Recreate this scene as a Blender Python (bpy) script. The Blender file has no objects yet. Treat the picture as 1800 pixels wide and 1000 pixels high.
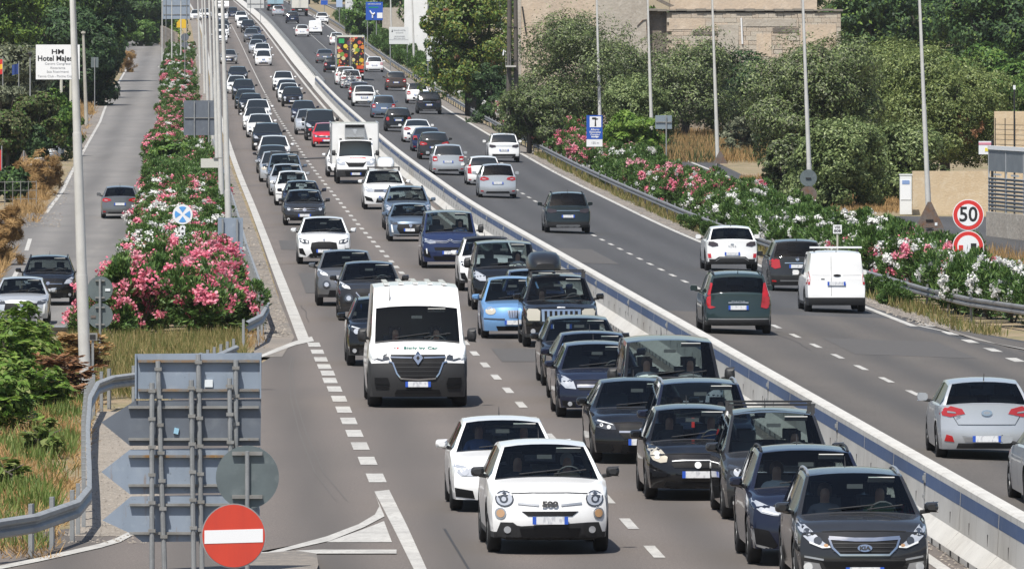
import bpy, bmesh, math, random
import numpy as np
from mathutils import Vector, Matrix
from mathutils.bvhtree import BVHTree
from bpy_extras.object_utils import world_to_camera_view

rnd = random.Random(7)
SC = bpy.context.scene
COL = SC.collection

# ---------------------------------------------------------------- camera, sky, sun, exposure
FOCAL = 15300.0          # in pixels of an 1800 px wide frame
EYE = 7.42               # camera height above the carriageway
HORIZON = 82.0
cam = bpy.data.cameras.new('camera')
cam.sensor_width = 36.0
cam.lens = FOCAL / 1800.0 * 36.0
cam.shift_y = -(500.0 - HORIZON) / 1800.0
cam.clip_start = 1.0
cam.clip_end = 6000.0
camo = bpy.data.objects.new('camera', cam)
camo.location = (0, 0, EYE)
camo.rotation_euler = (math.radians(90), 0, 0)
COL.objects.link(camo)
SC.camera = camo

SUN_DIR = Vector((-0.22, -0.47, 1.0)).normalized()
world = bpy.data.worlds.new('World')
SC.world = world
world.use_nodes = True
wn = world.node_tree
bg = wn.nodes['Background']
sky = wn.nodes.new('ShaderNodeTexSky')
sky.sky_type = 'NISHITA'
sky.sun_disc = False
sky.sun_elevation = math.asin(SUN_DIR.z)
sky.sun_rotation = math.atan2(SUN_DIR.x, SUN_DIR.y)
sky.altitude = 50
sky.dust_density = 1.5
wn.links.new(sky.outputs[0], bg.inputs[0])
bg.inputs[1].default_value = 0.10
sun = bpy.data.lights.new('sun', 'SUN')
sun.energy = 4.9
sun.angle = math.radians(0.5)
sun.color = (1.0, 0.955, 0.88)
suno = bpy.data.objects.new('sun', sun)
suno.rotation_euler = SUN_DIR.to_track_quat('Z', 'Y').to_euler()
suno.location = (0, 200, 100)
COL.objects.link(suno)
SC.view_settings.view_transform = 'Standard'
SC.view_settings.look = 'None'
SC.view_settings.exposure = 0.32
SC.view_settings.gamma = 1.0
SC.view_settings.use_curve_mapping = False
SC.cycles.max_bounces = 6
SC.cycles.diffuse_bounces = 2
SC.cycles.glossy_bounces = 3
SC.cycles.transmission_bounces = 3
SC.cycles.transparent_max_bounces = 10
SC.cycles.caustics_reflective = False
SC.cycles.caustics_refractive = False

# ---------------------------------------------------------------- the lie of the land
# u = metres right of the line that runs along the left edge of the carriageway, Y = metres from the camera
_zt = np.array([(0, 0), (345, 0), (363, .02), (437, .52), (487, .96), (567, 1.86), (630, 2.58), (743, 3.95), (869, 5.66), (1063, 8.55), (1177, 10.35),
                (1286, 12.0), (1530, 15.6), (2000, 22.5), (3000, 37.0)])
_ct = np.array([(0, 0), (370, 0), (430, -.25), (506, -.55), (635, -1.0), (750, -1.15), (840, -1.3), (945, -1.45), (1055, -1.65), (1177, -2.0),
                (1290, -2.6), (1530, -4.2), (2000, -9.0), (3000, -30.0)])
_st = np.arange(0, 3001, 1.0)
def _smooth(t, w):
    v = np.interp(_st, t[:, 0], t[:, 1])
    k = np.ones(w) / w
    p = np.concatenate([np.full(w, v[0]), v, v[-1] + (v[-1] - v[-2]) * np.arange(1, w + 1)])
    return np.convolve(p, k, 'same')[w:-w]
STATIONS = np.concatenate([np.arange(60, 1000, 10.0), np.arange(1000, 2000, 20.0), np.arange(2000, 2601, 50.0)])
ZS = np.interp(STATIONS, _st, _smooth(_zt, 61))
CS = np.interp(STATIONS, _st, _smooth(_ct, 91))
KX = (345.0 - 900.0) / FOCAL

def cx(Y): return KX * Y + float(np.interp(Y, STATIONS, CS))
def _cl(a): return 0.0 if a < 0 else 1.0 if a > 1 else a
def ss(a):
    a = _cl(a)
    return a * a * (3 - 2 * a)
def drop(Y):
    if Y < 262: return ss((Y - 215) / 47.0)
    if Y < 290: return 1.0
    return 1 - ss((Y - 290) / 190.0)
def gz(u, Y):
    z = float(np.interp(Y, STATIONS, ZS))
    if u > 12: z += -0.28 * _cl((u - 12) / 8) - 0.22 * _cl((u - 20.3) / 1.2)
    if u < -0.8: z -= 1.15 * ss((-u - 0.8) / 1.7) * drop(Y)
    return z
def PT(u, Y, h=0.0): return Vector((u + cx(Y), Y, gz(u, Y) + h))
def uv_at(x, y, h=0.0):
    """the point (u, Y) of the ground, or h metres above it, that the photograph shows at pixel (x, y)"""
    a, b = 80.0, 2500.0
    for _ in range(50):
        m = .5 * (a + b)
        u = (x - 900.0) * m / FOCAL - cx(m)
        py = HORIZON + FOCAL * (EYE - gz(u, m) - h) / m
        if py > y: a = m
        else: b = m
    m = .5 * (a + b)
    return (x - 900.0) * m / FOCAL - cx(m), m
def AT(x, y, h=0.0):
    u, Y = uv_at(x, y, h)
    return PT(u, Y, h)
def scale_at(Y): return FOCAL / Y
def heading(Y): return math.atan2(-(cx(Y + 5) - cx(Y - 5)) / 10.0, 1.0)      # z-rotation that turns +Y along the road
def slope(Y): return math.atan2(float(np.interp(Y + 4, STATIONS, ZS) - np.interp(Y - 4, STATIONS, ZS)), 8.0)

# ---------------------------------------------------------------- materials
MATS = {}
def mat(name, color=(.5, .5, .5), rough=.6, metal=0.0, coat=0.0, noise=None, bump=None, spec=None, emit=None, island=None, trans=None, extra=None):
    """noise: list of (scale, colour, amount low, amount high, detail, stretch) mixed over the base"""
    if name in MATS: return MATS[name]
    m = bpy.data.materials.new(name)
    m.use_nodes = True
    nt = m.node_tree
    b = nt.nodes['Principled BSDF']
    b.inputs['Base Color'].default_value = (*color, 1)
    b.inputs['Roughness'].default_value = rough
    b.inputs['Metallic'].default_value = metal
    b.inputs['Coat Weight'].default_value = coat
    b.inputs['Coat Roughness'].default_value = .04
    if spec is not None: b.inputs['Specular IOR Level'].default_value = spec
    last = None
    tc = None
    if noise or bump:
        tc = nt.nodes.new('ShaderNodeTexCoord')
    def coords(stretch):
        if stretch is None: return tc.outputs['Object']
        mp = nt.nodes.new('ShaderNodeMapping')
        mp.inputs['Scale'].default_value = stretch
        nt.links.new(tc.outputs['Object'], mp.inputs[0])
        return mp.outputs[0]
    if island:
        g = nt.nodes.new('ShaderNodeNewGeometry')
        r = nt.nodes.new('ShaderNodeValToRGB')
        el = r.color_ramp.elements
        while len(el) < len(island): el.new(.5)
        for i, c in enumerate(island):
            el[i].position = i / max(1, len(island) - 1)
            el[i].color = (*c, 1)
        nt.links.new(g.outputs['Random Per Island'], r.inputs[0])
        last = r.outputs[0]
    for n in noise or ():
        sc_, c_, lo, hi = n[:4]
        det = n[4] if len(n) > 4 else 4
        t = nt.nodes.new('ShaderNodeTexNoise')
        t.inputs['Scale'].default_value = sc_
        t.inputs['Detail'].default_value = det
        t.inputs['Roughness'].default_value = .6
        nt.links.new(coords(n[5] if len(n) > 5 else None), t.inputs['Vector'])
        mr = nt.nodes.new('ShaderNodeMapRange')
        mr.inputs[1].default_value, mr.inputs[2].default_value = lo, hi
        nt.links.new(t.outputs['Fac'], mr.inputs[0])
        mx = nt.nodes.new('ShaderNodeMix')
        mx.data_type = 'RGBA'
        nt.links.new(mr.outputs[0], mx.inputs[0])
        if last is None: mx.inputs[6].default_value = (*color, 1)
        else: nt.links.new(last, mx.inputs[6])
        mx.inputs[7].default_value = (*c_, 1)
        last = mx.outputs[2]
    if last is not None: nt.links.new(last, b.inputs['Base Color'])
    if bump:
        t = nt.nodes.new('ShaderNodeTexNoise')
        t.inputs['Scale'].default_value = bump[0]
        t.inputs['Detail'].default_value = 5
        nt.links.new(coords(bump[2] if len(bump) > 2 else None), t.inputs['Vector'])
        bp = nt.nodes.new('ShaderNodeBump')
        bp.inputs['Strength'].default_value = bump[1]
        bp.inputs['Distance'].default_value = .05
        nt.links.new(t.outputs['Fac'], bp.inputs['Height'])
        nt.links.new(bp.outputs[0], b.inputs['Normal'])
    if emit:
        b.inputs['Emission Color'].default_value = (*emit[0], 1)
        b.inputs['Emission Strength'].default_value = emit[1]
    if trans:
        # leaves: some light comes through
        out = nt.nodes['Material Output']
        tr = nt.nodes.new('ShaderNodeBsdfTranslucent')
        if last is not None: nt.links.new(last, tr.inputs[0])
        else: tr.inputs[0].default_value = (*color, 1)
        mx = nt.nodes.new('ShaderNodeMixShader')
        mx.inputs[0].default_value = trans
        nt.links.new(b.outputs[0], mx.inputs[1])
        nt.links.new(tr.outputs[0], mx.inputs[2])
        nt.links.new(mx.outputs[0], out.inputs[0])
    MATS[name] = m
    return m

# ---------------------------------------------------------------- mesh helpers
def tag(o, label=None, cat=None, group=None, kind=None):
    if label: o['label'] = label
    if cat: o['category'] = cat
    if group: o['group'] = group
    if kind: o['kind'] = kind
    return o
def link(name, data, parent=None, loc=None, rot=None):
    o = bpy.data.objects.new(name, data)
    COL.objects.link(o)
    if parent is not None: o.parent = parent
    if loc is not None: o.location = loc
    if rot is not None: o.rotation_euler = rot
    return o
def empty(name, loc, rz=0.0, rx=0.0):
    o = bpy.data.objects.new(name, None)
    o.empty_display_size = .3
    o.location = loc
    o.rotation_euler = (rx, 0, rz)
    COL.objects.link(o)
    return o
def mesh(name, verts, faces, mats=(), idx=None, smooth=None):
    me = bpy.data.meshes.new(name)
    me.from_pydata([tuple(v) for v in verts], [], faces)
    for m in mats: me.materials.append(m)
    if idx is not None: me.polygons.foreach_set('material_index', idx)
    if smooth is not None:
        me.polygons.foreach_set('use_smooth', [True] * len(me.polygons))
        me.set_sharp_from_angle(angle=math.radians(smooth))
    me.update()
    return me
class MB:
    """collects boxes, tubes and prisms and links them as one mesh object"""
    def __init__(s): s.v, s.f, s.i, s.mi = [], [], [], 0
    def add(s, v, f, mi=None):
        n = len(s.v)
        s.v += [Vector(a) for a in v]
        s.f += [tuple(n + k for k in q) for q in f]
        s.i += [s.mi if mi is None else mi] * len(f)
        return s
    def box(s, c, d, rot=None, mi=None):
        c, d = Vector(c), Vector(d) * .5
        v = [Vector((x * d.x, y * d.y, z * d.z)) for x in (-1, 1) for y in (-1, 1) for z in (-1, 1)]
        if rot is not None: v = [rot @ a for a in v]
        return s.add([a + c for a in v], [(0, 1, 3, 2), (4, 6, 7, 5), (0, 4, 5, 1), (2, 3, 7, 6), (0, 2, 6, 4), (1, 5, 7, 3)], mi)
    def tube(s, path, r, n=8, cap=True, mi=None):
        path = [Vector(p) for p in path]
        rs = r if isinstance(r, (list, tuple)) else [r] * len(path)
        v, f = [], []
        for i, p in enumerate(path):
            d = (path[min(i + 1, len(path) - 1)] - path[max(i - 1, 0)]).normalized()
            a = d.cross(Vector((0, 1, 0)) if abs(d.y) < .9 else Vector((1, 0, 0))).normalized()
            b = d.cross(a)
            v += [p + (a * math.cos(2 * math.pi * k / n) + b * math.sin(2 * math.pi * k / n)) * rs[i] for k in range(n)]
        for i in range(len(path) - 1):
            f += [(i * n + k, i * n + (k + 1) % n, (i + 1) * n + (k + 1) % n, (i + 1) * n + k) for k in range(n)]
        if cap:
            f += [tuple(range(n))[::-1], tuple(range((len(path) - 1) * n, len(path) * n))]
        return s.add(v, f, mi)
    def prism(s, pts, n, mi=None):
        """pts: a closed outline in space; n: the vector it is drawn out along"""
        pts, n, k = [Vector(p) for p in pts], Vector(n), len(pts)
        return s.add(pts + [p + n for p in pts], [tuple(range(k))[::-1], tuple(range(k, 2 * k))] + [(i, (i + 1) % k, k + (i + 1) % k, k + i) for i in range(k)], mi)
    def mesh(s, name, mats, smooth=None):
        return mesh(name, s.v, s.f, mats if isinstance(mats, (list, tuple)) else [mats], s.i, smooth)
    def build(s, name, mats, parent=None, loc=None, smooth=None):
        return link(name, s.mesh(name, mats, smooth), parent, loc)
def RZ(a): return Matrix.Rotation(a, 3, 'Z')
def RX(a): return Matrix.Rotation(a, 3, 'X')
def RY(a): return Matrix.Rotation(a, 3, 'Y')
def disc(c, r, t, n=28, axis='Y'):
    """outline of a disc that faces the camera"""
    c = Vector(c)
    return [c + Vector((r * math.cos(2 * math.pi * k / n), 0, r * math.sin(2 * math.pi * k / n))) for k in range(n)]
def text(name, body, size, m, parent, loc, rot=(math.pi / 2, 0, 0), align='CENTER', extrude=.002, sx=1.0, bold=0.0):
    cu = bpy.data.curves.new(name, 'FONT')
    cu.body = body
    cu.size = size
    cu.extrude = extrude
    cu.align_x = align
    cu.align_y = 'CENTER'
    cu.offset = bold
    cu.resolution_u = 3
    cu.materials.append(m)
    t = bpy.data.objects.new(name, cu)
    COL.objects.link(t)
    dg = bpy.context.evaluated_depsgraph_get()
    dg.update()
    me = bpy.data.meshes.new_from_object(t.evaluated_get(dg))
    me.name = name
    bpy.data.objects.remove(t)
    bpy.data.curves.remove(cu)
    o = link(name, me, parent, loc, rot)
    o.scale = (sx, 1, 1)
    return o

# ---------------------------------------------------------------- common materials
m_galv = mat('galvanised_steel', (.29, .30, .305), .5, .2, noise=[(3, (.21, .22, .22), .45, .75), (30, (.36, .37, .375), .55, .8)])
m_galv_old = mat('weathered_steel', (.30, .30, .29), .55, .4, noise=[(2, (.20, .19, .17), .45, .7), (9, (.24, .15, .08), .66, .8)])
m_pole = mat('grey_pole_paint', (.56, .555, .53), .55, .05, noise=[(2, (.46, .455, .43), .45, .75)])
m_concrete = mat('barrier_concrete', (.50, .49, .46), .85, noise=[(1.2, (.43, .42, .395), .4, .7), (14, (.5, .49, .47), .55, .75), (2.5, (.33, .32, .30), .58, .8, 5, (6, 6, .5)), (.7, (.34, .325, .30), .55, .75, 5, (2, 2, .3)), (3, (.27, .25, .22), .64, .8, 6, (4, 4, .25))], bump=(40, .15))
m_white = mat('white_sign_face', (.78, .79, .80), .45)
m_black = mat('black_print', (.02, .02, .022), .5)
m_red = mat('red_sign_face', (.62, .04, .035), .4)
m_blue = mat('blue_sign_face', (.02, .09, .42), .4)
m_rubber = mat('tyre_rubber', (.022, .022, .023), .85)
# ================================================================ ground, roads, markings
m_earth = mat('dry_earth', (.25, .19, .12), .95, noise=[(.35, (.17, .15, .075), .4, .65), (3, (.32, .25, .16), .5, .75), (22, (.15, .12, .075), .55, .75)], bump=(8, .5))
m_asph = mat('carriageway_asphalt', (0.140, 0.119, 0.105), .88, noise=[(.10, (0.119, 0.103, 0.092), .4, .65), (.9, (0.131, 0.114, 0.100), .5, .8, 6, (1.5, .06, 1)), (20, (0.211, 0.184, 0.163), .53, .72, 2), (30, (0.067, 0.057, 0.051), .53, .70, 2)], bump=(90, .2))
m_asph2 = mat('newer_dark_asphalt', (0.061, 0.060, 0.061), .85, noise=[(.1, (0.058, 0.058, 0.060), .4, .65), (1.0, (0.076, 0.075, 0.077), .5, .8, 6, (1.5, .06, 1)), (18, (0.109, 0.108, 0.109), .53, .72, 2), (28, (0.027, 0.027, 0.028), .53, .70, 2)], bump=(90, .2))
m_asph3 = mat('service_road_asphalt', (.185, .175, .165), .9, noise=[(.15, (.15, .143, .136), .4, .65), (1.2, (.205, .195, .18), .5, .75, 6, (1, .15, 1)), (18, (.21, .2, .19), .55, .8), (50, (.12, .115, .11), .55, .75)], bump=(80, .2))
m_asphm = mat('worn_asphalt', (0.099, 0.088, 0.079), .88, noise=[(.12, (0.084, 0.076, 0.068), .4, .65), (.8, (0.109, 0.098, 0.085), .5, .8, 6, (1.5, .06, 1)), (20, (0.147, 0.132, 0.117), .53, .72, 2), (30, (0.047, 0.042, 0.037), .53, .70, 2)], bump=(90, .2))
m_shoulder = mat('sandy_shoulder', (.225, .195, .165), .95, noise=[(.3, (.15, .138, .125), .38, .62), (6, (.27, .235, .195), .5, .75), (30, (.14, .125, .11), .5, .72)], bump=(25, .4))
m_line = mat('road_paint', (.46, .45, .42), .75, noise=[(.8, (.34, .33, .31), .42, .66), (9, (.24, .225, .21), .52, .72), (40, (.17, .16, .15), .58, .72)])
m_tar = mat('tar_seam', (.035, .033, .032), .7)
m_skid = mat('skid_rubber', (.10, .092, .085), .9)

def wheel_tracks(m, u0, lane, amount, dark):
    """years of traffic: the strips that tyres run over are polished darker, the middle of each lane is oil-stained"""
    nt = m.node_tree
    b = nt.nodes['Principled BSDF']
    src = b.inputs['Base Color'].links[0].from_socket
    tc = nt.nodes.new('ShaderNodeTexCoord')
    sp = nt.nodes.new('ShaderNodeSeparateXYZ')
    nt.links.new(tc.outputs['Object'], sp.inputs[0])
    def M(op, a, b_, c=None):
        n = nt.nodes.new('ShaderNodeMath')
        n.operation = op
        for k, x in enumerate((a, b_, c)):
            if x is None: continue
            if hasattr(x, 'links'): nt.links.new(x, n.inputs[k])
            else: n.inputs[k].default_value = x
        return n.outputs[0]
    u = M('MULTIPLY_ADD', sp.outputs[1], -KX, sp.outputs[0])
    ph = M('MULTIPLY', M('SUBTRACT', u, u0), 4 * math.pi / lane)
    w = M('MULTIPLY_ADD', M('COSINE', ph, None), -.5, .5)
    no = nt.nodes.new('ShaderNodeTexNoise')
    no.inputs['Scale'].default_value = .25
    mp = nt.nodes.new('ShaderNodeMapping')
    mp.inputs['Scale'].default_value = (2.5, .12, 1)
    nt.links.new(tc.outputs['Object'], mp.inputs[0])
    nt.links.new(mp.outputs[0], no.inputs['Vector'])
    f = M('MULTIPLY', M('MULTIPLY', w, no.outputs['Fac']), amount)
    mx = nt.nodes.new('ShaderNodeMix')
    mx.data_type = 'RGBA'
    nt.links.new(f, mx.inputs[0])
    nt.links.new(src, mx.inputs[6])
    mx.inputs[7].default_value = (*dark, 1)
    nt.links.new(mx.outputs[2], b.inputs['Base Color'])
wheel_tracks(m_asph, 2.9, 3.83, 1.5, (.082, .073, .066))
wheel_tracks(m_asph2, 12.0, 3.75, 1.3, (.042, .042, .043))
wheel_tracks(m_asphm, 12.0, 3.75, 1.3, (.058, .055, .053))
wheel_tracks(m_asph3, -6.3, 4.2, 1.2, (.10, .096, .092))
def grid_sheet(name, us, Ys, m, h, parent=None, kind='structure', fn=None):
    v, f = [], []
    k = len(us)
    for Y in Ys:
        for u in us: v.append(PT(u, Y, h if fn is None else h + fn(u, Y)))
    for i in range(len(Ys) - 1):
        f += [(i * k + j, i * k + j + 1, (i + 1) * k + j + 1, (i + 1) * k + j) for j in range(k - 1)]
    o = link(name, mesh(name, v, f, [m], smooth=60), parent)
    if parent is None: tag(o, kind=kind)
    return o
def strip(name, edges, m, h, parent=None, kind='structure', cols=4):
    """edges: list of (Y, u left, u right), filled in at every station so that it lies true on the ground"""
    e = np.array(edges, float)
    Ys = sorted(set([Y for Y in STATIONS if e[0, 0] < Y < e[-1, 0]]) | {e[0, 0], e[-1, 0]} | set(e[:, 0]))
    v, f = [], []
    for Y in Ys:
        a, b = np.interp(Y, e[:, 0], e[:, 1]), np.interp(Y, e[:, 0], e[:, 2])
        ks = sorted(set([a + (b - a) * t / cols for t in range(cols + 1)]))
        if len(ks) < cols + 1: ks = [a + (b - a) * t / cols for t in range(cols + 1)]
        v += [PT(u, Y, h) for u in ks]
    k = cols + 1
    for i in range(len(Ys) - 1):
        f += [(i * k + j, i * k + j + 1, (i + 1) * k + j + 1, (i + 1) * k + j) for j in range(k - 1)]
    o = link(name, mesh(name, v, f, [m], smooth=60), parent)
    if parent is None: tag(o, kind=kind)
    return o
def flat_poly(name, pix, m, h, parent=None, kind='structure'):
    """a flat marking or patch on the level near ground, its outline read off the photograph"""
    v = [AT(x, y) for x, y in pix]
    for a in v: a.z += h
    bm = bmesh.new()
    bm.faces.new([bm.verts.new(a) for a in v])
    bmesh.ops.triangulate(bm, faces=bm.faces)
    for q in bm.faces:
        if q.normal.z < 0: q.normal_flip()
    me = bpy.data.meshes.new(name)
    bm.to_mesh(me)
    bm.free()
    me.materials.append(m)
    o = link(name, me, parent)
    if parent is None: tag(o, kind=kind)
    return o

us = [-900, -300, -120, -60, -40, -28, -20, -15, -12, -10, -9, -8, -7, -6, -5, -4.5, -4, -3.5, -3, -2.6, -2.2, -1.8, -1.4, -1, -.5, 0, 1, 2, 3, 5, 8, 11, 12, 14, 16, 18, 20, 20.5, 21, 21.6, 22.5, 24, 26, 30, 34, 40, 50, 70, 110, 300, 900]
grid_sheet('ground', us, STATIONS, m_earth, -.06)

W = grid_sheet
road = strip('carriageway', [(62, -8, 11.6), (118, -8, 11.6), (124, -6.2, 11.6), (135, -1.6, 11.6), (172, -1.55, 11.6), (186, -.2, 11.6), (196, 1.0, 11.6), (210, 1.9, 11.6), (222, 2.3, 11.6), (260, 2.45, 11.6), (430, 2.5, 11.6), (2600, 2.5, 11.6)], m_asph, 0, cols=6)
road2 = strip('far_carriageway', [(62, 11.4, 27), (180, 11.4, 26), (225, 11.4, 23.2), (250, 11.4, 20.7), (285, 11.4, 20.2), (2600, 11.4, 20.3)], m_asph2, .004, cols=18)
strip('worn_road_patch', [(62, 12.1, 27), (180, 12.1, 26), (225, 12.1, 23.2), (246, 12.1, 19.6)], m_asphm, .008, cols=18)
m_gravel = mat('rubble_gravel', (.27, .235, .195), .95, noise=[(.6, (.21, .185, .155), .4, .65), (11, (.40, .36, .31), .54, .66, 3), (19, (.13, .115, .10), .54, .66, 3)], bump=(14, .8))
strip('hard_shoulder', [(132, -1.95, -.9), (140, -1.95, -.6), (165, -2.05, -.7), (177, -2.0, -.7)], m_gravel, .004)
strip('sandy_verge', [(208, 1.35, 2.05), (222, 1.55, 2.5), (260, 1.5, 2.42), (460, 1.4, 2.3), (700, 1.3, 2.3), (2600, 1.3, 2.3)], m_shoulder, .008)
strip('left_sandy_edge', [(520, -7.6, -6.0), (560, -7.8, -5.9), (700, -7.2, -5.8)], m_shoulder, .004)
strip('right_verge', [(230, 20.6, 21.6), (255, 19.95, 21.4), (700, 20.15, 21.3), (2600, 20.2, 21.4)], m_shoulder, .010)
sroad = strip('service_road', [(262, -12, -2.7), (300, -7.4, -2.5), (345, -7.2, -2.3), (372, -10, -2.2), (392, -10.5, -2.1), (400, -7.0, -2.1), (420, -6.6, -2.0), (500, -6.2, -1.9), (600, -5.9, -1.6), (700, -6.0, -1.4), (760, -5.8, -1.3), (830, -5.6, -1.25), (900, -5.7, -1.2), (985, -7.0, -1.9), (1040, -8.6, -4.6), (1110, -12.5, -9)], m_asph3, 0, cols=8)
sroad2 = strip('right_service_road', [(62, 27.6, 33), (180, 26.6, 31), (225, 25.5, 30), (330, 25.3, 33), (352, 25.3, 60), (385, 25.4, 60), (395, 25.4, 31), (420, 25.4, 29.6), (520, 26.0, 31), (548, 26.0, 60), (560, 26.0, 31), (700, 26, 31), (1500, 26, 30.5)], m_asph2, 0, cols=8)

# ---- painted lines: one part each, laid on the road they belong to
def line(name, edges, parent, h=.008, w=None):
    if w: edges = [(Y, u - w / 2, u + w / 2) for Y, u in edges]
    return strip(name, edges, m_line, h, parent, cols=1)
line('edge_line', [(219.5, 2.72), (300, 2.66), (430, 2.62), (900, 2.6), (2600, 2.6)], road, w=.30)
line('edge_line', [(62, 10.62), (2600, 10.62)], road, w=.20)
line('edge_line', [(62, 11.95), (2600, 11.95)], road2, h=.012, w=.18)
line('edge_line', [(239, 19.72), (300, 19.78), (420, 19.9), (600, 20.0), (2600, 20.05)], road2, h=.012, w=.22)
line('edge_line', [(208, 24.6), (222, 22.2), (233, 20.6), (240, 19.9)], road2, h=.012, w=.16)
line('edge_line', [(398, -6.75), (430, -6.35), (520, -6.05), (600, -5.75), (700, -5.85), (760, -5.65), (830, -5.45), (900, -5.55), (985, -6.8)], sroad, w=.17)
line('edge_line', [(352, -6.85), (366, -6.95)], sroad, w=.17)
line('edge_line', [(318, -6.7), (330, -6.75)], sroad, w=.17)
line('edge_line', [(392, 29.35), (420, 29.3), (520, 29.35)], sroad2, w=.2)
line('edge_line', [(330, 28.7), (392, 29.35)], sroad2, w=.12)
line('edge_line', [(600, 26.3), (1500, 26.3)], sroad2, w=.15)
def dashes(name, u, Ys, ln, w, parent, h):
    for Y in Ys:
        uu = u(Y) if callable(u) else u
        strip(name, [(Y, uu - w / 2, uu + w / 2), (Y + ln, uu - w / 2, uu + w / 2)], m_line, h, parent, cols=1)
d1 = [126.4 + 7.5 * k for k in range(-2, 78)]
dashes('lane_dash', 6.73, d1, 3.0, .17, road, .008)
line('far_lane_line', [(d1[-1] + 8, 6.73), (2600, 6.73)], road, w=.07)
d2 = [128 + 7.5 * k for k in range(-2, 60)]
dashes('lane_dash', lambda Y: 15.62 + .5 * _cl((Y - 250) / 200), d2, 3.0, .15, road2, .012)
line('far_lane_line', [(d2[-1] + 8, 16.15), (2600, 16.2)], road2, h=.012, w=.06)
for px, py in [(552, 606), (558, 618.5), (564, 632), (570, 644.5), (576, 656), (580, 669), (588, 684), (596, 701), (604, 720), (613, 740), (623, 762), (633, 784), (646, 810), (661, 840)]:
    u, Y = uv_at(px, py)
    strip('merge_dash', [(Y - 1.5, u - .15, u + .15), (Y + 1.5, u - .15, u + .15)], m_line, .008, road, cols=1)
for px, py in [(1630, 571), (1670, 586), (1705, 600), (1745, 615), (1785, 633), (1827, 651), (1870, 671)]:
    u, Y = uv_at(px, py)
    strip('merge_dash', [(Y - 1.3, u - .14, u + .14), (Y + 1.3, u - .14, u + .14)], m_line, .012, road2, cols=1)
flat_poly('merge_line', [(658, 864), (684, 861), (716, 925), (750, 1000), (790, 1088), (765, 1088), (727, 1000), (690, 925)], m_line, .008, road)
flat_poly('gore_line', [(659, 868), (667, 890), (659, 905), (630, 922), (575, 943), (520, 958), (459, 974), (380, 984), (380, 989), (459, 978), (522, 964), (580, 951), (640, 927), (676, 908)], m_line, .012, road)
flat_poly('gore_triangle', [(574, 953), (634, 932), (675, 916), (689, 953)], m_line, .008, road)
flat_poly('gore_line', [(452, 972), (560, 967), (697, 967), (697, 974), (560, 974), (452, 982)], m_line, .016, road)
flat_poly('ramp_line', [(548, 592), (552, 600), (519, 607), (489, 618), (462, 628), (400, 652), (398, 648), (462, 623), (487, 612), (516, 601)], m_line, .012, road)
flat_poly('ramp_line', [(-60, 1003), (0, 995), (66, 981), (176, 956), (205, 946), (225, 936), (232, 942), (212, 953), (178, 963), (66, 988), (0, 1001), (-60, 1009)], m_line, .012, road)
# seams and skid marks
line_m = m_tar
for u0, Ya, Yb in ((3.9, 118, 134), (8.7, 176, 240)):
    strip('tar_seam', [(Ya, u0 - .015, u0 + .015), (Yb, u0 - .1, u0 - .06)], m_tar, .006, road, cols=1)
flat_poly('tar_seam', [(455, 281), (470, 281), (620, 276), (620, 277.5), (470, 282.5), (455, 282.5)], m_tar, .03, road)
for off in (0, 7):
    pts = [(512, 628), (507, 650), (510, 700), (525, 760), (552, 830), (590, 880)]
    flat_poly('skid_mark', [(x + off * (y - 560) / 120., y) for x, y in pts] + [(x + off * (y - 560) / 120. + 2.2, y) for x, y in pts[::-1]], m_skid, .005, road)
flat_poly('traffic_island', [(430, 1004), (455, 984), (520, 979), (556, 984), (560, 1004), (540, 1060), (300, 1075), (290, 1012)], m_shoulder, .10)

m_patch = mat('repair_patch', (.075, .070, .066), .9, noise=[(8, (.095, .09, .085), .5, .75)])
for u0, u1, Ya, Yb, par in ((3.3, 6.2, 262, 285, road), (7.2, 8.6, 205, 214, road), (3.1, 4.4, 318, 333, road), (16.2, 19.2, 214, 226, road2), (12.6, 14.6, 300, 322, road2)):
    strip('repair_patch', [(Ya, u0, u1), (Yb, u0 + .05, u1 + .02)], m_patch, .007 if par is road else .0115, par, cols=3)
rk = random.Random(9)
for k in range(9):
    par, lo, hi, h = (road, 2.9, 10.4, .0075) if k < 5 else (road2, 12.3, 19.6, .0118)
    Ya, ua = rk.uniform(122, 330), rk.uniform(lo, hi)
    pts = [(Ya, ua)]
    for _ in range(7): pts.append((pts[-1][0] + rk.uniform(1.2, 3.4), min(hi, max(lo, pts[-1][1] + rk.uniform(-.10, .10)))))
    w = rk.uniform(.006, .012)
    strip('crack', [(y, u - w, u + w) for y, u in pts], m_tar, h, par, cols=1)

def pebbles(name, n, u0, u1, Y0, Y1, size, m, seed):
    """grit that has been thrown to the edges of the road"""
    r = np.random.default_rng(seed)
    v, f = [], []
    for k in range(n):
        p = PT(r.uniform(u0, u1), Y0 + (Y1 - Y0) * r.random() ** 1.6, .005)
        a = size * r.uniform(.4, 1.4)
        b = len(v)
        v += [p + Vector((a * r.uniform(.6, 1), 0, .3 * a)), p + Vector((0, a, .3 * a)), p + Vector((-a * r.uniform(.6, 1), 0, .3 * a)), p + Vector((0, -a, .3 * a)), p + Vector((0, 0, a * .9))]
        f += [(b, b + 1, b + 4), (b + 1, b + 2, b + 4), (b + 2, b + 3, b + 4), (b + 3, b, b + 4)]
    return tag(link(name, mesh(name, v, f, [m])), kind='stuff')
m_grit = mat('grit', (.30, .265, .225), .95, island=[(.13, .115, .10), (.22, .195, .165), (.32, .285, .245)])
pebbles('roadside_gravel', 1800, 1.3, 2.42, 222, 520, .05, m_grit, 1)
pebbles('roadside_gravel', 1600, 19.9, 21.6, 240, 520, .05, m_grit, 2)
pebbles('roadside_gravel', 900, -2.0, -.6, 130, 180, .026, m_grit, 3)
pebbles('roadside_gravel', 500, 10.75, 11.0, 118, 300, .03, m_grit, 4)
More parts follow.
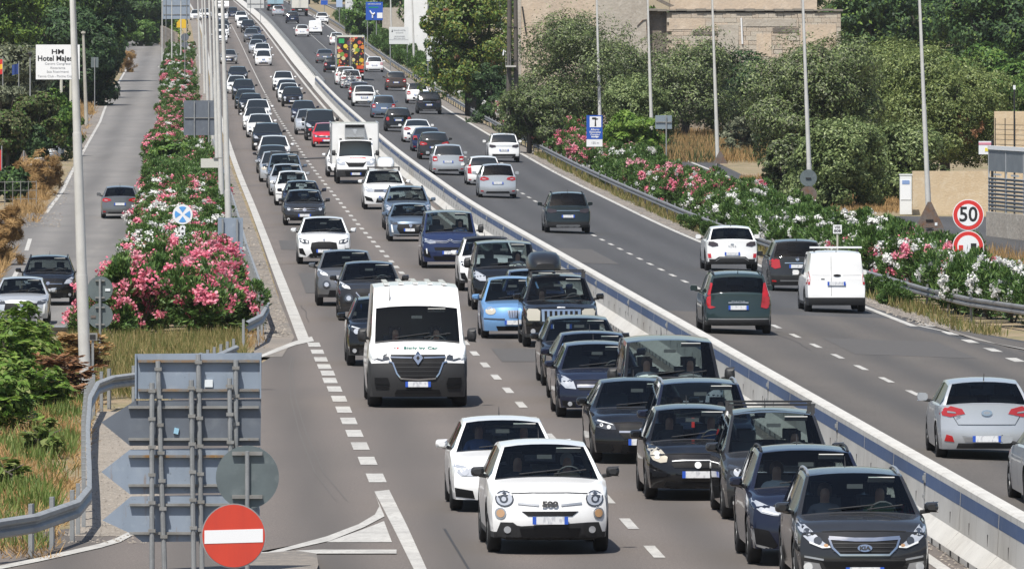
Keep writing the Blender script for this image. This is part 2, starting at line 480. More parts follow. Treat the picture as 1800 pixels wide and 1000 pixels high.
pebbles('roadside_gravel', 700, -7.4, -5.9, 380, 720, .06, m_grit, 5)
# ================================================================ vehicles
def paint(name, c, metal=.0, rough=.28, dust=.0):
    dark = max(c) < .1
    return mat('paint_' + name, c, .5 if dark else rough, 0 if dark else metal, 1.0 if dark else .8, spec=.03 if dark else .22, noise=[(1.3, tuple(min(1, a * .86 + .012) for a in c), .45, .75)])
P = dict(
    white=paint('white', (.80, .80, .79)), pearl=paint('pearl_white', (.74, .75, .75)), silver=paint('silver', (.52, .54, .56), .45, .34), grey=paint('grey', (.16, .165, .17), .5, .32),
    dgrey=paint('dark_grey', (.024, .0245, .026), .3), black=paint('black', (.0075, .0075, .0085)), navy=paint('navy', (.010, .013, .028), .2), dblue=paint('deep_blue', (.016, .026, .075), .3),
    lblue=paint('sky_blue', (.17, .34, .60), .3), sblue=paint('steel_blue', (.15, .20, .27), .5, .32), red=paint('red', (.55, .016, .025)), green=paint('dark_green', (.021, .037, .039), .3),
    brown=paint('brown', (.06, .045, .038), .4), maroon=paint('maroon', (.055, .012, .014), .3), beige=paint('champagne', (.36, .34, .31), .5, .32), cream=paint('cream', (.72, .70, .62)), teal=paint('dark_teal', (.014, .021, .024), .3),
    cyan=paint('pale_blue', (.33, .49, .57)))
m_trim = mat('black_plastic', (.022, .022, .023), .55)
m_clad = mat('grey_plastic_cladding', (.020, .020, .021), .6)
m_under = mat('underbody', (.008, .008, .008), .9)
m_chrome = mat('chrome', (.62, .63, .64), .16, 1.0)
m_satin = mat('satin_silver', (.48, .49, .5), .35, .7)
m_grille = mat('black_grille', (.006, .006, .007), .6, spec=.25)
m_lampglass = mat('clear_lamp', (.55, .57, .60), .12, .35, 1.0)
m_lampdark = mat('lamp_housing', (.10, .105, .11), .15, .6, 1.0)
m_lampwarm = mat('aged_lamp', (.62, .56, .44), .2, .3, 1.0)
m_drl = mat('bright_lamp', (.74, .75, .74), .2, 0, 1.0)
m_amber = mat('amber_lamp', (.52, .31, .16), .2, .2, 1.0)
m_tail = mat('red_lamp', (.42, .010, .012), .15, 0, 1.0)
m_smoke = mat('smoked_lamp', (.035, .018, .02), .12, 0, 1.0)
m_plate = mat('plate_face', (.74, .75, .76), .4, noise=[(22, (.52, .53, .56), .5, .66, 1, (1, 1, .5))])
m_plateblue = mat('plate_band', (.03, .10, .50), .4)
m_rim = mat('alloy_rim', (.36, .37, .38), .35, .8)
m_rimdark = mat('dark_rim', (.04, .04, .042), .4, .5)
m_seat = mat('seat_cloth', (.09, .09, .093), .85)
m_dash = mat('dashboard', (.10, .10, .10), .7)
m_card = mat('sun_visor', (.45, .45, .43), .7)
m_glassd = mat('dark_window', (.014, .018, .021), .06, 0, 0, spec=.7)
def glass_mat(name='car_glass', tint=(.74, .82, .82)):
    m = bpy.data.materials.new(name)
    m.use_nodes = True
    nt = m.node_tree
    nt.nodes.remove(nt.nodes['Principled BSDF'])
    out = nt.nodes['Material Output']
    tr = nt.nodes.new('ShaderNodeBsdfTransparent')
    tr.inputs[0].default_value = (*tint, 1)
    gl = nt.nodes.new('ShaderNodeBsdfGlossy')
    gl.inputs['Roughness'].default_value = .03
    fr = nt.nodes.new('ShaderNodeFresnel')
    fr.inputs[0].default_value = 1.42
    mx = nt.nodes.new('ShaderNodeMixShader')
    nt.links.new(fr.outputs[0], mx.inputs[0])
    nt.links.new(tr.outputs[0], mx.inputs[1])
    nt.links.new(gl.outputs[0], mx.inputs[2])
    nt.links.new(mx.outputs[0], out.inputs[0])
    return m
m_glass = glass_mat()
m_glasst = glass_mat('tinted_car_glass', (.30, .34, .34))

DEF = dict(L=4.1, W=1.75, H=1.48, wb=2.55, fo=.84, R=.315, sill=.20, hf=.76, hc=.96, yc=1.12, yr0=1.80, yr1=3.55, yb=3.98, zb=1.00, be=.93, ze=.92, th=.70, crown=.05, sweep=.30, rsweep=.18, clad=False, tw=.20, nose=.12, glassrear=True, front='gen', rear='gen', dark_roof=False, bars=None)
S = {}
def spec(name, base=None, **k):
    d = dict(S[base] if base else DEF)
    d.update(k)
    d['name'] = name
    S[name] = d
spec('hatch')
spec('punto', W=1.69, L=4.03, front='punto', hf=.77)
spec('lancia', L=3.78, W=1.70, H=1.53, wb=2.39, yr1=3.2, yb=3.62, front='lancia', hf=.80)
spec('mini500', L=3.57, W=1.63, H=1.49, wb=2.30, fo=.72, yc=.92, yr0=1.5, yr1=2.95, yb=3.42, front='round', hf=.80, rear='gen')
spec('panda', L=3.65, W=1.64, H=1.54, wb=2.30, fo=.75, yc=.95, yr0=1.55, yr1=3.2, yb=3.55, hf=.82, hc=1.0, front='lancia')
spec('fiatx', L=4.25, W=1.80, H=1.575, wb=2.57, fo=.88, R=.335, hf=.90, hc=1.09, yc=1.12, yr0=1.80, yr1=3.5, yb=4.1, zb=1.1, be=1.05, ze=1.02, sill=.24, clad=True, front='fiatx', sweep=.34)
spec('a3', L=4.31, W=1.785, H=1.43, wb=2.63, fo=.89, hf=.72, hc=.95, yc=1.25, yr0=2.0, front='audi', yr1=3.6, yb=4.15)
spec('polo', L=4.05, W=1.75, H=1.45, front='vw', hf=.75)
spec('p208', L=4.05, W=1.745, H=1.43, front='peugeot', hf=.76)
spec('alfa', L=4.22, W=1.73, H=1.44, rear='wide', yr1=3.35, yb=3.95)
spec('i30', L=4.30, W=1.78, H=1.45, wb=2.65, rear='i30', yr1=3.55, yb=4.1, zb=1.03, be=.95, ze=.98, R=.325)
spec('astra', L=4.25, W=1.753, H=1.46, wb=2.61, front='astra', hf=.76, hc=.97, yr1=3.55, yb=4.1)
spec('merc', L=4.75, W=1.82, H=1.44, wb=2.86, fo=.84, hf=.74, hc=.96, yc=1.42, yr0=2.2, yr1=3.55, yb=4.2, zb=1.04, ze=.98, be=.95, front='merc', R=.33)
spec('sedan', L=4.68, W=1.82, H=1.44, wb=2.82, fo=.86, hf=.73, hc=.95, yc=1.38, yr0=2.15, yr1=3.5, yb=4.2, zb=1.05, ze=.98, be=.94, R=.325)
spec('cla', 'sedan', rear='wide')
spec('wagon', L=4.65, W=1.80, H=1.47, wb=2.75, hf=.76, hc=.98, yc=1.3, yr0=2.05, yr1=4.1, yb=4.5, front='led', be=.95)
spec('suv', L=4.35, W=1.82, H=1.62, wb=2.62, fo=.86, R=.345, sill=.25, hf=.90, hc=1.09, yc=1.15, yr0=1.85, yr1=3.75, yb=4.2, zb=1.12, be=1.04, ze=1.02, clad=True, th=.72, bars='rail', front='suv', rear='gen')
spec('suv_white', 'suv', bars=None, front='x2')
spec('kia', 'suv', L=4.44, W=1.855, H=1.585, wb=2.64, front='kia', clad=False, bars='chrome', hf=.85, hc=1.05, yr0=1.95, be=1.0, ze=1.0)
spec('bmw', 'suv', L=4.45, W=1.85, H=1.62, front='bmw', clad=False, bars='rail', hf=.88, yc=1.25)
spec('x2', 'suv', L=4.45, W=1.845, H=1.59, front='x2', clad=False, bars=None, hf=.88, yr1=3.4)
spec('juke', 'suv', L=4.13, W=1.765, H=1.57, wb=2.53, front='juke', bars=None, clad=True, hf=.88, yr1=3.2, yb=3.95, sweep=.36)
spec('kona', 'suv', L=4.2, W=1.80, H=1.56, front='led', bars='rail')
spec('bigsuv', 'suv', L=4.78, W=1.94, H=1.74, wb=2.88, hf=.98, hc=1.18, zb=1.2, be=1.12, ze=1.08, yr1=4.15, yb=4.65, R=.37, yc=1.3, yr0=2.0)
spec('touareg', 'bigsuv', front='touareg', clad=False, bars='bars')
spec('jeep', 'bigsuv', L=4.75, W=1.87, H=1.74, front='jeep', clad=True, bars='bars', sweep=.16, nose=.06, hf=1.0, hc=1.14, yr0=1.9)
spec('jogger', 'suv', L=4.55, W=1.785, H=1.63, wb=2.9, rear='jogger', yr1=4.3, yb=4.48, zb=1.08, bars='rail', th=.74)
spec('puma', 'suv', L=4.19, W=1.805, H=1.54, wb=2.59, rear='puma', yr1=3.3, yb=3.95, zb=1.1, bars=None)
spec('meriva', 'suv', L=4.29, W=1.81, H=1.62, rear='meriva', clad=False, bars=None, yr1=3.85, yb=4.18, zb=1.08, R=.33, sill=.2)
spec('cactus', 'suv', L=4.5, W=1.84, H=1.66, rear='slim', yr1=3.9, yb=4.3, zb=1.12)
spec('cmax', 'suv', L=4.38, W=1.83, H=1.61, rear='wide', clad=False, bars=None, yr1=3.8, yb=4.2, R=.325, sill=.2, zb=1.07)
spec('verso', 'suv', L=4.44, W=1.79, H=1.62, rear='gen', clad=False, bars=None, yr1=4.0, yb=4.33, R=.325, sill=.2, zb=1.05)
spec('volvo', L=4.3, W=1.77, H=1.47, rear='tall', yr1=3.7, yb=4.15)
spec('seat', 'suv', rear='slim', bars='rail', W=1.84)
spec('captur', 'suv', L=4.2, W=1.8, H=1.58, rear='wide', bars=None)
spec('country', 'suv', L=4.2, W=1.80, H=1.58, rear='mini', bars='rail', hf=.9)
spec('tucson', 'suv', W=1.86, rear='bar', bars='rail')
spec('duster', 'suv', rear='gen', L=4.3, bars='rail', W=1.82)
spec('kuga', 'suv', W=1.86, H=1.68, rear='slim', bars='rail')
spec('touran', L=4.42, W=1.795, H=1.66, wb=2.68, fo=.9, hf=.84, hc=1.06, yc=1.1, yr0=1.85, yr1=3.95, yb=4.33, zb=1.08, be=1.0, ze=.98, th=.74, front='vw', bars='bars', R=.325)
spec('mpv', 'touran', L=4.6, W=1.83, H=1.66, front='gen', bars='chrome')
spec('vito', L=4.95, W=1.93, H=1.91, wb=3.2, fo=.9, R=.34, hf=.98, hc=1.22, yc=.95, yr0=1.75, yr1=4.75, yb=4.92, zb=1.2, be=1.12, ze=1.1, th=.80, crown=.06, front='van', sill=.22)
spec('transit', 'vito', L=4.97, W=1.986, H=1.98, front='van', hf=1.0, hc=1.28)
spec('space', 'vito', L=4.95, W=1.92, H=1.90, front='citroen')
spec('courier', L=4.16, W=1.764, H=1.77, wb=2.49, fo=.85, R=.315, hf=.86, hc=1.05, yc=1.0, yr0=1.65, yr1=4.02, yb=4.13, zb=1.05, be=1.0, ze=.98, th=.80, crown=.045, rear='courier', glassrear=False, clad=True, sill=.22, rsweep=.08, rclad=(.50, .5))
spec('smallvan', 'courier', rear='courier', H=1.83, W=1.83)
spec('master', L=5.55, W=2.07, H=2.50, wb=3.68, fo=.88, R=.35, hf=1.10, hc=1.38, yc=.62, yr0=1.28, yr1=5.42, yb=5.53, zb=1.3, be=1.28, ze=1.2, th=.84, crown=.06, front='master', clad=True, sill=.22, sweep=.22, glassrear=False, tw=.30, cap=(2.06, .62), bclad=(.93, .55))
spec('cab', L=2.3, W=2.00, H=2.20, wb=3.75, fo=1.0, R=.37, hf=1.16, hc=1.42, yc=.72, yr0=1.25, yr1=2.22, yb=2.28, zb=1.4, be=1.35, ze=1.3, th=.84, crown=.06, front='iveco', sill=.35, sweep=.20, rsweep=.03, glassrear=False, bclad=(.66, .6))
spec('camper_cab', 'cab', front='van', H=2.1, W=2.0)

NSIDE = 8
def build_body(s):
    """lofts the shell of a car: x across, y from nose (0) to tail (L), z up"""
    L, W, H, R = s['L'], s['W'], s['H'], s['R']
    yc, yr0, yr1, yb = s['yc'], s['yr0'], s['yr1'], s['yb']
    ya = [s['fo'], s['fo'] + s['wb']]
    Ra = R + .055
    key = {0.0, L, yc, yr0, yr1, yb, yc - .07, .06, .16, .3, L - .05, L - .14}
    for a in ya:
        if a > L: continue
        for t in (-1.0, -.97, -.85, -.6, -.3, 0, .3, .6, .85, .97, 1.0): key.add(round(a + Ra * t, 4))
        key.add(a - Ra - .004); key.add(a + Ra + .004)
    doors = [yc + .18, yc + .18 + (yr1 - yc) * .42]
    if L > 3.9 and s['wb'] < 3.3: doors.append(min(doors[1] + .95, yr1 + .1))
    for d in doors: key |= {d - .006, d + .006}
    bp = [doors[1] - .055, doors[1] + .055]
    for b in bp: key.add(b)
    for t in np.arange(.25, L, .24): key.add(float(t))
    for t in np.linspace(yr1, yb, 5)[1:-1]: key.add(float(t))
    for t in np.linspace(yc, yr0, 6)[1:-1]: key.add(float(t))
    ks = sorted(k for k in key if 0 <= k <= L)
    ys = [ks[0]]
    for k in ks[1:]:
        if k - ys[-1] > .0035: ys.append(k)
    ys[-1] = L
    # side profile
    g = np.arange(-1, L + 1, .01)
    cap = s.get('cap')
    kp = [(-1, s['hf'] - .3), (0, s['hf']), (.35, s['hf'] + (s['hc'] - s['hf']) * .55), (yc, s['hc']), (yr0, cap[0] if cap else H - .035), (yr0 + (cap[1] if cap else (yr1 - yr0) * .4), H - (.04 if cap else 0)), (yr0 + (yr1 - yr0) * .6, H), (yr1, H - .045), (yb, s['zb']), (L, min(s['ze'] + .03, s['zb'] - .01)), (L + 1, s['ze'] - .3)]
    zt = np.interp(g, [a for a, _ in kp], [b for _, b in kp])
    k = np.ones(9) / 9
    zt = np.convolve(np.pad(zt, 4, 'edge'), k, 'valid')
    ZT = lambda y: float(np.interp(y, g, zt))
    belt = [(0, s['hf'] - .05), (yc, s['be'] - .03), (yc + .4, s['be']), (L, s['ze'])]
    ZB = lambda y: min(float(np.interp(y, [a for a, _ in belt], [b for _, b in belt])), ZT(y) - .035)
    plan = [(0, .93), (.25, .965), (.6, .99), (1.1, 1.0), (L - 1.1, 1.0), (L - .5, .985), (L - .2, .96), (L, .93)]
    WS = lambda y: W / 2 * float(np.interp(y, [a for a, _ in plan], [b for _, b in plan]))
    nose = [(.15, .5), (.30, .22), (.48, .0), (.60, .0), (.80, .35), (1.0, 1.0), (1.3, 1.8)]
    NY = lambda z: s['nose'] * float(np.interp(z / s['hf'], [a for a, _ in nose], [b for _, b in nose]))
    tail = [(.15, .8), (.32, .12), (.45, 0), (.60, .25), (.62, .4), (1.0, .8)]
    TY = lambda z: .10 * float(np.interp(z / s['ze'], [a for a, _ in tail], [b for _, b in tail]))
    def section(y):
        zs, z0, ws, ztop = ZB(y), s['sill'], WS(y), ZT(y)
        for a in ya:
            d = abs(y - a)
            if d <= Ra: z0 = max(z0, R + math.sqrt(max(0, Ra * Ra - d * d)))
        col = []
        b1 = min(z0 + .085, zs - .1)
        zz = [z0, b1] + [b1 + (zs - b1) * t for t in (.2, .42, .62, .8, .93, 1.0)]
        for z in zz:
            t = (z - s['sill']) / (zs - s['sill'])
            bul = .962 + .038 * math.sin(min(1, max(0, t) / .62) * math.pi / 2) if t < .62 else 1.0 - .03 * ((t - .62) / .38) ** 2
            if s['clad'] and z == zz[0]: bul += .006
            col.append((ws * bul, z))
        zref = zs + .03
        lam = _cl((ztop - zref - s['crown'] * .4) / max(.1, (H - .06 - zref)))
        cr = s['crown']
        xs = col[-1][0]
        we = xs * .95 * (1 - lam) + W / 2 * s['th'] * lam
        if y > yr1: we = xs * .95 * (1 - lam) + W / 2 * (s['th'] - .0) * lam
        ze = max(ztop - cr, zs + .012)
        h = ze - zs
        col.append((xs + (we - xs) * .10 - .012 * lam, zs + h * .07 + .004))
        col.append((xs + (we - xs) * .88, zs + h * .90))
        col.append((we, ze))
        for f in (.93, .62, .31, 0.0):
            col.append((we * f, ztop - (ztop - ze) * f ** 2.4))
        return col
    cols = [section(y) for y in ys]
    NC = len(cols[0])
    V, idm = [], {}
    sw = lambda x: s['sweep'] * abs(x / (W / 2)) ** 3
    rw = lambda x: s['rsweep'] * abs(x / (W / 2)) ** 3
    yf, yrr = max(yc, .6), min(yb, L - .45) if s['wb'] < 3.7 else L - .3
    def ypos(y, x, z):
        a = _cl(1 - y / yf)
        b = _cl(1 - y / .6)
        c = _cl((y - yrr) / (L - yrr))
        d = _cl((y - (L - .4)) / .4)
        return y + sw(x) * a + NY(z) * b - rw(x) * c - TY(z) * d
    def vid(i, j, sgn):
        if j == NC - 1: sgn = 1
        kk = (i, j, sgn)
        if kk not in idm:
            x, z = cols[i][j]
            idm[kk] = len(V)
            V.append((sgn * x, ypos(ys[i], x, z), z))
        return idm[kk]
    F = {'body': [], 'trim': [], 'clad': [], 'windscreen': [], 'rear_window': [], 'side_window': []}
    ym = lambda i: .5 * (ys[i] + ys[i + 1])
    for i in range(len(ys) - 1):
        y = ym(i)
        isdoor = any(abs(y - d) < .0065 for d in doors)
        for j in range(NC - 1):
            for sgn in (1, -1):
                q = [vid(i, j, sgn), vid(i, j + 1, sgn), vid(i + 1, j + 1, sgn), vid(i + 1, j, sgn)]
                if len(set(q)) < 3: continue
                q = list(dict.fromkeys(q))
                if sgn < 0: q = q[::-1]
                kind = 'body'
                if (j == 0 and s['clad']) or (s.get('bclad') and j < NSIDE - 1 and y < s['bclad'][1] and .5 * (cols[i][j][1] + cols[i][j + 1][1]) < s['bclad'][0]): kind = 'clad'
                elif s.get('rclad') and j < NSIDE - 1 and y > L - s['rclad'][1] and .5 * (cols[i][j][1] + cols[i][j + 1][1]) < s['rclad'][0]: kind = 'clad'
                elif 1 <= j < NSIDE - 1 and isdoor: kind = 'trim'
                if j == 8 and yc + .16 < y < min(yb - .06, L - .3) and not (s['glassrear'] is False and y > doors[1] + .05):
                    kind = 'trim' if bp[0] < y < bp[1] else 'side_window'
                if j >= 11 and yc < y < yr0: kind = 'windscreen'
                if j >= 11 and yc - .07 < y < yc: kind = 'trim'
                if j >= 11 and s['glassrear'] and yr1 + .02 < y < yb: kind = 'rear_window'
                if j >= 10 and s['dark_roof'] and yr0 < y < yr1: kind = 'trim'
                F[kind].append(q)
    # nose and tail
    for end in (0, len(ys) - 1):
        grid = {}
        for j in range(NSIDE):
            for c in range(NSIDE - 1, NC):
                for sgn in (1, -1):
                    if c == NC - 1 and sgn < 0: continue
                    if c == NSIDE - 1: grid[(j, c, sgn)] = vid(end, j, sgn); continue
                    if j == NSIDE - 1: grid[(j, c, sgn)] = vid(end, c, sgn); continue
                    xk, zk = cols[end][c]
                    x7, z7 = cols[end][NSIDE - 1]
                    xj, zj = cols[end][j]
                    x = xj * xk / x7
                    z = zj + (zk - z7) * (j / (NSIDE - 1.0)) ** 2
                    grid[(j, c, sgn)] = len(V)
                    V.append((sgn * x, ypos(ys[end], x, z), z))
        for j in range(NSIDE - 1):
            for c in range(NSIDE - 1, NC - 1):
                for sgn in (1, -1):
                    g2 = lambda a, b: grid[(a, b, 1 if b == NC - 1 else sgn)]
                    q = [g2(j, c), g2(j, c + 1), g2(j + 1, c + 1), g2(j + 1, c)]
                    if (sgn > 0) != (end == 0): q = q[::-1]
                    F['clad' if (j == 0 and s['clad']) or (end > 0 and s.get('rclad') and .5 * (cols[end][j][1] + cols[end][j + 1][1]) < s['rclad'][0]) or (end == 0 and s.get('bclad') and .5 * (cols[0][j][1] + cols[0][j + 1][1]) < s['bclad'][0]) else 'body'].append(q[::-1])
    VV = [Vector(v) for v in V]
    for lst in F.values():
        for n, q in enumerate(lst):
            c = sum((VV[k] for k in q), Vector()) / len(q)
            nr = (VV[q[1]] - VV[q[0]]).cross(VV[q[-1]] - VV[q[0]])
            if nr.dot(c - Vector((0, min(max(c.y, .8), L - .8), .5 * H))) < 0: lst[n] = q[::-1]
    bvh = BVHTree.FromPolygons([Vector(v) for v in V], F['body'] + F['clad'] + F['trim'] + F['windscreen'] + F['rear_window'] + F['side_window'])
    return V, F, bvh, ya, ZT, ZB, WS

def submesh(name, V, faces, mats, idx=None, smooth=35):
    used = sorted({k for f in faces for k in f})
    m = {k: n for n, k in enumerate(used)}
    return mesh(name, [(V[k][0], V[k][1], V[k][2]) for k in used], [[m[k] for k in f] for f in faces], mats, idx, smooth)

def on_shell(bvh, x, z, front, L):
    o = Vector((x, -3, z)) if front else Vector((x, L + 3, z))
    h = bvh.ray_cast(o, Vector((0, 1 if front else -1, 0)))
    if h[0] is None or abs(h[3] - 3) > 1.6: return None
    return h[0].y
def decal(bvh, L, outlines, front, off=.010, skirt=.03, cut=5):
    """pieces that lie on the nose or tail: outlines are given in front view as (x, z)"""
    V, F = [], []
    sg = -1 if front else 1
    for out in outlines:
        bm = bmesh.new()
        f = bm.faces.new([bm.verts.new((x, 0, z)) for x, z in out])
        bmesh.ops.triangulate(bm, faces=[f])
        for _ in range(cut):
            es = [e for e in bm.edges if e.calc_length() > .085]
            if not es: break
            bmesh.ops.subdivide_edges(bm, edges=es, cuts=1, use_grid_fill=False)
            bmesh.ops.triangulate(bm, faces=bm.faces)
        last = None
        vs = list(bm.verts)
        ys = []
        for v in vs:
            y = on_shell(bvh, v.co.x, v.co.z, front, L)
            k = 0
            while y is None and k < 14:
                k += 1
                v.co.x *= .98
                y = on_shell(bvh, v.co.x, v.co.z, front, L)
            ys.append(y)
        good = [y for y in ys if y is not None]
        if not good: bm.free(); continue
        md = (max if front else min)(good)
        for v, y in zip(vs, ys): v.co.y = (md if y is None else y) + sg * off
        bm.verts.index_update()
        n = len(V)
        for v in vs: V.append(v.co.copy())
        for f in bm.faces:
            q = [n + v.index for v in f.verts]
            nr = (V[q[1]] - V[q[0]]).cross(V[q[2]] - V[q[0]])
            F.append(q if nr.y * sg > 0 else q[::-1])
        for e in bm.edges:
            if len(e.link_faces) == 1:
                a, b = e.verts
                k = len(V)
                V += [a.co + Vector((0, -sg * skirt, 0)), b.co + Vector((0, -sg * skirt, 0))]
                F.append([n + a.index, n + b.index, k + 1, k])
        bm.free()
    return V, F
def ell(x, z, rx, rz=None, n=16):
    rz = rz or rx
    return [(x + rx * math.cos(2 * math.pi * k / n), z + rz * math.sin(2 * math.pi * k / n)) for k in range(n)]
def rect(x0, z0, x1, z1): return [(x0, z0), (x1, z0), (x1, z1), (x0, z1)]
def mir(p): return [(-x, z) for x, z in p][::-1]
def both(*ps): return [q for p in ps for q in (p, mir(p))]
def band(p, w):
    """a thin strip along an open polyline in front view"""
    out, k = [], len(p)
    L_, R_ = [], []
    for i in range(k):
        a, b = p[max(0, i - 1)], p[min(k - 1, i + 1)]
        dx, dz = b[0] - a[0], b[1] - a[1]
        n = math.hypot(dx, dz) or 1
        L_.append((p[i][0] - dz / n * w / 2, p[i][1] + dx / n * w / 2))
        R_.append((p[i][0] + dz / n * w / 2, p[i][1] - dx / n * w / 2))
    return L_ + R_[::-1]

def front_parts(s):
    """(part name, material, outlines, offset) in front view; h = half width, t = height of the nose"""
    h, t, st = s['W'] / 2, s['hf'], s['front']
    X = lambda p: [(a * h, b * t) for a, b in p]
    o = []
    A = lambda name, m, outs, off=.010: o.append((name, m, outs, off))
    plate_z = .50
    if st in ('gen', 'led', 'suv', 'vw', 'touareg', 'audi', 'astra'):
        hl = X([(.58, .80), (.66, .93), (.86, 1.04), (.95, 1.06), (.93, .90), (.80, .80)])
        if st == 'led': hl = X([(.55, .86), (.60, .95), (.92, 1.04), (.95, .96), (.80, .86)])
        if st in ('vw', 'touareg', 'audi'): hl = X([(.52, .80), (.50, .92), (.70, 1.0), (.92, 1.05), (.94, .93), (.80, .80)])
        if st == 'astra': hl = X([(.56, .76), (.62, .96), (.80, 1.08), (.95, 1.12), (.95, .94), (.80, .78)])
        for q in both(hl): A('headlight', m_lampdark if st in ('led', 'vw') else m_lampglass, [q])
        for q in both(ell(.74 * h, .90 * t, .065)): A('lamp_lens', m_lampglass, [q], .016)
        if st == 'led':
            for q in both(X([(.56, .94), (.60, .965), (.92, 1.05), (.93, 1.02)])): A('light_strip', m_drl, [q], .018)
        if st == 'vw':
            A('grille', m_grille, [X([(-.52, .78), (.52, .78), (.50, .93), (-.50, .93)])])
            A('chrome_strip', m_chrome, [band(X([(-.50, .80), (.50, .80)]), .018), band(X([(-.5, .91), (.5, .91)]), .014)], .016)
            A('badge', m_chrome, [ell(0, .86 * t, .075)], .022)
            for q in both(ell(.76 * h, .34 * t, .06)): A('fog_light', m_drl, [q], .018)
            A('air_intake', m_grille, [X([(-.88, .27), (.88, .27), (.86, .46), (-.86, .46)])])
        elif st == 'audi':
            A('grille', m_grille, [X([(-.40, .34), (.40, .34), (.46, .60), (.40, .93), (-.40, .93), (-.46, .60)])])
            A('chrome_strip', m_chrome, [band(X([(-.40, .93), (-.46, .60), (-.40, .34), (.40, .34), (.46, .60), (.40, .93)]), .022)], .016)
            for q in both(X([(.56, .30), (.90, .34), (.92, .54), (.60, .48)])): A('air_intake', m_grille, [q])
            A('badge', m_chrome, [ell(k * .055, .80 * t, .034) for k in (-1.5, -.5, .5, 1.5)], .02)
        elif st == 'astra':
            A('grille', m_grille, [X([(-.50, .74), (.50, .74), (.56, .90), (-.56, .90)])])
            A('chrome_strip', m_chrome, [band(X([(-.54, .84), (.54, .84)]), .06)], .018)
            A('badge', m_chrome, [ell(0, .86 * t, .06)], .024)
            A('air_intake', m_grille, [X([(-.46, .28), (.46, .28), (.42, .50), (-.42, .50)])])
            for q in both(X([(.56, .28), (.86, .32), (.88, .46), (.60, .42)])): A('air_intake', m_grille, [q])
            for q in both(ell(.70 * h, .37 * t, .045)): A('fog_light', m_lampglass, [q], .018)
        elif st == 'touareg':
            A('grille', m_grille, [X([(-.50, .80), (.50, .80), (.48, .93), (-.48, .93)])])
            A('chrome_strip', m_chrome, [band(X([(-.5, .83), (.5, .83)]), .02), band(X([(-.5, .89), (.5, .89)]), .02)], .016)
            A('badge', m_chrome, [ell(0, .86 * t, .075)], .022)
            for q in both(X([(.52, .36), (.92, .42), (.93, .62), (.60, .52)])): A('air_intake', m_grille, [q])
            A('air_intake', m_grille, [X([(-.42, .32), (.42, .32), (.36, .52), (-.36, .52)])])
        else:
            A('grille', m_grille, [X([(-.48, .66), (.48, .66), (.54, .88), (-.54, .88)])])
            A('chrome_strip', m_chrome, [band(X([(-.52, .80), (.52, .80)]), .022)], .016)
            A('badge', m_chrome, [ell(0, .82 * t, .058)], .022)
            A('air_intake', m_grille, [X([(-.60, .26), (.60, .26), (.56, .44), (-.56, .44)])])
            for q in both(X([(.66, .30), (.90, .34), (.90, .48), (.70, .46)])): A('air_intake', m_grille, [q])
            for q in both(ell(.79 * h, .40 * t, .05)): A('fog_light', m_lampglass, [q], .018)
            if st == 'suv': A('skid_plate', m_satin, [X([(-.5, .22), (.5, .22), (.46, .27), (-.46, .27)])], .02)
        plate_z = .56 if st not in ('audi',) else .48
    elif st == 'fiatx':
        for q in both(ell(.735 * h, .90 * t, .135, .115)): A('headlight', m_lampdark, [q], .014)
        for q in both(ell(.735 * h, .90 * t, .115, .098)): A('lamp_lens', m_lampglass, [q], .018)
        for q in both(ell(.745 * h, .895 * t, .062, .058)): A('lamp_lens', m_lampdark, [q], .023)
        for q in both(ell(.745 * h, .895 * t, .034, .034)): A('lamp_lens', m_lampglass, [q], .028)
        for q in both(ell(.80 * h, .665 * t, .082)): A('fog_light', m_satin, [q], .014)
        for q in both(ell(.80 * h, .665 * t, .06)): A('indicator', m_amber, [q], .02)
        A('grille', m_grille, [X([(-.36, .625), (.36, .625), (.46, .70), (-.46, .70)])])
        A('chrome_strip', m_satin, [band(X([(.18, .80), (.52, .83)]), .03), band(X([(-.18, .80), (-.52, .83)]), .03)], .013)
        A('bumper_cladding', m_clad, [X([(-.90, .22), (.90, .22), (.86, .36), (.80, .52), (.60, .52), (.52, .46), (-.52, .46), (-.60, .52), (-.80, .52), (-.86, .36)])])
        A('air_intake', m_grille, [X([(-.46, .28), (.46, .28), (.50, .43), (-.50, .43)])], .018)
        for q in both(ell(.69 * h, .40 * t, .052)): A('lower_lamp', m_lampglass, [q], .022)
        plate_z = .555
    elif st == 'round':
        for q in both(ell(.70 * h, .86 * t, .095)): A('headlight', m_lampglass, [q], .014)
        for q in both(ell(.70 * h, .62 * t, .06)): A('fog_light', m_lampglass, [q], .014)
        A('badge', m_chrome, [band(X([(-.26, .80), (.26, .80)]), .02), ell(0, .80 * t, .06)], .016)
        A('air_intake', m_grille, [X([(-.6, .25), (.6, .25), (.5, .44), (-.5, .44)])])
        plate_z = .54
    elif st == 'punto':
        hl = X([(.60, .82), (.58, .92), (.68, 1.06), (.84, 1.16), (.93, 1.14), (.95, 1.0), (.86, .86), (.72, .80)])
        for q in both(hl): A('headlight', m_lampwarm, [q], .012)
        for q in both(ell(.78 * h, .96 * t, .06)): A('lamp_lens', m_drl, [q], .018)
        A('grille', m_grille, [X([(-.46, .70), (.46, .70), (.52, .78), (.44, .82), (-.44, .82), (-.52, .78)])])
        A('chrome_strip', m_satin, [band(X([(-.50, .84), (-.3, .86), (.3, .86), (.50, .84)]), .016)], .016)
        A('badge', m_drl, [ell(0, .76 * t, .055)], .022)
        A('air_intake', m_grille, [X([(-.70, .25), (.70, .25), (.62, .40), (-.62, .40)])])
        plate_z = .56
    elif st == 'lancia':
        for q in both(ell(.72 * h, .88 * t, .13, .095)): A('headlight', m_lampwarm, [q], .012)
        A('grille', m_chrome, [X([(-.20, .76), (-.16, .66), (.16, .66), (.20, .76), (.22, .90), (-.22, .90)])], .014)
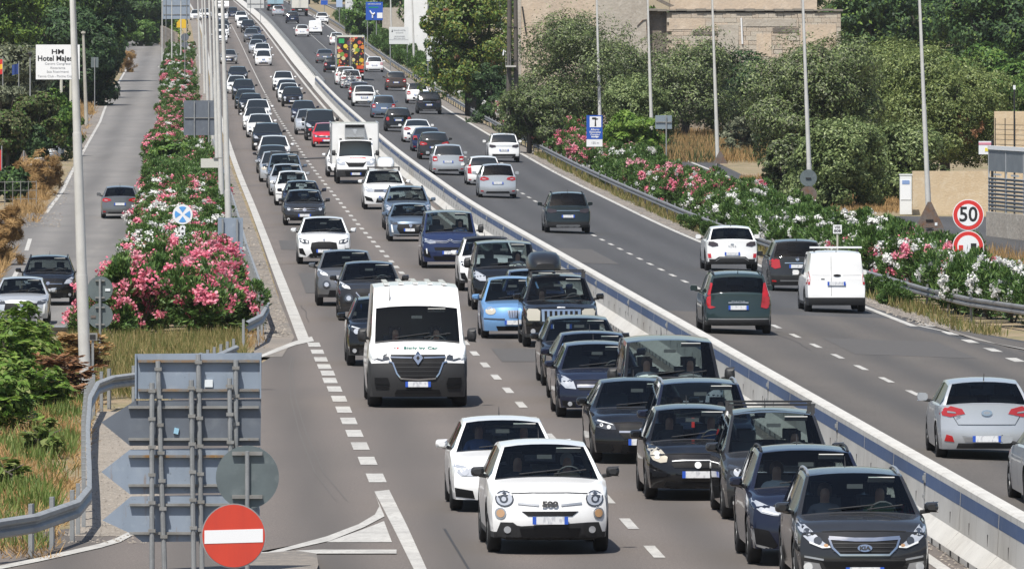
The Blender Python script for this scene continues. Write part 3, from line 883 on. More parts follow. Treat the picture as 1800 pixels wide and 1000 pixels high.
        A('grille_bars', m_grille, [band(X([(a, .68), (a * 1.15, .89)]), .012) for a in (-.14, -.07, 0, .07, .14)], .02)
        A('air_intake', m_grille, [X([(-.5, .25), (.5, .25), (.56, .40), (-.56, .40)])])
        for q in both(X([(.3, .60), (.92, .62), (.92, .655), (.3, .64)])): A('bump_strip', m_trim, [q], .014)
        plate_z = .52
    elif st == 'kia':
        hl = X([(.50, .74), (.62, .84), (.74, .98), (.93, 1.16), (.96, 1.06), (.88, .90), (.78, .80), (.62, .73)])
        for q in both(hl): A('headlight', m_lampglass, [q], .012)
        for q in both(X([(.50, .735), (.62, .725), (.80, .80), (.80, .83), (.62, .755), (.51, .765)])): A('light_strip', m_drl, [q], .02)
        for q in both(ell(.68 * h, .84 * t, .055)): A('lamp_lens', m_lampdark, [q], .018)
        for q in both(ell(.82 * h, .97 * t, .05)): A('lamp_lens', m_lampdark, [q], .018)
        for q in both(ell(.565 * h, .77 * t, .03, .022)): A('indicator', m_amber, [q], .021)
        A('grille', m_grille, [X([(-.36, .62), (.36, .62), (.46, .74), (.50, .88), (-.50, .88), (-.46, .74)])])
        A('chrome_strip', m_chrome, [band(X([(-.52, .89), (-.47, .735), (-.36, .62), (.36, .62), (.47, .735), (.52, .89)]), .028), band(X([(-.52, .89), (-.14, .865), (.14, .865), (.52, .89)]), .05)], .018)
        A('grille_bars', m_trim, [band(X([(-.46, z), (.46, z)]), .012) for z in (.68, .74, .80)], .016)
        A('badge', m_chrome, [ell(0, .73 * t, .10, .05)], .026)
        A('air_intake', m_grille, [X([(-.56, .42), (.56, .42), (.62, .52), (-.62, .52)])], .014)
        for q in both(X([(.60, .30), (.92, .36), (.94, .52), (.66, .48)])): A('fog_housing', m_satin, [q], .012)
        for q in both(ell(.82 * h, .42 * t, .06)): A('fog_light', m_drl, [q], .02)
        for q in both(band(X([(.60, .54), (.95, .60)]), .025)): A('chrome_strip', m_satin, [q], .016)
        plate_z = .36
    elif st == 'bmw':
        hl = X([(.46, .82), (.48, .93), (.70, .98), (.93, 1.08), (.94, .98), (.80, .86), (.62, .82)])
        for q in both(hl): A('headlight', m_lampglass, [q], .012)
        for q in both(X([(.50, .84), (.62, .84), (.80, .885), (.79, .91), (.62, .87)])): A('light_strip', m_drl, [q], .02)
        for q in both(X([(.04, .66), (.36, .70), (.38, .86), (.32, .93), (.04, .93)])): A('grille', m_grille, [q], .016)
        for q in both(band(X([(.03, .65), (.37, .69), (.39, .87), (.32, .945), (.03, .945), (.03, .65)]), .02)): A('chrome_strip', m_chrome, [q], .02)
        A('badge', m_chrome, [ell(0, .99 * t, .04)], .016)
        for q in both(X([(.52, .28), (.88, .34), (.92, .62), (.70, .58)])): A('air_intake', m_grille, [q], .012)
        for q in both(band(X([(.94, .60), (.90, .34), (.50, .24)]), .035)): A('light_strip', m_satin, [q], .018)
        A('air_intake', m_grille, [X([(-.46, .26), (.46, .26), (.40, .50), (-.40, .50)])], .012)
        plate_z = .55
    elif st == 'x2':
        hl = X([(.54, .80), (.56, .92), (.90, 1.02), (.93, .90), (.76, .80)])
        for q in both(hl): A('headlight', m_lampdark, [q], .012)
        for q in both(X([(.58, .83), (.60, .9), (.68, .92), (.66, .84)]), X([(.74, .85), (.75, .92), (.84, .95), (.83, .87)])): A('light_strip', m_drl, [q], .018)
        A('grille', m_grille, [X([(-.42, .42), (.42, .42), (.50, .62), (.46, .84), (.20, .88), (0, .84), (-.20, .88), (-.46, .84), (-.50, .62)])], .014)
        A('badge', m_chrome, [ell(0, .95 * t, .04)], .014)
        for q in both(X([(.66, .34), (.90, .42), (.93, .62), (.78, .62)])): A('air_intake', m_grille, [q])
        A('air_intake', m_grille, [X([(-.66, .24), (.66, .24), (.50, .42), (-.50, .42)])], .012)
        plate_z = .52
    elif st == 'juke':
        for q in both(X([(.60, .98), (.64, 1.05), (.92, 1.20), (.94, 1.10), (.78, 1.0)])): A('light_strip', m_drl, [q], .014)
        for q in both(ell(.66 * h, .70 * t, .115)): A('headlight', m_lampdark, [q], .014)
        for q in both(ell(.66 * h, .70 * t, .065)): A('lamp_lens', m_lampglass, [q], .02)
        A('grille', m_grille, [X([(-.36, .74), (0, .66), (.36, .74), (.44, .88), (-.44, .88)])])
        A('chrome_strip', m_chrome, [band(X([(-.44, .88), (-.3, .72), (0, .65), (.3, .72), (.44, .88)]), .03)], .018)
        A('badge', m_chrome, [ell(0, .80 * t, .055)], .022)
        A('air_intake', m_grille, [X([(-.62, .30), (.62, .30), (.56, .52), (-.56, .52)])])
        A('skid_plate', m_satin, [X([(-.5, .22), (.5, .22), (.42, .29), (-.42, .29)])], .02)
        plate_z = .46
    elif st == 'jeep':
        A('grille', m_chrome, [X([(-.50, .64), (.50, .64), (.52, .94), (-.52, .94)])], .016)
        A('grille_slots', m_grille, [rect((k - .26) * h * .135, .67 * t, (k + .26) * h * .135, .90 * t) for k in range(-3, 4)], .022)
        for q in both(X([(.56, .66), (.55, .90), (.62, .95), (.92, .96), (.94, .80), (.86, .66)])): A('headlight', m_lampwarm, [q], .016)
        A('badge', m_satin, [rect(-.10, .97 * t, .10, 1.0 * t)], .018)
        A('air_intake', m_grille, [X([(-.58, .30), (.58, .30), (.58, .48), (-.58, .48)])], .012)
        for q in both(ell(.74 * h, .40 * t, .06)): A('fog_light', m_lampglass, [q], .018)
        plate_z = .52
    elif st == 'merc':
        hl = X([(.52, .82), (.56, .96), (.86, 1.06), (.94, 1.0), (.90, .88), (.70, .82)])
        for q in both(hl): A('headlight', m_lampdark, [q], .012)
        for q in both(X([(.56, .93), (.60, .965), (.86, 1.05), (.88, 1.02)]), ell(.66 * h, .885 * t, .035, n=10), ell(.80 * h, .93 * t, .03, n=10)): A('light_strip', m_drl, [q], .02)
        A('grille', m_grille, [X([(-.36, .60), (.36, .60), (.48, .78), (.44, .93), (-.44, .93), (-.48, .78)])], .014)
        A('chrome_strip', m_chrome, [band(X([(-.46, .775), (.46, .775)]), .035)], .022)
        A('badge', m_chrome, [ell(0, .775 * t, .075)], .028)
        A('air_intake', m_grille, [X([(-.46, .24), (.46, .24), (.40, .46), (-.40, .46)])], .012)
        for q in both(X([(.54, .26), (.90, .32), (.92, .50), (.60, .46)])): A('air_intake', m_grille, [q], .012)
        A('chrome_strip', m_satin, [band(X([(-.92, .24), (-.5, .19), (.5, .19), (.92, .24)]), .02)], .02)
        plate_z = .53
    elif st == 'peugeot':
        for q in both(X([(.54, .84), (.58, .96), (.88, 1.04), (.93, .94), (.76, .84)])): A('headlight', m_lampdark, [q], .012)
        for q in both(X([(.74, .44), (.80, .84), (.86, .84), (.82, .46)])): A('light_strip', m_drl, [q], .018)
        A('grille', m_grille, [X([(-.46, .38), (.46, .38), (.60, .62), (.56, .88), (-.56, .88), (-.60, .62)])], .012)
        A('badge', m_chrome, [X([(-.07, .78), (0, .68), (.07, .78), (.06, .86), (-.06, .86)])], .022)
        A('air_intake', m_grille, [X([(-.8, .24), (.8, .24), (.74, .32), (-.74, .32)])], .012)
        A('chrome_strip', m_satin, [band(X([(-.80, .35), (.80, .35)]), .025)], .018)
        plate_z = .58
    elif st == 'citroen':
        for q in both(X([(.50, .86), (.52, .95), (.78, .99), (.94, 1.05), (.94, .92), (.70, .84)])): A('headlight', m_lampglass, [q], .012)
        A('chrome_strip', m_chrome, [band(X([(-.90, .955), (-.13, .93), (0, 1.0), (.13, .93), (.90, .955)]), .022), band(X([(-.90, .90), (-.13, .88), (0, .95), (.13, .88), (.90, .90)]), .022)], .02)
        A('air_intake', m_grille, [X([(-.52, .62), (.52, .62), (.56, .72), (-.56, .72)]), X([(-.54, .28), (.54, .28), (.6, .42), (-.6, .42)])], .012)
        for q in both(X([(.66, .36), (.90, .42), (.92, .66), (.72, .56)])): A('air_intake', m_grille, [q], .012)
        for q in both(X([(.78, .50), (.80, .68), (.84, .68), (.82, .50)])): A('light_strip', m_drl, [q], .02)
        plate_z = .54
    elif st in ('van', 'iveco', 'master'):
        if st == 'master':
            for q in both(X([(.56, .90), (.60, 1.01), (.93, 1.09), (.94, .93), (.72, .87)])): A('headlight', m_lampdark, [q], .012)
            for q in both(band(X([(.60, 1.005), (.925, 1.085), (.935, .935), (.86, .905)]), .024)): A('light_strip', m_drl, [q], .02)
            for q in both(X([(.70, .90), (.70, .965), (.84, .985), (.85, .93)])): A('lamp_lens', m_drl, [q], .018)
            A('grille', m_grille, [X([(-.34, .54), (.34, .54), (.42, .62), (.54, .92), (.54, .99), (-.54, .99), (-.54, .92), (-.42, .62)])], .014)
            A('grille_bars', m_trim, [band(X([(-a, z), (a, z)]), .014) for z, a in ((.60, .38), (.68, .42), (.76, .45), (.84, .49))], .018)
            A('chrome_strip', m_chrome, [band(X([(-.58, .865), (-.50, .84), (-.42, .64), (-.34, .545), (0, .525), (.34, .545), (.42, .64), (.50, .84), (.58, .865)]), .03), band(X([(-.55, .945), (-.12, .935)]), .03), band(X([(.12, .935), (.55, .945)]), .03)], .022)
            A('badge', m_chrome, [X([(-.10, .93), (0, .80), (.10, .93), (0, 1.06)])], .05)
            A('badge_core', m_grille, [X([(-.035, .93), (0, .885), (.035, .93), (0, .975)])], .058)
            for q in both(X([(.56, .44), (.86, .44), (.86, .56), (.60, .56)]), X([(.58, .36), (.84, .36), (.84, .42), (.58, .42)])): A('air_intake', m_grille, [q], .02)
            A('air_intake', m_grille, [X([(-.46, .26), (.46, .26), (.42, .34), (-.42, .34)])], .02)
            plate_z = .44
        elif st == 'iveco':
            for q in both(X([(.52, .84), (.56, .98), (.86, 1.12), (.94, 1.06), (.93, .86), (.72, .80)])): A('headlight', m_lampglass, [q], .012)
            for q in both(ell(.78 * h, .96 * t, .08)): A('lamp_lens', m_drl, [q], .018)
            A('grille', m_grille, [X([(-.36, .74), (.36, .74), (.54, .98), (.40, .92), (-.40, .92), (-.54, .98)])], .014)
            A('air_intake', m_grille, [X([(-.50, .36), (.50, .36), (.56, .56), (-.56, .56)])], .02)
            plate_z = .44
        else:
            for q in both(X([(.58, .84), (.60, .98), (.82, 1.10), (.94, 1.14), (.93, .94), (.76, .84)])): A('headlight', m_lampglass, [q], .012)
            A('grille', m_grille, [X([(-.50, .70), (.50, .70), (.56, .92), (-.56, .92)])], .012)
            A('chrome_strip', m_satin, [band(X([(-.52, .78), (.52, .78)]), .02), band(X([(-.54, .86), (.54, .86)]), .02)], .018)
            A('badge', m_chrome, [ell(0, .82 * t, .075)], .024)
            A('air_intake', m_grille, [X([(-.6, .28), (.6, .28), (.62, .46), (-.62, .46)])], .012)
            for q in both(ell(.76 * h, .40 * t, .05)): A('fog_light', m_lampglass, [q], .018)
            plate_z = .58
    if st in ('fiatx', 'kia', 'gen', 'punto', 'merc', 'bmw', 'astra', 'vw'):
        A('bonnet_gap', m_under, [band(X([(-.62, .985), (-.3, 1.0), (.3, 1.0), (.62, .985)]), .010)], .008)
    A('number_plate', 'plate', [rect(-.26, plate_z * t - .055, .26, plate_z * t + .055)], .028)
    return o

def rear_parts(s):
    h, t, st = s['W'] / 2, s['ze'], s['rear']
    X = lambda p: [(a * h, b * t) for a, b in p]
    o = []
    A = lambda name, m, outs, off=.010: o.append((name, m, outs, off))
    pz = .70
    if st == 'gen':
        for q in both(X([(.62, .76), (.66, .98), (.94, 1.0), (.95, .74), (.8, .72)])): A('tail_light', m_tail, [q])
        for q in both(X([(.66, .80), (.68, .86), (.84, .87), (.84, .79)])): A('lamp_lens', m_drl, [q], .016)
    elif st in ('wide', 'i30'):
        for q in both(X([(.44, .86), (.50, .95), (.80, 1.02), (.95, 1.0), (.95, .84), (.74, .80)])): A('tail_light', m_tail, [q])
        for q in both(X([(.62, .87), (.64, .895), (.80, .915), (.80, .88)])): A('lamp_lens', m_satin if st == 'i30' else m_lampglass, [q], .016)
        if st == 'i30':
            pz = .40
            for q in both(X([(.66, .34), (.70, .45), (.82, .48), (.86, .36)])): A('reflector', m_tail, [q])
            A('plate_recess', m_satin, [X([(-.44, .34), (.44, .34), (.5, .46), (-.5, .46)])], .006)
            A('badge', m_chrome, [ell(0, .88 * t, .10, .055)], .02)
            A('badge_core', m_satin, [ell(0, .88 * t, .06, .028)], .026)
            A('tailgate_gap', m_under, [band(X([(-.70, .84), (-.58, .66), (.58, .66), (.70, .84)]), .010)], .008)
    elif st == 'tall':
        for q in both(X([(.70, .64), (.74, 1.0), (.80, 1.34), (.90, 1.30), (.95, .95), (.92, .66)])): A('tail_light', m_tail, [q])
    elif st == 'jogger':
        for q in both(X([(.66, .70), (.80, .74), (.82, 1.0), (.74, 1.30), (.80, 1.33), (.90, 1.02), (.95, .72), (.82, .66)])): A('tail_light', m_tail, [q], .014)
        A('badge', m_satin, [rect(-.26, .80 * t, .26, .83 * t)], .014)
        A('chrome_strip', m_satin, [band(X([(-.92, .40), (.92, .40)]), .03)], .012)
        A('bumper_cladding', m_clad, [X([(-.95, .22), (.95, .22), (.95, .38), (-.95, .38)])], .010)
        pz = .69
    elif st == 'puma':
        for q in both(X([(.52, .86), (.54, .94), (.70, 1.0), (.92, 1.0), (.94, .90), (.74, .83)])): A('tail_light', m_smoke, [q], .014)
        for q in both(X([(.78, .46), (.80, .60), (.92, .60), (.90, .46)])): A('reflector', m_tail, [q], .012)
        A('badge', m_satin, [ell(0, .91 * t, .055, .025)], .014)
        A('bumper_cladding', m_clad, [X([(-.95, .24), (.95, .24), (.92, .42), (.60, .42), (.5, .50), (-.5, .50), (-.6, .42), (-.92, .42)])], .010)
        A('chrome_strip', m_satin, [band(X([(-.62, .36), (-.46, .45), (.46, .45), (.62, .36)]), .02)], .018)
        pz = .60
    elif st == 'meriva':
        for q in both(X([(.58, .74), (.62, .98), (.80, 1.02), (.95, .98), (.95, .80), (.78, .70)])): A('tail_light', m_tail, [q], .014)
        A('badge', m_chrome, [ell(0, 1.0 * t, .06)], .018)
        A('chrome_strip', m_chrome, [band(X([(-.44, .88), (.44, .88)]), .03)], .014)
        A('chrome_strip', m_satin, [band(X([(-.6, .34), (.6, .34)]), .025)], .012)
        pz = .78
    elif st == 'slim':
        for q in both(X([(.50, .84), (.52, .94), (.94, 1.0), (.95, .88), (.76, .80)])): A('tail_light', m_smoke, [q], .014)
        A('chrome_strip', m_chrome, [band(X([(-.5, .90), (.5, .90)]), .02)], .012)
        A('bumper_cladding', m_clad, [X([(-.95, .22), (.95, .22), (.93, .46), (-.93, .46)])], .008)
        A('skid_plate', m_satin, [X([(-.56, .24), (.56, .24), (.5, .34), (-.5, .34)])], .014)
        pz = .68
    elif st == 'bar':
        A('tail_light', m_smoke, [X([(-.94, .84), (.94, .84), (.94, .98), (-.94, .98)])], .012)
        A('bumper_cladding', m_clad, [X([(-.95, .22), (.95, .22), (.93, .44), (-.93, .44)])], .008)
        A('skid_plate', m_satin, [X([(-.46, .24), (.46, .24), (.56, .36), (-.56, .36)])], .014)
    elif st == 'mini':
        for q in both([(x, z) for x, z in ell(.78 * h, .84 * t, .105, .13)]): A('tail_light', m_tail, [q], .016)
        A('chrome_strip', m_chrome, [band(X([(-.36, .88), (.36, .88)]), .03)], .014)
        A('bumper_cladding', m_clad, [X([(-.95, .22), (.95, .22), (.93, .40), (-.93, .40)])], .008)
        A('skid_plate', m_satin, [X([(-.6, .34), (.6, .34), (.56, .42), (-.56, .42)])], .014)
        pz = .76
    elif st == 'courier':
        for q in both(X([(.86, .84), (.85, 1.06), (.88, 1.22), (.965, 1.16), (.97, .80)])): A('tail_light', m_tail, [q], .012)
        for q in both(X([(.87, .90), (.87, .99), (.955, .99), (.955, .90)])): A('lamp_lens', m_drl, [q], .017)
        A('door_handle', m_grille, [[(x, z) for x, z in ell(-.02, 1.10 * t, .11, .035)]], .02)
        A('door_gap', m_under, [band(X([(.17, .50), (.17, 1.72)]), .008), band(X([(-.80, 1.10), (-.2, 1.10)]), .006), band(X([(.2, 1.10), (.80, 1.10)]), .006)], .006)
        A('badge', m_grille, [rect(.34, .985 * t, .44, 1.005 * t)], .012)
        pz = .86
    A('number_plate', 'plate', [rect(-.26, pz * t - .055, .26, pz * t + .055)], .026)
    if st not in ('courier', 'puma', 'jogger', 'slim', 'bar', 'mini'):
        A('air_intake', m_trim, [X([(-.62, .22), (.62, .22), (.58, .32), (-.58, .32)])], .010)
        for q in both(X([(.72, .30), (.74, .35), (.88, .36), (.88, .31)])) if st != 'i30' else []: A('reflector', m_tail, [q], .012)
    return o

WHEEL = {}
def wheel_meshes(R, w):
    k = (round(R, 3), round(w, 2))
    if k not in WHEEL:
        prof = [(R * .66, -w / 2), (R * .9, -w / 2), (R * .975, -w * .42), (R, -w * .3), (R, w * .3), (R * .975, w * .42), (R * .9, w / 2), (R * .66, w / 2)]
        n = 22
        v = [(x, r * math.cos(2 * math.pi * a / n), r * math.sin(2 * math.pi * a / n)) for r, x in prof for a in range(n)]
        f = [(i * n + a, (i + 1) * n + a, (i + 1) * n + (a + 1) % n, i * n + (a + 1) % n) for i in range(len(prof) - 1) for a in range(n)]
        ty = mesh('wheel', v, f, [m_rubber], smooth=40)
        mb = MB()
        for sx in (-1, 1):
            c = Vector((sx * w * .30, 0, 0))
            mb.prism([c + Vector((0, math.cos(2 * math.pi * a / 20) * R * .66, math.sin(2 * math.pi * a / 20) * R * .66)) for a in range(20)], (sx * .01, 0, 0), mi=1)
            for q in range(5):
                a = 2 * math.pi * q / 5 + .3
                mb.box((sx * w * .40, math.cos(a) * R * .34, math.sin(a) * R * .34), (.025, R * .62, R * .17), RX(a), mi=0)
            mb.prism([c + Vector((0, math.cos(2 * math.pi * a / 12) * R * .14, math.sin(2 * math.pi * a / 12) * R * .14)) for a in range(12)], (sx * w * .16, 0, 0), mi=0)
        WHEEL[k] = (ty, mb.mesh('rim', [m_rim, m_rimdark]))
    return WHEEL[k]

def mirror_mesh(s):
    mb = MB()
    w, hgt = (.20, .15) if s['H'] < 1.85 else (.20, .30)
    k = 12
    ring = lambda y, f: [Vector((w / 2 * f * (1 if abs(math.cos(a)) < 1e-9 else math.copysign(abs(math.cos(a)) ** .7, math.cos(a))), y, hgt / 2 * f * math.copysign(abs(math.sin(a)) ** .7, math.sin(a)))) for a in [2 * math.pi * q / k for q in range(k)]]
    rings = [ring(-.09, .55), ring(-.05, .9), ring(0, 1.0), ring(.06, .96)]
    v = [p for r in rings for p in r]
    f = [(i * k + a, i * k + (a + 1) % k, (i + 1) * k + (a + 1) % k, (i + 1) * k + a) for i in range(3) for a in range(k)]
    f += [tuple(range(k))[::-1], tuple(range(3 * k, 4 * k))]
    mb.add(v, f, 0)
    return mb

CACHE = {}
def car_parts(name, far):
    """list of (part, mesh or [meshes], parent part or None, paint slot?)"""
    key = (name, far)
    if key in CACHE: return CACHE[key]
    s = S[name]
    if (name, False) in CACHE or (name, True) in CACHE:
        V, F, bvh, ya, ZT, ZB, WS = CACHE[('geo', name)]
    elif ('geo', name) not in CACHE:
        CACHE[('geo', name)] = build_body(s)
        V, F, bvh, ya, ZT, ZB, WS = CACHE[('geo', name)]
    else:
        V, F, bvh, ya, ZT, ZB, WS = CACHE[('geo', name)]
    L, W, H, R = s['L'], s['W'], s['H'], s['R']
    out = []
    faces = F['body'] + F['trim'] + F['clad']
    idx = [0] * len(F['body']) + [1] * len(F['trim']) + [2] * len(F['clad'])
    out.append(('body', submesh('body', V, faces, [P['white'], m_trim, m_clad], idx, 32), None, True, None))
    gm = m_glassd if far else m_glass
    tint = m_glassd
    if F['windscreen']: out.append(('windscreen', submesh('windscreen', V, F['windscreen'], [gm]), None, False, None))
    if F['rear_window']: out.append(('rear_window', submesh('rear_window', V, F['rear_window'], [tint if far else m_glasst]), None, False, None))
    sw = F['side_window']
    for sgn in (1, -1):
        for lo, hi in ((-9, s['yc'] + .18 + (s['yr1'] - s['yc']) * .42), (s['yc'] + .18 + (s['yr1'] - s['yc']) * .42, 99)):
            q = [f for f in sw if np.mean([V[k][0] for k in f]) * sgn > 0 and lo < np.mean([V[k][1] for k in f]) < hi]
            if q: out.append(('side_window', submesh('side_window', V, q, [gm if far or lo < 0 else m_glasst]), None, False, None))
    for front, parts in ((True, front_parts(s)), (False, rear_parts(s))):
        if name in ('cab', 'camper_cab') and not front: continue
        hosts = {}
        for pn, m, outs, off in parts:
            if far and pn in ('bonnet_gap', 'tailgate_gap', 'badge_core', 'grille_bars', 'door_gap', 'indicator', 'lower_lamp', 'bump_strip', 'plate_recess'): continue
            if pn == 'number_plate':
                x0, z0, x1, z1 = outs[0][0][0], outs[0][0][1], outs[0][2][0], outs[0][2][1]
                y = on_shell(bvh, 0, .5 * (z0 + z1), front, L)
                if y is None: continue
                y += -.03 if front else .03
                mb = MB()
                for a, b, mi in ((x0, x0 + .055, 1), (x0 + .055, x1 - .055, 0), (x1 - .055, x1, 1)):
                    mb.box(((a + b) / 2, y, (z0 + z1) / 2), (b - a, .012, z1 - z0), None, mi)
                out.append(('number_plate', mb.mesh('number_plate', [m_plate, m_plateblue]), None, False, None))
                continue
            host = None
            if pn in ('lamp_lens', 'light_strip', 'indicator'): host = 'light'
            elif pn in ('grille_bars', 'grille_slots'): host = 'grille'
            elif pn == 'badge_core': host = 'badge'
            for one in ([outs] if far else [[q] for q in outs]):
                v, f = decal(bvh, L, one, front, off, cut=3 if far else 5)
                if not f: continue
                nm = {'grille_bars': 'grille_bar', 'grille_slots': 'grille_slot'}.get(pn, pn)
                out.append((nm, mesh(nm, v, f, [m], smooth=40), host, False, None))
    # underbody
    mb = MB()
    hw = W / 2 - .24
    mb.box((0, L / 2, (s['sill'] + .60) / 2 + .03), (2 * hw, L - .5, .60 - s['sill'] + .02))
    mb.box((0, L / 2, s['sill'] + .015), (W - .16, max(.5, s['wb'] - 2 * R - .16), .03) if L > 3 else (.5, .5, .02))
    for a in ya:
        if a < L: mb.box((0, a, R + .2), (W - .2, 2 * R + .06, .2)) if False else None
    out.append(('underbody', mb.mesh('underbody', [m_under]), None, False, None))
    # wheels
    ty, rim = wheel_meshes(R, s['tw'])
    for a in ya:
        if a > L: continue
        for sgn in (-1, 1):
            out.append(('wheel', ty, None, False, Vector((sgn * (W / 2 - s['tw'] / 2 - .015), a, R))))
            if not far: out.append(('rim', rim, 'wheel', False, None))
    # mirrors
    big = s['H'] > 1.85
    mb = mirror_mesh(s)
    mm = mb.mesh('door_mirror', [P['white'] if not big else m_trim], 40)
    ym = s['yc'] + (.34 if not big else .22)
    zm = ZB(ym) + (.10 if not big else .20)
    for sgn in (-1, 1):
        out.append(('door_mirror', mm, None, not big, Vector((sgn * (WS(ym) + .10), ym, zm))))
        arm = MB()
        arm.tube([(sgn * (WS(ym) - .05), ym + .04, zm - .07), (sgn * (WS(ym) + .08), ym + .02, zm - .05)], .03, 6)
        out.append(('mirror_arm', arm.mesh('mirror_arm', [m_trim]), None, False, None))
    # roof gear
    we = W / 2 * s['th']
    if s['bars'] in ('rail', 'chrome'):
        for sgn in (-1, 1):
            mb = MB()
            ys = np.linspace(s['yr0'] + .12, s['yr1'] - .1, 7)
            mb.tube([(sgn * (we * .94), y, ZT(y) - s['crown'] * .8 + (.035 if 0 < i < 6 else .0)) for i, y in enumerate(ys)], .02, 6)
            out.append(('roof_rail', mb.mesh('roof_rail', [m_satin if s['bars'] == 'chrome' else m_trim], 50), None, False, None))
    if s['bars'] == 'bars':
        for y in (s['yr0'] + .35, s['yr0'] + 1.15):
            mb = MB()
            mb.box((0, y, ZT(y) + .09), (2 * we + .06, .06, .03))
            for sgn in (-1, 1):
                mb.prism([(sgn * (we + .02), y - .06, ZT(y) - s['crown']), (sgn * (we + .02), y + .06, ZT(y) - s['crown']), (sgn * (we + .02), y + .03, ZT(y) + .09), (sgn * (we + .02), y - .03, ZT(y) + .09)], (-sgn * .06, 0, 0))
            out.append(('roof_bar', mb.mesh('roof_bar', [m_trim]), None, False, None))
    if not far and s['L'] > 3:
        mb = MB()
        for x0, x1 in ((-.40, .22), (.12, .60)):
            y0 = s['yc'] + .02
            mb.tube([(x0 * W / 2 * 1.1, y0, ZT(y0) + .015), (x1 * W / 2 * 1.1, y0 + .09, ZT(y0 + .09) + .018)], .011, 5)
        out.append(('wiper', mb.mesh('wiper', [m_trim]), None, False, None))
        mb = MB()
        ya_ = s['yr1'] - .15 if s['front'] != 'master' else 1.45
        mb.tube([(0 if s['front'] != 'master' else -.55, ya_, ZT(ya_) - .02), (0 if s['front'] != 'master' else -.55, ya_ + .12, ZT(ya_) + (.14 if s['front'] != 'master' else .3))], [.012, .004], 5)
        out.append(('aerial', mb.mesh('aerial', [m_trim]), None, False, None))
        # cabin
        mb = MB()
        yd = s['yc'] + .42
        zb_ = s['be'] - .08
        mb.prism([(-W / 2 + .16, s['yc'] + .08, zb_ - .25), (-W / 2 + .16, s['yc'] + .08, zb_ + .02), (-W / 2 + .16, yd, zb_ + .06), (-W / 2 + .16, yd + .12, zb_ - .25)], (W - .32, 0, 0))
        out.append(('dashboard', mb.mesh('dashboard', [m_dash]), None, False, None))
        big2 = s['wb'] > 3
        for sgn in (-1, 1):
            for row, yy in enumerate((s['yc'] + 1.25, s['yc'] + 2.05)):
                if yy > s['yr1'] + .1: continue
                sb = MB()
                x = sgn * W * .205
                zs = s['sill'] + .30 + (.25 if big2 else 0)
                top = zs + .62
                sb.prism([(x - .24, yy - .02, zs - .1), (x - .24, yy + .12, zs - .1), (x - .24, yy + .24, top), (x - .24, yy + .14, top)], (.48, 0, 0))
                sb.box((x, yy - .25, zs - .05), (.48, .5, .14))
                sb.box((x, yy + .20, top + .10), (.24, .08, .17))
                out.append(('seat', sb.mesh('seat', [m_seat]), None, False, None))
        mb = MB()
        k = 14
        c = Vector((W * .205, s['yc'] + .66, s['be'] + .0))
        mb.tube([c + Vector((.18 * math.cos(2 * math.pi * q / k), -.08 * math.sin(2 * math.pi * q / k), .16 * math.sin(2 * math.pi * q / k))) for q in range(k + 1)], .014, 5, cap=False)
        out.append(('steering_wheel', mb.mesh('steering_wheel', [m_dash]), None, False, None))
        mb = MB()
        ymr = s['yr0'] - .12
        mb.box((0, ymr, ZT(ymr) - .11), (.22, .03, .06))
        out.append(('inner_mirror', mb.mesh('inner_mirror', [m_dash]), None, False, None))
        mb = MB()
        mb.box((W * .2, s['yr0'] - .03, ZT(s['yr0']) - .09), (.36, .12, .015), RX(-.6))
        out.append(('sun_visor', mb.mesh('sun_visor', [m_card]), None, False, None))
    CACHE[key] = out
    return out

CARN = [0]
ROOTS = {}
def place_car(kind, px, py, way, colour, label, cat='car', name=None, group=None, yaw=0.0, far=None, extras=None, shift=0.0, mirrors=None):
    """way 'F': comes towards the camera, 'B': drives away; (px, py) = where the nearer axle stands in the photograph"""
    s = S[kind]
    u, Y = uv_at(px, py)
    if far is None: far = py < 330
    near_axle = s['fo'] if way == 'F' else s['L'] - s['fo'] - s['wb']
    Yc = Y + s['L'] / 2 - near_axle
    uu = u + shift
    hd = heading(Yc) + yaw
    r = empty(name or ('parked_car' if False else 'car'), PT(uu, Yc), hd + (0 if way == 'F' else math.pi))
    r.rotation_mode = 'XYZ'
    # pitch with the road
    sl = slope(Yc)
    M = Matrix.Rotation(hd, 4, 'Z') @ Matrix.Rotation(sl, 4, 'X')
    if way == 'B': M = M @ Matrix.Rotation(math.pi, 4, 'Z')
    r.rotation_euler = M.to_euler()
    r.location = PT(uu, Yc, .006) if abs(gz(uu, Yc) - gz(uu, Yc)) < 1 else r.location
    tag(r, label, cat, group)
    pm = P[colour]
    lastw = None
    lights = []
    cur = {}
    off = Vector((0, -s['L'] / 2, 0))
    for pn, me, host, painted, loc in car_parts(kind, far):
        par = r
        l = off if loc is None else off + loc
        if pn == 'rim': par, l = lastw, Vector((0, 0, 0))
        elif host == 'light' and 'headlight' in cur: par, l = cur['headlight'], Vector((0, 0, 0))
        elif host == 'light' and 'tail_light' in cur: par, l = cur['tail_light'], Vector((0, 0, 0))
        elif host in ('grille', 'badge') and host in cur: par, l = cur[host], Vector((0, 0, 0))
        o = link(pn, me, par, l)
        if pn == 'wheel': lastw = o
        if host is None: cur[pn] = o
        if painted:
            o.material_slots[0].link = 'OBJECT'
            o.material_slots[0].material = pm if pn != 'door_mirror' or mirrors is None else mirrors
    ROOTS[label] = (r, s, off)
    return r
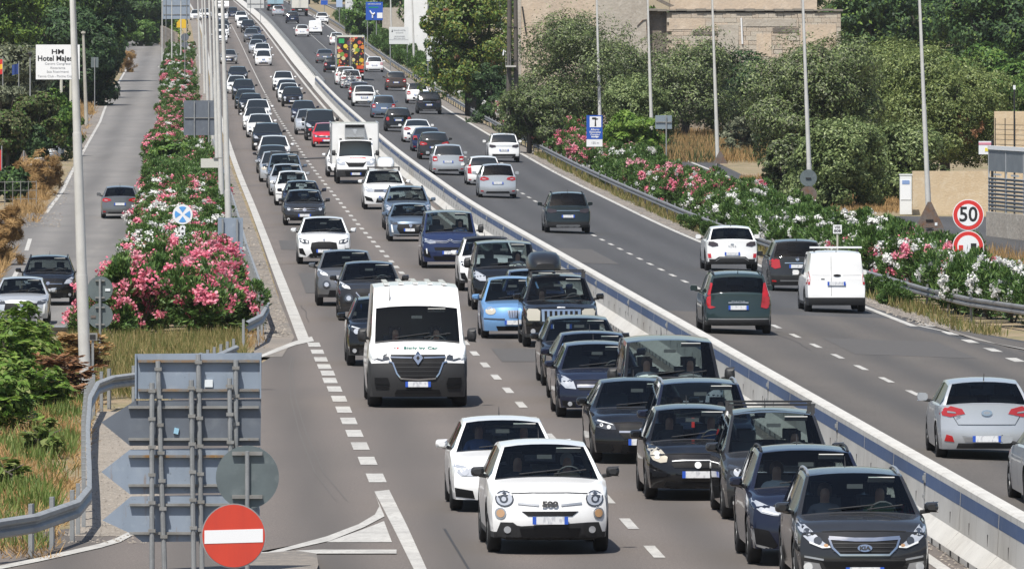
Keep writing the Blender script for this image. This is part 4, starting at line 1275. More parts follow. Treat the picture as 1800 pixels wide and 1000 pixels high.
# ---------------------------------------------------------------- the traffic, lane by lane
GA, GB = 'cars coming down the outer lane', 'cars coming down the lane beside the concrete barrier'
GC, GD = 'cars driving away beside the barrier', 'cars driving away along the outer lane'
GS = 'cars on the service roads'
lane_a = [
 ('a3', 887, 896, 'white', 'white hatchback half hidden behind the round-lamped white crossover', {}),
 ('fiatx', 960, 969, 'white', 'white crossover with round headlights and black bumper, nearest on its lane', dict(mirrors=m_trim, yaw=.012)),
 ('kona', 676, 642, 'black', 'black car peeping out from behind the big white van', {}),
 ('juke', 650, 563, 'dgrey', 'dark crossover with slim upper lamps just behind the white van', {}),
 ('juke', 609, 537, 'grey', 'grey crossover with round headlights, left of a darker twin', {}),
 ('x2', 569, 464, 'pearl', 'white sporty crossover with large black grille ahead of two grey crossovers', {}),
 ('polo', 535, 396, 'dgrey', 'dark grey hatchback with bright fog lamps behind the white sporty crossover', {}),
 ('p208', 531, 376, 'navy', 'dark blue car tucked close behind the dark grey hatchback', {}),
 ('panda', 514, 361, 'white', 'small white hatchback behind a dark blue car in the outer lane', {}),
 ('hatch', 505, 344, 'silver', 'silver hatchback with blue sun shades behind the windscreen', {}),
 ('touran', 501, 331, 'sblue', 'steel blue people carrier with blue mirrors in the outer lane', {}),
 ('lancia', 485, 320, 'silver', 'silver car with pale headlights beside the steel blue people carrier', {}),
 ('hatch', 480, 305, 'dgrey', 'dark grey hatchback ahead of a white roof, opposite the red car', {}),
 ('suv_white', 482, 291, 'white', 'white crossover wedged between two dark cars near the red hatchback', {}),
 ('suv', 470, 265, 'black', 'black crossover with yellowed headlamps in the outer lane', {}),
 ('hatch', 457, 242, 'white', 'white hatchback just behind the black crossover with yellowed lamps', {}),
 ('hatch2', 450, 229, 'white', 'white hatchback with a black roof', {}),
 ('suv_white', 453, 217, 'white', 'white crossover behind the black-roofed white hatchback', {}),
 ('kona', 441, 203, 'black', 'black car with two pale sun visors in the outer lane', {}),
 ('hatch', 433, 192, 'teal', 'dark green car behind the black car with pale visors', {}),
 ('suv', 428, 176, 'black', 'black car with bright front lamps far up the outer lane', {}),
 ('hatch', 416, 165, 'white', 'white hatchback behind the black car with bright lamps', {}),
 ('kona', 418, 149, 'black', 'black crossover right behind the champagne hatchback', {}),
 ('p208', 402, 113, 'beige', 'champagne hatchback alone in a gap of the outer lane', {}),
 ('hatch', 387, 77, 'white', 'white car beyond the champagne hatchback, partly behind lamp posts', {}),
 ('suv_white', 390, 67, 'white', 'second white car in front of the white motorhome', {}),
 ('suv', 391, 58, 'black', 'dark car under the nose of the white motorhome', {}),
 ('suv', 408, 33, 'navy', 'dark blue car with pale bumper beside the motorhome', {}),
 ('hatch', 345, 36, 'white', 'white car farthest towards the hedge at the top of the road', {}),
 ('suv_white', 361, 36, 'white', 'white car seen between the lamp posts at the top of the road', {}),
]
spec('hatch2', 'hatch', dark_roof=True)
lane_b = [
 ('kia', 1512, 1037, 'dgrey', 'charcoal crossover with chrome roof rails, nearest to the barrier at the front', {}),
 ('bmw', 1424, 990, 'navy', 'dark blue crossover with silver bumper blades behind the charcoal one', {}),
 ('touran', 1366, 911, 'dgrey', 'dark grey people carrier with two black roof bars', {}),
 ('punto', 1222, 876, 'black', 'black hatchback with one bright headlight and red charm in windscreen', {}),
 ('mpv', 1236, 842, 'navy', 'dark blue family car with chrome roof rails behind the black hatchback', {}),
 ('merc', 1126, 812, 'black', 'black saloon with chrome bar and star in its grille', {}),
 ('transit', 1181, 784, 'black', 'black van with wide windscreen close to the barrier', {}),
 ('astra', 1053, 732, 'navy', 'dark blue hatchback with broad chrome grille bar', {}),
 ('sedan', 1046, 708, 'navy', 'dark car whose roof shows behind the dark blue hatchback', {}),
 ('wagon', 1022, 677, 'black', 'black estate car in front of the off-roader with roof box', {}),
 ('jeep', 984, 609, 'black', 'black off-roader with seven-slot grille under a black roof box', {}),
 ('lancia', 903, 594, 'lblue', 'small sky blue hatchback with shield-shaped grille', {}),
 ('hatch', 938, 573, 'dblue', 'blue car almost hidden behind the roof box off-roader', {}),
 ('vito', 888, 544, 'black', 'black minibus behind the sky blue hatchback', {}),
 ('suvb', 857, 511, 'white', 'white crossover with black roof hidden behind the black minibus', {}),
 ('space', 790, 471, 'dblue', 'deep blue minibus with chrome double chevron', {}),
 ('p208', 721, 424, 'sblue', 'steel blue hatchback with bright upright lamps', {}),
 ('bigsuv', 716, 404, 'sblue', 'tall blue-grey off-roader behind the steel blue hatchback', {}),
 ('touareg', 676, 368, 'white', 'white off-roader carrying a white roof box', {}),
 ('suv_white', 604, 311, 'white', 'white car hidden beside the white box truck', {}),
 ('polo', 574, 259, 'red', 'red hatchback, the only bright red car', {}),
 ('vito', 563, 247, 'black', 'black minibus behind the red hatchback', {}),
 ('suv', 543, 237, 'silver', 'silver crossover beside the distant black minibus', {}),
 ('hatch', 534, 215, 'navy', 'dark blue hatchback behind the silver crossover', {}),
 ('mini500', 514, 188, 'black', 'tiny black hatchback with round white lamps', {}),
 ('hatch', 508, 180, 'white', 'white car right behind the tiny black hatchback', {}),
 ('hatch', 505, 173, 'navy', 'dark roof between two white cars by the barrier', {}),
 ('suv_white', 498, 160, 'white', 'white crossover with broad dark windscreen, fourth behind the red car', {}),
 ('lancia', 463, 116, 'white', 'white compact car alone in a gap beside the barrier', {}),
 ('suv_white', 461, 104, 'white', 'white crossover with black windscreen behind the lone white compact', {}),
 ('hatch', 451, 94, 'silver', 'silver car up the hill behind two white ones', {}),
 ('hatch', 455, 85, 'navy', 'dark blue car up the hill next to the silver one', {}),
 ('suv', 442, 75, 'grey', 'grey crossover with silver bumper near the crest', {}),
 ('hatch', 447, 69, 'dblue', 'dark blue roof near the crest', {}),
 ('suv', 436, 58, 'black', 'black crossover near the crest of the road', {}),
 ('hatch', 428, 50, 'white', 'white hatchback near the crest ahead of another white car', {}),
 ('hatch', 424, 39, 'white', 'last white car at the crest by the grey sign back', {}),
]
spec('suvb', 'suv_white', dark_roof=True)
lane_c = [
 ('i30', 1732, 806, 'silver', 'silver hatchback with round tailgate badge beyond the barrier', dict(yaw=-.02)),
 ('sedan', 1898, 893, 'silver', 'silver car entering at the edge beyond the barrier', {}),
 ('jogger', 1295, 587, 'green', 'dark green estate with tall red corner lamps and white plate', {}),
 ('cactus', 997, 410, 'teal', 'dark grey-green crossover seen from behind, alone in its lane', {}),
 ('cmax', 874, 348, 'silver', 'silver people carrier seen from behind with wide red lamps', {}),
 ('volvo', 850, 326, 'white', 'white car with tall red rear lamps', {}),
 ('verso', 787, 308, 'silver', 'silver people carrier close to the barrier beyond the white box truck', {}),
 ('captur', 763, 281, 'dgrey', 'dark grey crossover with wide red rear lamps', {}),
 ('sedan', 750, 267, 'dblue', 'dark blue saloon half hidden by the dark grey crossover', {}),
 ('cla', 733, 251, 'white', 'white saloon with slanted red rear lamps', {}),
 ('country', 700, 232, 'black', 'black car with big round red rear lamps', {}),
 ('verso', 674, 208, 'sblue', 'blue-grey car with red rear lamps beside the barrier', {}),
 ('tucson', 640, 188, 'white', 'white crossover with black band across its tail', {}),
 ('volvo', 632, 177, 'maroon', 'dark red car peeping out behind the white crossover', {}),
 ('cmax', 617, 156, 'white', 'white hatchback with bicycles on its tail behind the fruit truck', {}),
 ('cmax', 607, 150, 'white', 'white car overlapped by the one with bicycles', {}),
 ('hatch', 585, 128, 'black', 'dark car squeezed beside the fruit truck', {}),
 ('sedan', 571, 112, 'grey', 'grey saloon left of the fruit truck', {}),
 ('hatch', 531, 65, 'white', 'white hatchback left of the small white van', {}),
 ('kuga', 514, 42, 'navy', 'dark blue crossover driving uphill left of a white van', {}),
 ('cmax', 489, 29, 'silver', 'silver car behind the pale blue truck', {}),
]
lane_d = [
 ('meriva', 1399, 512, 'dgrey', 'dark grey people carrier with round red lamps beside white van', {}),
 ('puma', 1285, 477, 'white', 'white crossover with smoked rear lamps near the guardrail', {}),
 ('seat', 885, 285, 'white', 'white crossover with dark rear lamps near the guardrail', {}),
 ('kuga', 754, 201, 'black', 'black crossover with smoked lamps close to the guardrail', {}),
 ('suvb', 734, 183, 'white', 'white crossover with dark roof driving away', {}),
 ('duster', 696, 160, 'brown', 'brown crossover with silver bumper plate', {}),
 ('hatch', 658, 127, 'white', 'white hatchback right of the fruit truck', {}),
 ('hatch', 592, 80, 'white', 'white car hidden above the roof of the fruit truck', {}),
 ('seat', 566, 43, 'white', 'white crossover near the top by the guardrail', {}),
]
for rows, way, grp in ((lane_a, 'F', GA), (lane_b, 'F', GB), (lane_c, 'B', GC), (lane_d, 'B', GD)):
    for kind, x, y, colour, label, kw in rows:
        place_car(kind, x, y, way, colour, label, group=grp, **kw)
place_car('alfa', 211, 384, 'B', 'grey', 'grey hatchback driving up the service road beside oleanders', group=GS, far=False)
place_car('suv', 85, 536, 'F', 'black', 'black crossover behind the silver hatchback on the service road', group=GS)
place_car('p208', 38, 570, 'F', 'silver', 'silver hatchback coming down the service road, nearest to the grass bank', group=GS)
place_car('hatch', 760, 75, 'B', 'dblue', 'blue car parked under the trees by the white hotel board', group=GS)
place_car('hatch', 800, 116, 'F', 'white', 'white car partly hidden behind the oleander hedge', group=GS)
van = place_car('master', 733, 714, 'F', 'white', 'big white high-roof van with black bumper and green lettering', cat='van', name='delivery_van')
place_car('courier', 1467, 549, 'B', 'white', 'small white van with closed rear doors and white roof bar', cat='van', name='small_van')
place_car('smallvan', 554, 62, 'B', 'white', 'white van far up the hill beside a white hatchback', cat='van', name='small_van')

# ---- things carried on roofs and tails
def on_car(label, name, lab, cat, loc, mb, mats, smooth=40):
    r, s, off = ROOTS[label]
    M = r.matrix_basis
    o = mb.build(name, mats, smooth=smooth)
    o.matrix_world = M @ Matrix.Translation(off + Vector(loc))
    return tag(o, lab, cat)
def box_shell(w, l, h, n=8):
    """a roof box: rounded in plan and drawn in towards the nose"""
    mb = MB()
    rows = [(0, .55, .35), (.06, .8, .6), (.25, .95, .9), (.6, 1, 1), (.85, .97, 1), (.96, .88, .85), (1, .7, .5)]
    v, f = [], []
    sec = [(-.5, .0), (-.5, .38), (-.46, .72), (-.36, .94), (-.18, 1.0), (0, 1.02), (.18, 1.0), (.36, .94), (.46, .72), (.5, .38), (.5, 0)]
    for t, a, b in rows:
        v += [(x * w * a, t * l, z * h * b) for x, z in sec]
    k = len(sec)
    for i in range(len(rows) - 1):
        f += [(i * k + j, (i + 1) * k + j, (i + 1) * k + (j + 1) % k, i * k + (j + 1) % k) for j in range(k)]
    f += [tuple(range(k)), tuple(range((len(rows) - 1) * k, len(rows) * k))[::-1]]
    return mb.add(v, f)
L1 = 'black off-roader with seven-slot grille under a black roof box'
on_car(L1, 'roof_box', 'black roof box on the black off-roader', 'roof box', (-.30, 2.25, 1.86), box_shell(.86, 1.9, .42), [mat('box_black', (.012, .012, .013), .38, 0, .3)])
L2 = 'white off-roader carrying a white roof box'
on_car(L2, 'roof_box', 'white roof box on the white off-roader', 'roof box', (.10, 2.2, 1.86), box_shell(.80, 1.9, .40), [P['white']])
r, s, off = ROOTS['small white van with closed rear doors and white roof bar']
mb = MB()
mb.box((0, s['yr1'] - .25, s['H'] + .10), (1.5, .10, .05))
for x in (-.62, .62): mb.box((x, s['yr1'] - .25, s['H'] + .03), (.05, .08, .12), mi=1)
mb.build('roof_bar', [m_white, m_trim], r, off)
# bicycles on the tail of the white hatchback
r, s, off = ROOTS['white hatchback with bicycles on its tail behind the fruit truck']
def bicycle(lab, dy, tint, dx):
    R_ = .33
    e = empty('bicycle', (0, 0, 0))
    e.matrix_world = r.matrix_basis @ Matrix.Translation(off + Vector((dx, s['L'] + dy, .62)))
    tag(e, lab, 'bicycle', 'bicycles carried on the white hatchback')
    for x in (-.5, .5):
        mb = MB()
        mb.tube([(x + R_ * math.cos(2 * math.pi * k / 18), 0, R_ + R_ * math.sin(2 * math.pi * k / 18)) for k in range(19)], .022, 5, False)
        for k in range(4): mb.tube([(x + R_ * math.cos(math.pi * k / 4), 0, R_ + R_ * math.sin(math.pi * k / 4)), (x - R_ * math.cos(math.pi * k / 4), 0, R_ - R_ * math.sin(math.pi * k / 4))], .004, 3)
        mb.build('wheel', m_rubber, e)
    mb = MB()
    a, b, c, d = (-.5, 0, R_), (-.05, 0, .30), (-.18, 0, .80), (.36, 0, .78)
    for p, q in ((a, b), (b, c), (c, d), (b, d), (a, c), (d, (.5, 0, R_)), (d, (.34, 0, .92))): mb.tube([p, q], .02, 6)
    mb.build('frame', tint, e)
    mb = MB(); mb.tube([(.30, -.25, .95), (.34, 0, .94), (.30, .25, .95)], .014, 5); mb.build('handlebar', m_trim, e)
    mb = MB(); mb.box((-.2, 0, .86), (.24, .12, .05)); mb.build('saddle', m_trim, e)
bicycle('dark bicycle strapped outermost on the white hatchback', .30, m_trim, .12)
bicycle('white bicycle strapped behind the dark one', .14, P['white'], .22)
# a red charm in the black hatchback
on_car('black hatchback with one bright headlight and red charm in windscreen', 'charm', 'small red charm hanging in the windscreen of the black hatchback', 'charm', (.02, 1.80, 1.20), MB().box((0, 0, 0), (.05, .02, .16)), [m_red])

# ---- lettering on vehicles
m_green_ink = mat('green_lettering', (.01, .12, .09), .5)
m_red_ink = mat('red_lettering', (.55, .05, .06), .5)
def car_text(label, body, size, m, x, z, front=True, name='lettering', bold=0.0, sx=1.0, out=.016, y=None):
    r, s, off = ROOTS[label]
    bvh = CACHE[('geo', s['name'])][2]
    if y is None: y = on_shell(bvh, x, z, front, s['L'])
    # lie on the surface: tilt back by the slope there
    y2 = on_shell(bvh, x, z + size * .4, front, s['L'])
    t = math.atan2((y2 - y), size * .4) if y2 is not None else 0
    o = text(name, body, size, m, r, off + Vector((x, y - (out if front else -out), z)), (math.pi / 2 - (t if front else -t), 0, 0 if front else math.pi), sx=sx, bold=bold, extrude=.003)
    return o
VL = 'big white high-roof van with black bumper and green lettering'
car_text(VL, 'Sicily by Car', .125, m_green_ink, .06, 1.215, bold=.003, sx=1.12)
vb = CACHE[('geo', 'master')][2]
for k, c in ((-.47, mat('grey_print', (.35, .36, .36), .5)), (-.41, m_red_ink)):
    yy = on_shell(vb, k, 1.205, True, 5.55)
    MB().prism(disc((k, yy - .02, 1.205), .026, 0, 12), (0, .03, 0)).build('emblem', c, ROOTS[VL][0], ROOTS[VL][2])
car_text('white crossover with round headlights and black bumper, nearest on its lane', '500', .105, m_black, 0, .735, name='badge', bold=.007, sx=1.45, out=.03)
car_text('charcoal crossover with chrome roof rails, nearest to the barrier at the front', 'KIA', .066, m_black, 0, .62, name='badge_letters', bold=.003, sx=1.4, out=.04)
car_text('white crossover with smoked rear lamps near the guardrail', 'P U M A', .075, m_satin, 0, .87, front=False, name='tailgate_letters', out=.02)
car_text('silver hatchback with round tailgate badge beyond the barrier', 'i30', .07, m_satin, .52, .80, front=False, name='tailgate_letters', out=.02)
car_text('dark green estate with tall red corner lamps and white plate', 'DACIA', .075, m_satin, 0, .855, front=False, name='tailgate_letters', out=.02, sx=1.6)

# ---------------------------------------------------------------- lorries
def lorry(px, py, way, label, name, cat='lorry', W=2.45, L=7.5, z0=1.0, z1=3.7, box=None, door=None, nwheel=3, R=.46):
    """a box lorry: the origin lies under the end that is nearer to the camera"""
    u, Y = uv_at(px, py)
    hd, sl = heading(Y + 3), slope(Y + 3)
    e = tag(empty(name, PT(u, Y - .7)), label, cat)
    e.rotation_euler = (Matrix.Rotation(hd, 4, 'Z') @ Matrix.Rotation(sl, 4, 'X')).to_euler()
    box = box or P['white']
    MB().box((0, L / 2, (z0 + z1) / 2), (W, L, z1 - z0)).build('cargo_box', box, e)
    for x in (-W / 2, W / 2):
        MB().box((x, L / 2, z1), (.06, L + .04, .06)).build('edge_rail', m_satin, e)
        MB().box((x, -.02, (z0 + z1) / 2), (.07, .06, z1 - z0)).build('corner_post', m_satin, e)
    MB().box((0, L / 2 + .6, z0 - .12), (.9, L, .24)).build('chassis', m_under, e)
    ty, rim = wheel_meshes(R, .30)
    for y in ([1.3, 2.6, L + 1.0] if nwheel == 3 else [1.5, L + .6]):
        for x in (-W / 2 + .2, W / 2 - .2):
            w = link('wheel', ty, e, Vector((x, y, R)))
            link('rim', rim, w)
    return e
def rear_end(e, W, z0, z1, m, lamps=True):
    for sg in (-1, 1):
        MB().box((sg * W / 4, -.025, (z0 + z1) / 2), (W / 2 - .05, .03, z1 - z0 - .08)).build('rear_door', m, e)
        MB().tube([(sg * .12, -.06, z0 + .1), (sg * .12, -.06, z1 - .15)], .02, 5).build('door_bar', m_satin, e)
        MB().box((sg * (W / 2 - .25), -.02, z0 - .22), (.42, .08, .14)).build('tail_light', m_tail, e)
    MB().box((0, .1, z0 - .45), (W - .15, .1, .16)).build('bumper', m_under, e)
    MB().box((0, -.02, z0 - .24), (.52, .02, .12)).build('number_plate', m_plate, e)
def lorry_cab(e, y, W, m, h=2.6):
    mb = MB()
    mb.prism([(-W / 2, y, .5), (-W / 2, y, h), (-W / 2, y + 1.5, h), (-W / 2, y + 2.0, 1.5), (-W / 2, y + 2.0, .5)], (W, 0, 0))
    mb.build('cab', m, e)
    for sg in (-1, 1):
        MB().box((sg * (W / 2 + .22), y + 1.5, 1.9), (.2, .12, .6)).build('door_mirror', m_trim, e)
def fruit_mat():
    m = bpy.data.materials.new('fruit_print')
    m.use_nodes = True
    nt = m.node_tree
    b = nt.nodes['Principled BSDF']
    b.inputs['Roughness'].default_value = .5
    tc = nt.nodes.new('ShaderNodeTexCoord')
    prev = None
    for k, (sc_, cut) in enumerate(((2.2, .36), (3.9, .25))):
        vo = nt.nodes.new('ShaderNodeTexVoronoi')
        vo.inputs['Scale'].default_value = sc_
        nt.links.new(tc.outputs['Object'], vo.inputs['Vector'])
        sp = nt.nodes.new('ShaderNodeSeparateColor')
        nt.links.new(vo.outputs['Color'], sp.inputs[0])
        rp = nt.nodes.new('ShaderNodeValToRGB')
        rp.color_ramp.interpolation = 'CONSTANT'
        cols = [(.50, .05, .03), (.65, .42, .03), (.16, .28, .05), (.60, .20, .04), (.66, .58, .32), (.10, .04, .08), (.55, .09, .06), (.70, .55, .06)]
        el = rp.color_ramp.elements
        while len(el) < len(cols): el.new(.5)
        for i, c in enumerate(cols): el[i].position, el[i].color = i / len(cols), (*c, 1)
        nt.links.new(sp.outputs[0], rp.inputs[0])
        lt = nt.nodes.new('ShaderNodeMath')
        lt.operation = 'LESS_THAN'
        lt.inputs[1].default_value = cut * (1.25 if k == 0 else 1.0)
        nt.links.new(vo.outputs['Distance'], lt.inputs[0])
        mx = nt.nodes.new('ShaderNodeMix')
        mx.data_type = 'RGBA'
        if prev is None: mx.inputs[6].default_value = (.02, .012, .014, 1)
        else: nt.links.new(prev, mx.inputs[6])
        nt.links.new(rp.outputs[0], mx.inputs[7])
        nt.links.new(lt.outputs[0], mx.inputs[0])
        prev = mx.outputs[2]
    nt.links.new(prev, b.inputs['Base Color'])
    return m
e = lorry(616, 141, 'B', 'box lorry with colourful fruit picture on its rear doors', 'box_lorry', W=2.5, L=8.0, z0=1.0, z1=3.95, box=P['cream'])
rear_end(e, 2.5, 1.0, 3.9, fruit_mat())
MB().box((-.82, -.05, 3.52), (.5, .02, .42)).build('green_logo', mat('green_logo_print', (.03, .34, .10), .5), e)
for sg in (-1, 1): MB().box((sg * .85, -.05, 1.16), (.6, .02, .3)).build('orange_panel', mat('orange_panel', (.62, .09, .03), .5), e)
lorry_cab(e, 8.1, 2.4, P['white'])
e = lorry(527, 29, 'B', 'tall white lorry at the top of the road driving away', 'white_lorry', W=2.5, L=9.0, z0=1.2, z1=4.0)
rear_end(e, 2.5, 1.2, 3.95, P['cream'])
lorry_cab(e, 9.1, 2.4, P['white'])
e = lorry(484, 20, 'B', 'pale blue lorry at the very top of the road beyond the silver car', 'blue_lorry', W=2.5, L=9.0, z0=1.1, z1=4.0, box=P['cyan'])
rear_end(e, 2.5, 1.1, 3.95, P['cyan'])
lorry_cab(e, 9.1, 2.4, P['white'])
# white box truck coming down beside the barrier
TL = 'white refrigerated box truck with red lettering on its bonnet'
e = place_car('cab', 625, 323, 'F', 'white', TL, cat='truck', name='box_truck', far=False)
off = ROOTS[TL][2]
def tb(mb, name, m, smooth=None): return mb.build(name, m, e, off, smooth)
tb(MB().box((0, 4.75, 1.98), (2.36, 4.7, 2.02)), 'cargo_box', P['white'])
for x in (-1.18, 1.18):
    tb(MB().box((x, 2.42, 1.98), (.06, .06, 2.06)), 'corner_post', m_satin)
    tb(MB().box((x, 4.75, 3.0), (.07, 4.75, .06)), 'edge_rail', m_satin)
tb(MB().box((-.02, 2.18, 2.62), (1.0, .42, .62)), 'cooling_unit', m_satin)
tb(MB().box((-.02, 1.955, 2.86), (.95, .03, .16)), 'cooling_grille', m_grille)
tb(MB().prism([(-.16, 1.94, 2.72), (.12, 1.94, 2.72), (.0, 1.94, 2.42)], (0, .03, 0)), 'emblem', P['silver'])
tb(MB().box((0, 4.2, .72), (.9, 5.4, .3)), 'chassis', m_under)
ty, rim = wheel_meshes(.37, .3)
for x in (-.85, .85):
    w = link('wheel', ty, e, off + Vector((x, 4.75, .37)))
    link('rim', rim, w)
for x in (-.75, .75): tb(MB().box((x, 1.05, 2.22), (.12, .10, .08)), 'marker_lamp', m_trim)
car_text(TL, 'inconsefa', .20, m_red_ink, .1, 1.30, bold=.006, sx=1.1)
# motorhome
ML = 'white motorhome with a cabin over its windscreen near the crest'
e = place_car('camper_cab', 388, 42, 'F', 'white', ML, cat='motorhome', name='motorhome', far=True)
off = ROOTS[ML][2]
tb(MB().box((0, 4.6, 1.9), (2.2, 4.9, 2.3)), 'living_box', P['white'])
tb(MB().prism([(-1.1, 2.2, 2.05), (-1.1, .75, 2.1), (-1.1, .6, 2.35), (-1.1, 1.2, 3.05), (-1.1, 2.2, 3.05)], (2.2, 0, 0)), 'over_cab', P['white'])
tb(MB().box((0, .93, 2.78), (1.1, .1, .12), RX(-.75)), 'over_cab_window', m_glassd)
for x in (-.85, .85): link('wheel', ty, e, off + Vector((x, 4.75, .37)))
# ribs on the roof of the big white van
r, s, off = ROOTS[VL]
for x in (-.6, -.3, 0, .3, .6): MB().box((x, 3.6, 2.50 - .02 * abs(x) / .6), (.10, 3.2, .03)).build('roof_rib', P['white'], r, off)

# ---------------------------------------------------------------- people in the nearest cars
m_skin = mat('skin', (.42, .24, .16), .6)
m_hair = {'dark': mat('dark_hair', (.018, .014, .012), .7), 'brown': mat('brown_hair', (.08, .045, .025), .7), 'grey': mat('grey_hair', (.30, .29, .28), .7)}
m_shirt = {k: mat('shirt_' + k, c, .85) for k, c in dict(white=(.62, .62, .60), sand=(.42, .33, .22), red=(.50, .04, .04), blue=(.06, .10, .22), grey=(.16, .16, .17), black=(.03, .03, .032), green=(.08, .13, .07)).items()}
def seated_body(driver):
    """one continuous body, grown with a skin over a seated skeleton that faces -y; hips at the origin"""
    J = {'hip': (0, 0, .05, .15), 'belly': (0, -.0, .22, .145), 'chest': (0, .04, .42, .165), 'neck': (0, .05, .56, .06), 'chin': (0, .03, .63, .075), 'head': (0, .02, .72, .098), 'crown': (0, .03, .80, .07), 'nose': (0, -.085, .695, .018)}
    E = [('hip', 'belly'), ('belly', 'chest'), ('chest', 'neck'), ('neck', 'chin'), ('chin', 'head'), ('head', 'crown'), ('head', 'nose')]
    for n, sg in (('l', -1), ('r', 1)):
        J['sh' + n] = (sg * .17, .05, .49, .068)
        J['el' + n] = (sg * .25, -.12, .27, .047)
        J['wr' + n] = (sg * .17, -.36, .36 if driver else .12, .032)
        J['ha' + n] = (sg * .14, -.43, .40 if driver else .11, .040)
        J['kn' + n] = (sg * .12, -.46, .12, .075)
        J['an' + n] = (sg * .12, -.60, -.22, .05)
        J['to' + n] = (sg * .12, -.74, -.26, .042)
        E += [('chest', 'sh' + n), ('sh' + n, 'el' + n), ('el' + n, 'wr' + n), ('wr' + n, 'ha' + n), ('hip', 'kn' + n), ('kn' + n, 'an' + n), ('an' + n, 'to' + n)]
    names = list(J)
    me = bpy.data.meshes.new('body')
    me.from_pydata([J[n][:3] for n in names], [(names.index(a), names.index(b)) for a, b in E], [])
    o = bpy.data.objects.new('body', me)
    COL.objects.link(o)
    md = o.modifiers.new('skin', 'SKIN')
    for v, n in zip(me.skin_vertices[0].data, names):
        v.radius = (J[n][3], J[n][3])
        v.use_root = n == 'hip'
    o.modifiers.new('sub', 'SUBSURF').levels = 1
    dg = bpy.context.evaluated_depsgraph_get()
    dg.update()
    out = bpy.data.meshes.new_from_object(o.evaluated_get(dg))
    bpy.data.objects.remove(o)
    out.name = 'person'
    out.materials.clear()
    out.materials.append(m_skin); out.materials.append(m_shirt['grey']); out.materials.append(m_shirt['blue'])
    for f in out.polygons:
        c = f.center
        f.material_index = 0 if c.z > .575 or (c.y < -.14 and abs(c.x) > .10 and c.z > .2) else 1 if c.z > .14 and c.y > -.2 else 2
        f.use_smooth = True
    return out
BODY = {True: seated_body(True), False: seated_body(False)}
hm = MB()
k = 10
v, f = [], []
for i, (z, rr) in enumerate(((.66, .105), (.72, .116), (.78, .108), (.83, .07), (.85, .0))):
    v += [(math.cos(2 * math.pi * a / k) * rr * .9, .05 + math.sin(2 * math.pi * a / k) * rr * (1.0 if math.sin(2 * math.pi * a / k) > 0 else .55 if i < 2 else .85), z) for a in range(k)]
for i in range(4): f += [(i * k + a, i * k + (a + 1) % k, (i + 1) * k + (a + 1) % k, (i + 1) * k + a) for a in range(k)]
hm.add(v, f)
HAIR = hm.mesh('hair', [m_hair['dark']], 60)
def person(car, side, shirt, hair, label):
    r, s, off = ROOTS[car]
    drv = side > 0
    o = link('person', BODY[drv])
    big = .25 if s['wb'] > 3 else 0
    o.matrix_world = r.matrix_basis @ Matrix.Translation(off + Vector((side * s['W'] * .205, s['yc'] + 1.12, s['sill'] + .30 + big)))
    o.material_slots[1].link = 'OBJECT'
    o.material_slots[1].material = m_shirt[shirt]
    tag(o, label, 'person', 'people seated in the nearest cars')
    h = link('hair', HAIR, o)
    h.material_slots[0].link = 'OBJECT'
    h.material_slots[0].material = m_hair[hair]
W_ = 'white crossover with round headlights and black bumper, nearest on its lane'
person(W_, 1, 'sand', 'grey', 'driver in a sand shirt behind the wheel of the round-lamped white crossover')
person(W_, -1, 'black', 'dark', 'dark-haired passenger in black in the round-lamped white crossover')
W_ = 'white hatchback half hidden behind the round-lamped white crossover'
person(W_, 1, 'grey', 'dark', 'driver in grey in the half hidden white hatchback')
person(W_, -1, 'blue', 'brown', 'passenger in blue in the half hidden white hatchback')
W_ = 'charcoal crossover with chrome roof rails, nearest to the barrier at the front'
person(W_, 1, 'green', 'dark', 'driver in a green shirt in the charcoal crossover with chrome rails')
person(W_, -1, 'grey', 'brown', 'passenger in grey in the charcoal crossover with chrome rails')
W_ = 'dark blue crossover with silver bumper blades behind the charcoal one'
person(W_, 1, 'blue', 'dark', 'driver in blue in the crossover with silver bumper blades')
person(W_, -1, 'white', 'brown', 'passenger in white in the crossover with silver bumper blades')
W_ = 'dark grey people carrier with two black roof bars'
person(W_, 1, 'black', 'dark', 'driver in black in the people carrier with roof bars')
W_ = 'black hatchback with one bright headlight and red charm in windscreen'
person(W_, 1, 'blue', 'grey', 'driver in blue in the black hatchback with the red charm')
person(W_, -1, 'black', 'dark', 'passenger in black in the black hatchback with the red charm')
W_ = 'dark blue family car with chrome roof rails behind the black hatchback'
person(W_, 1, 'grey', 'dark', 'driver in grey in the dark blue family car')
person(W_, -1, 'sand', 'brown', 'passenger in sand colour in the dark blue family car')
W_ = 'black van with wide windscreen close to the barrier'
person(W_, 1, 'grey', 'dark', 'driver in grey in the black van by the barrier')
person(W_, -1, 'white', 'brown', 'passenger in white in the black van by the barrier')
person(VL, 1, 'grey', 'dark', 'driver in grey in the big white high-roof van')
person(VL, -1, 'red', 'dark', 'passenger in red in the big white high-roof van')
W_ = 'black off-roader with seven-slot grille under a black roof box'
person(W_, -1, 'sand', 'brown', 'passenger in sand colour in the seven-slot off-roader')
person('black minibus behind the sky blue hatchback', 1, 'white', 'dark', 'driver in white in the black minibus')
person('deep blue minibus with chrome double chevron', 1, 'blue', 'dark', 'driver in blue in the deep blue minibus')
# ================================================================ barrier, guardrails, lamp posts, signs
m_bblue = mat('barrier_blue_band', (.045, .085, .185), .85, noise=[(2, (.065, .105, .20), .45, .7), (14, (.16, .18, .22), .6, .8)])
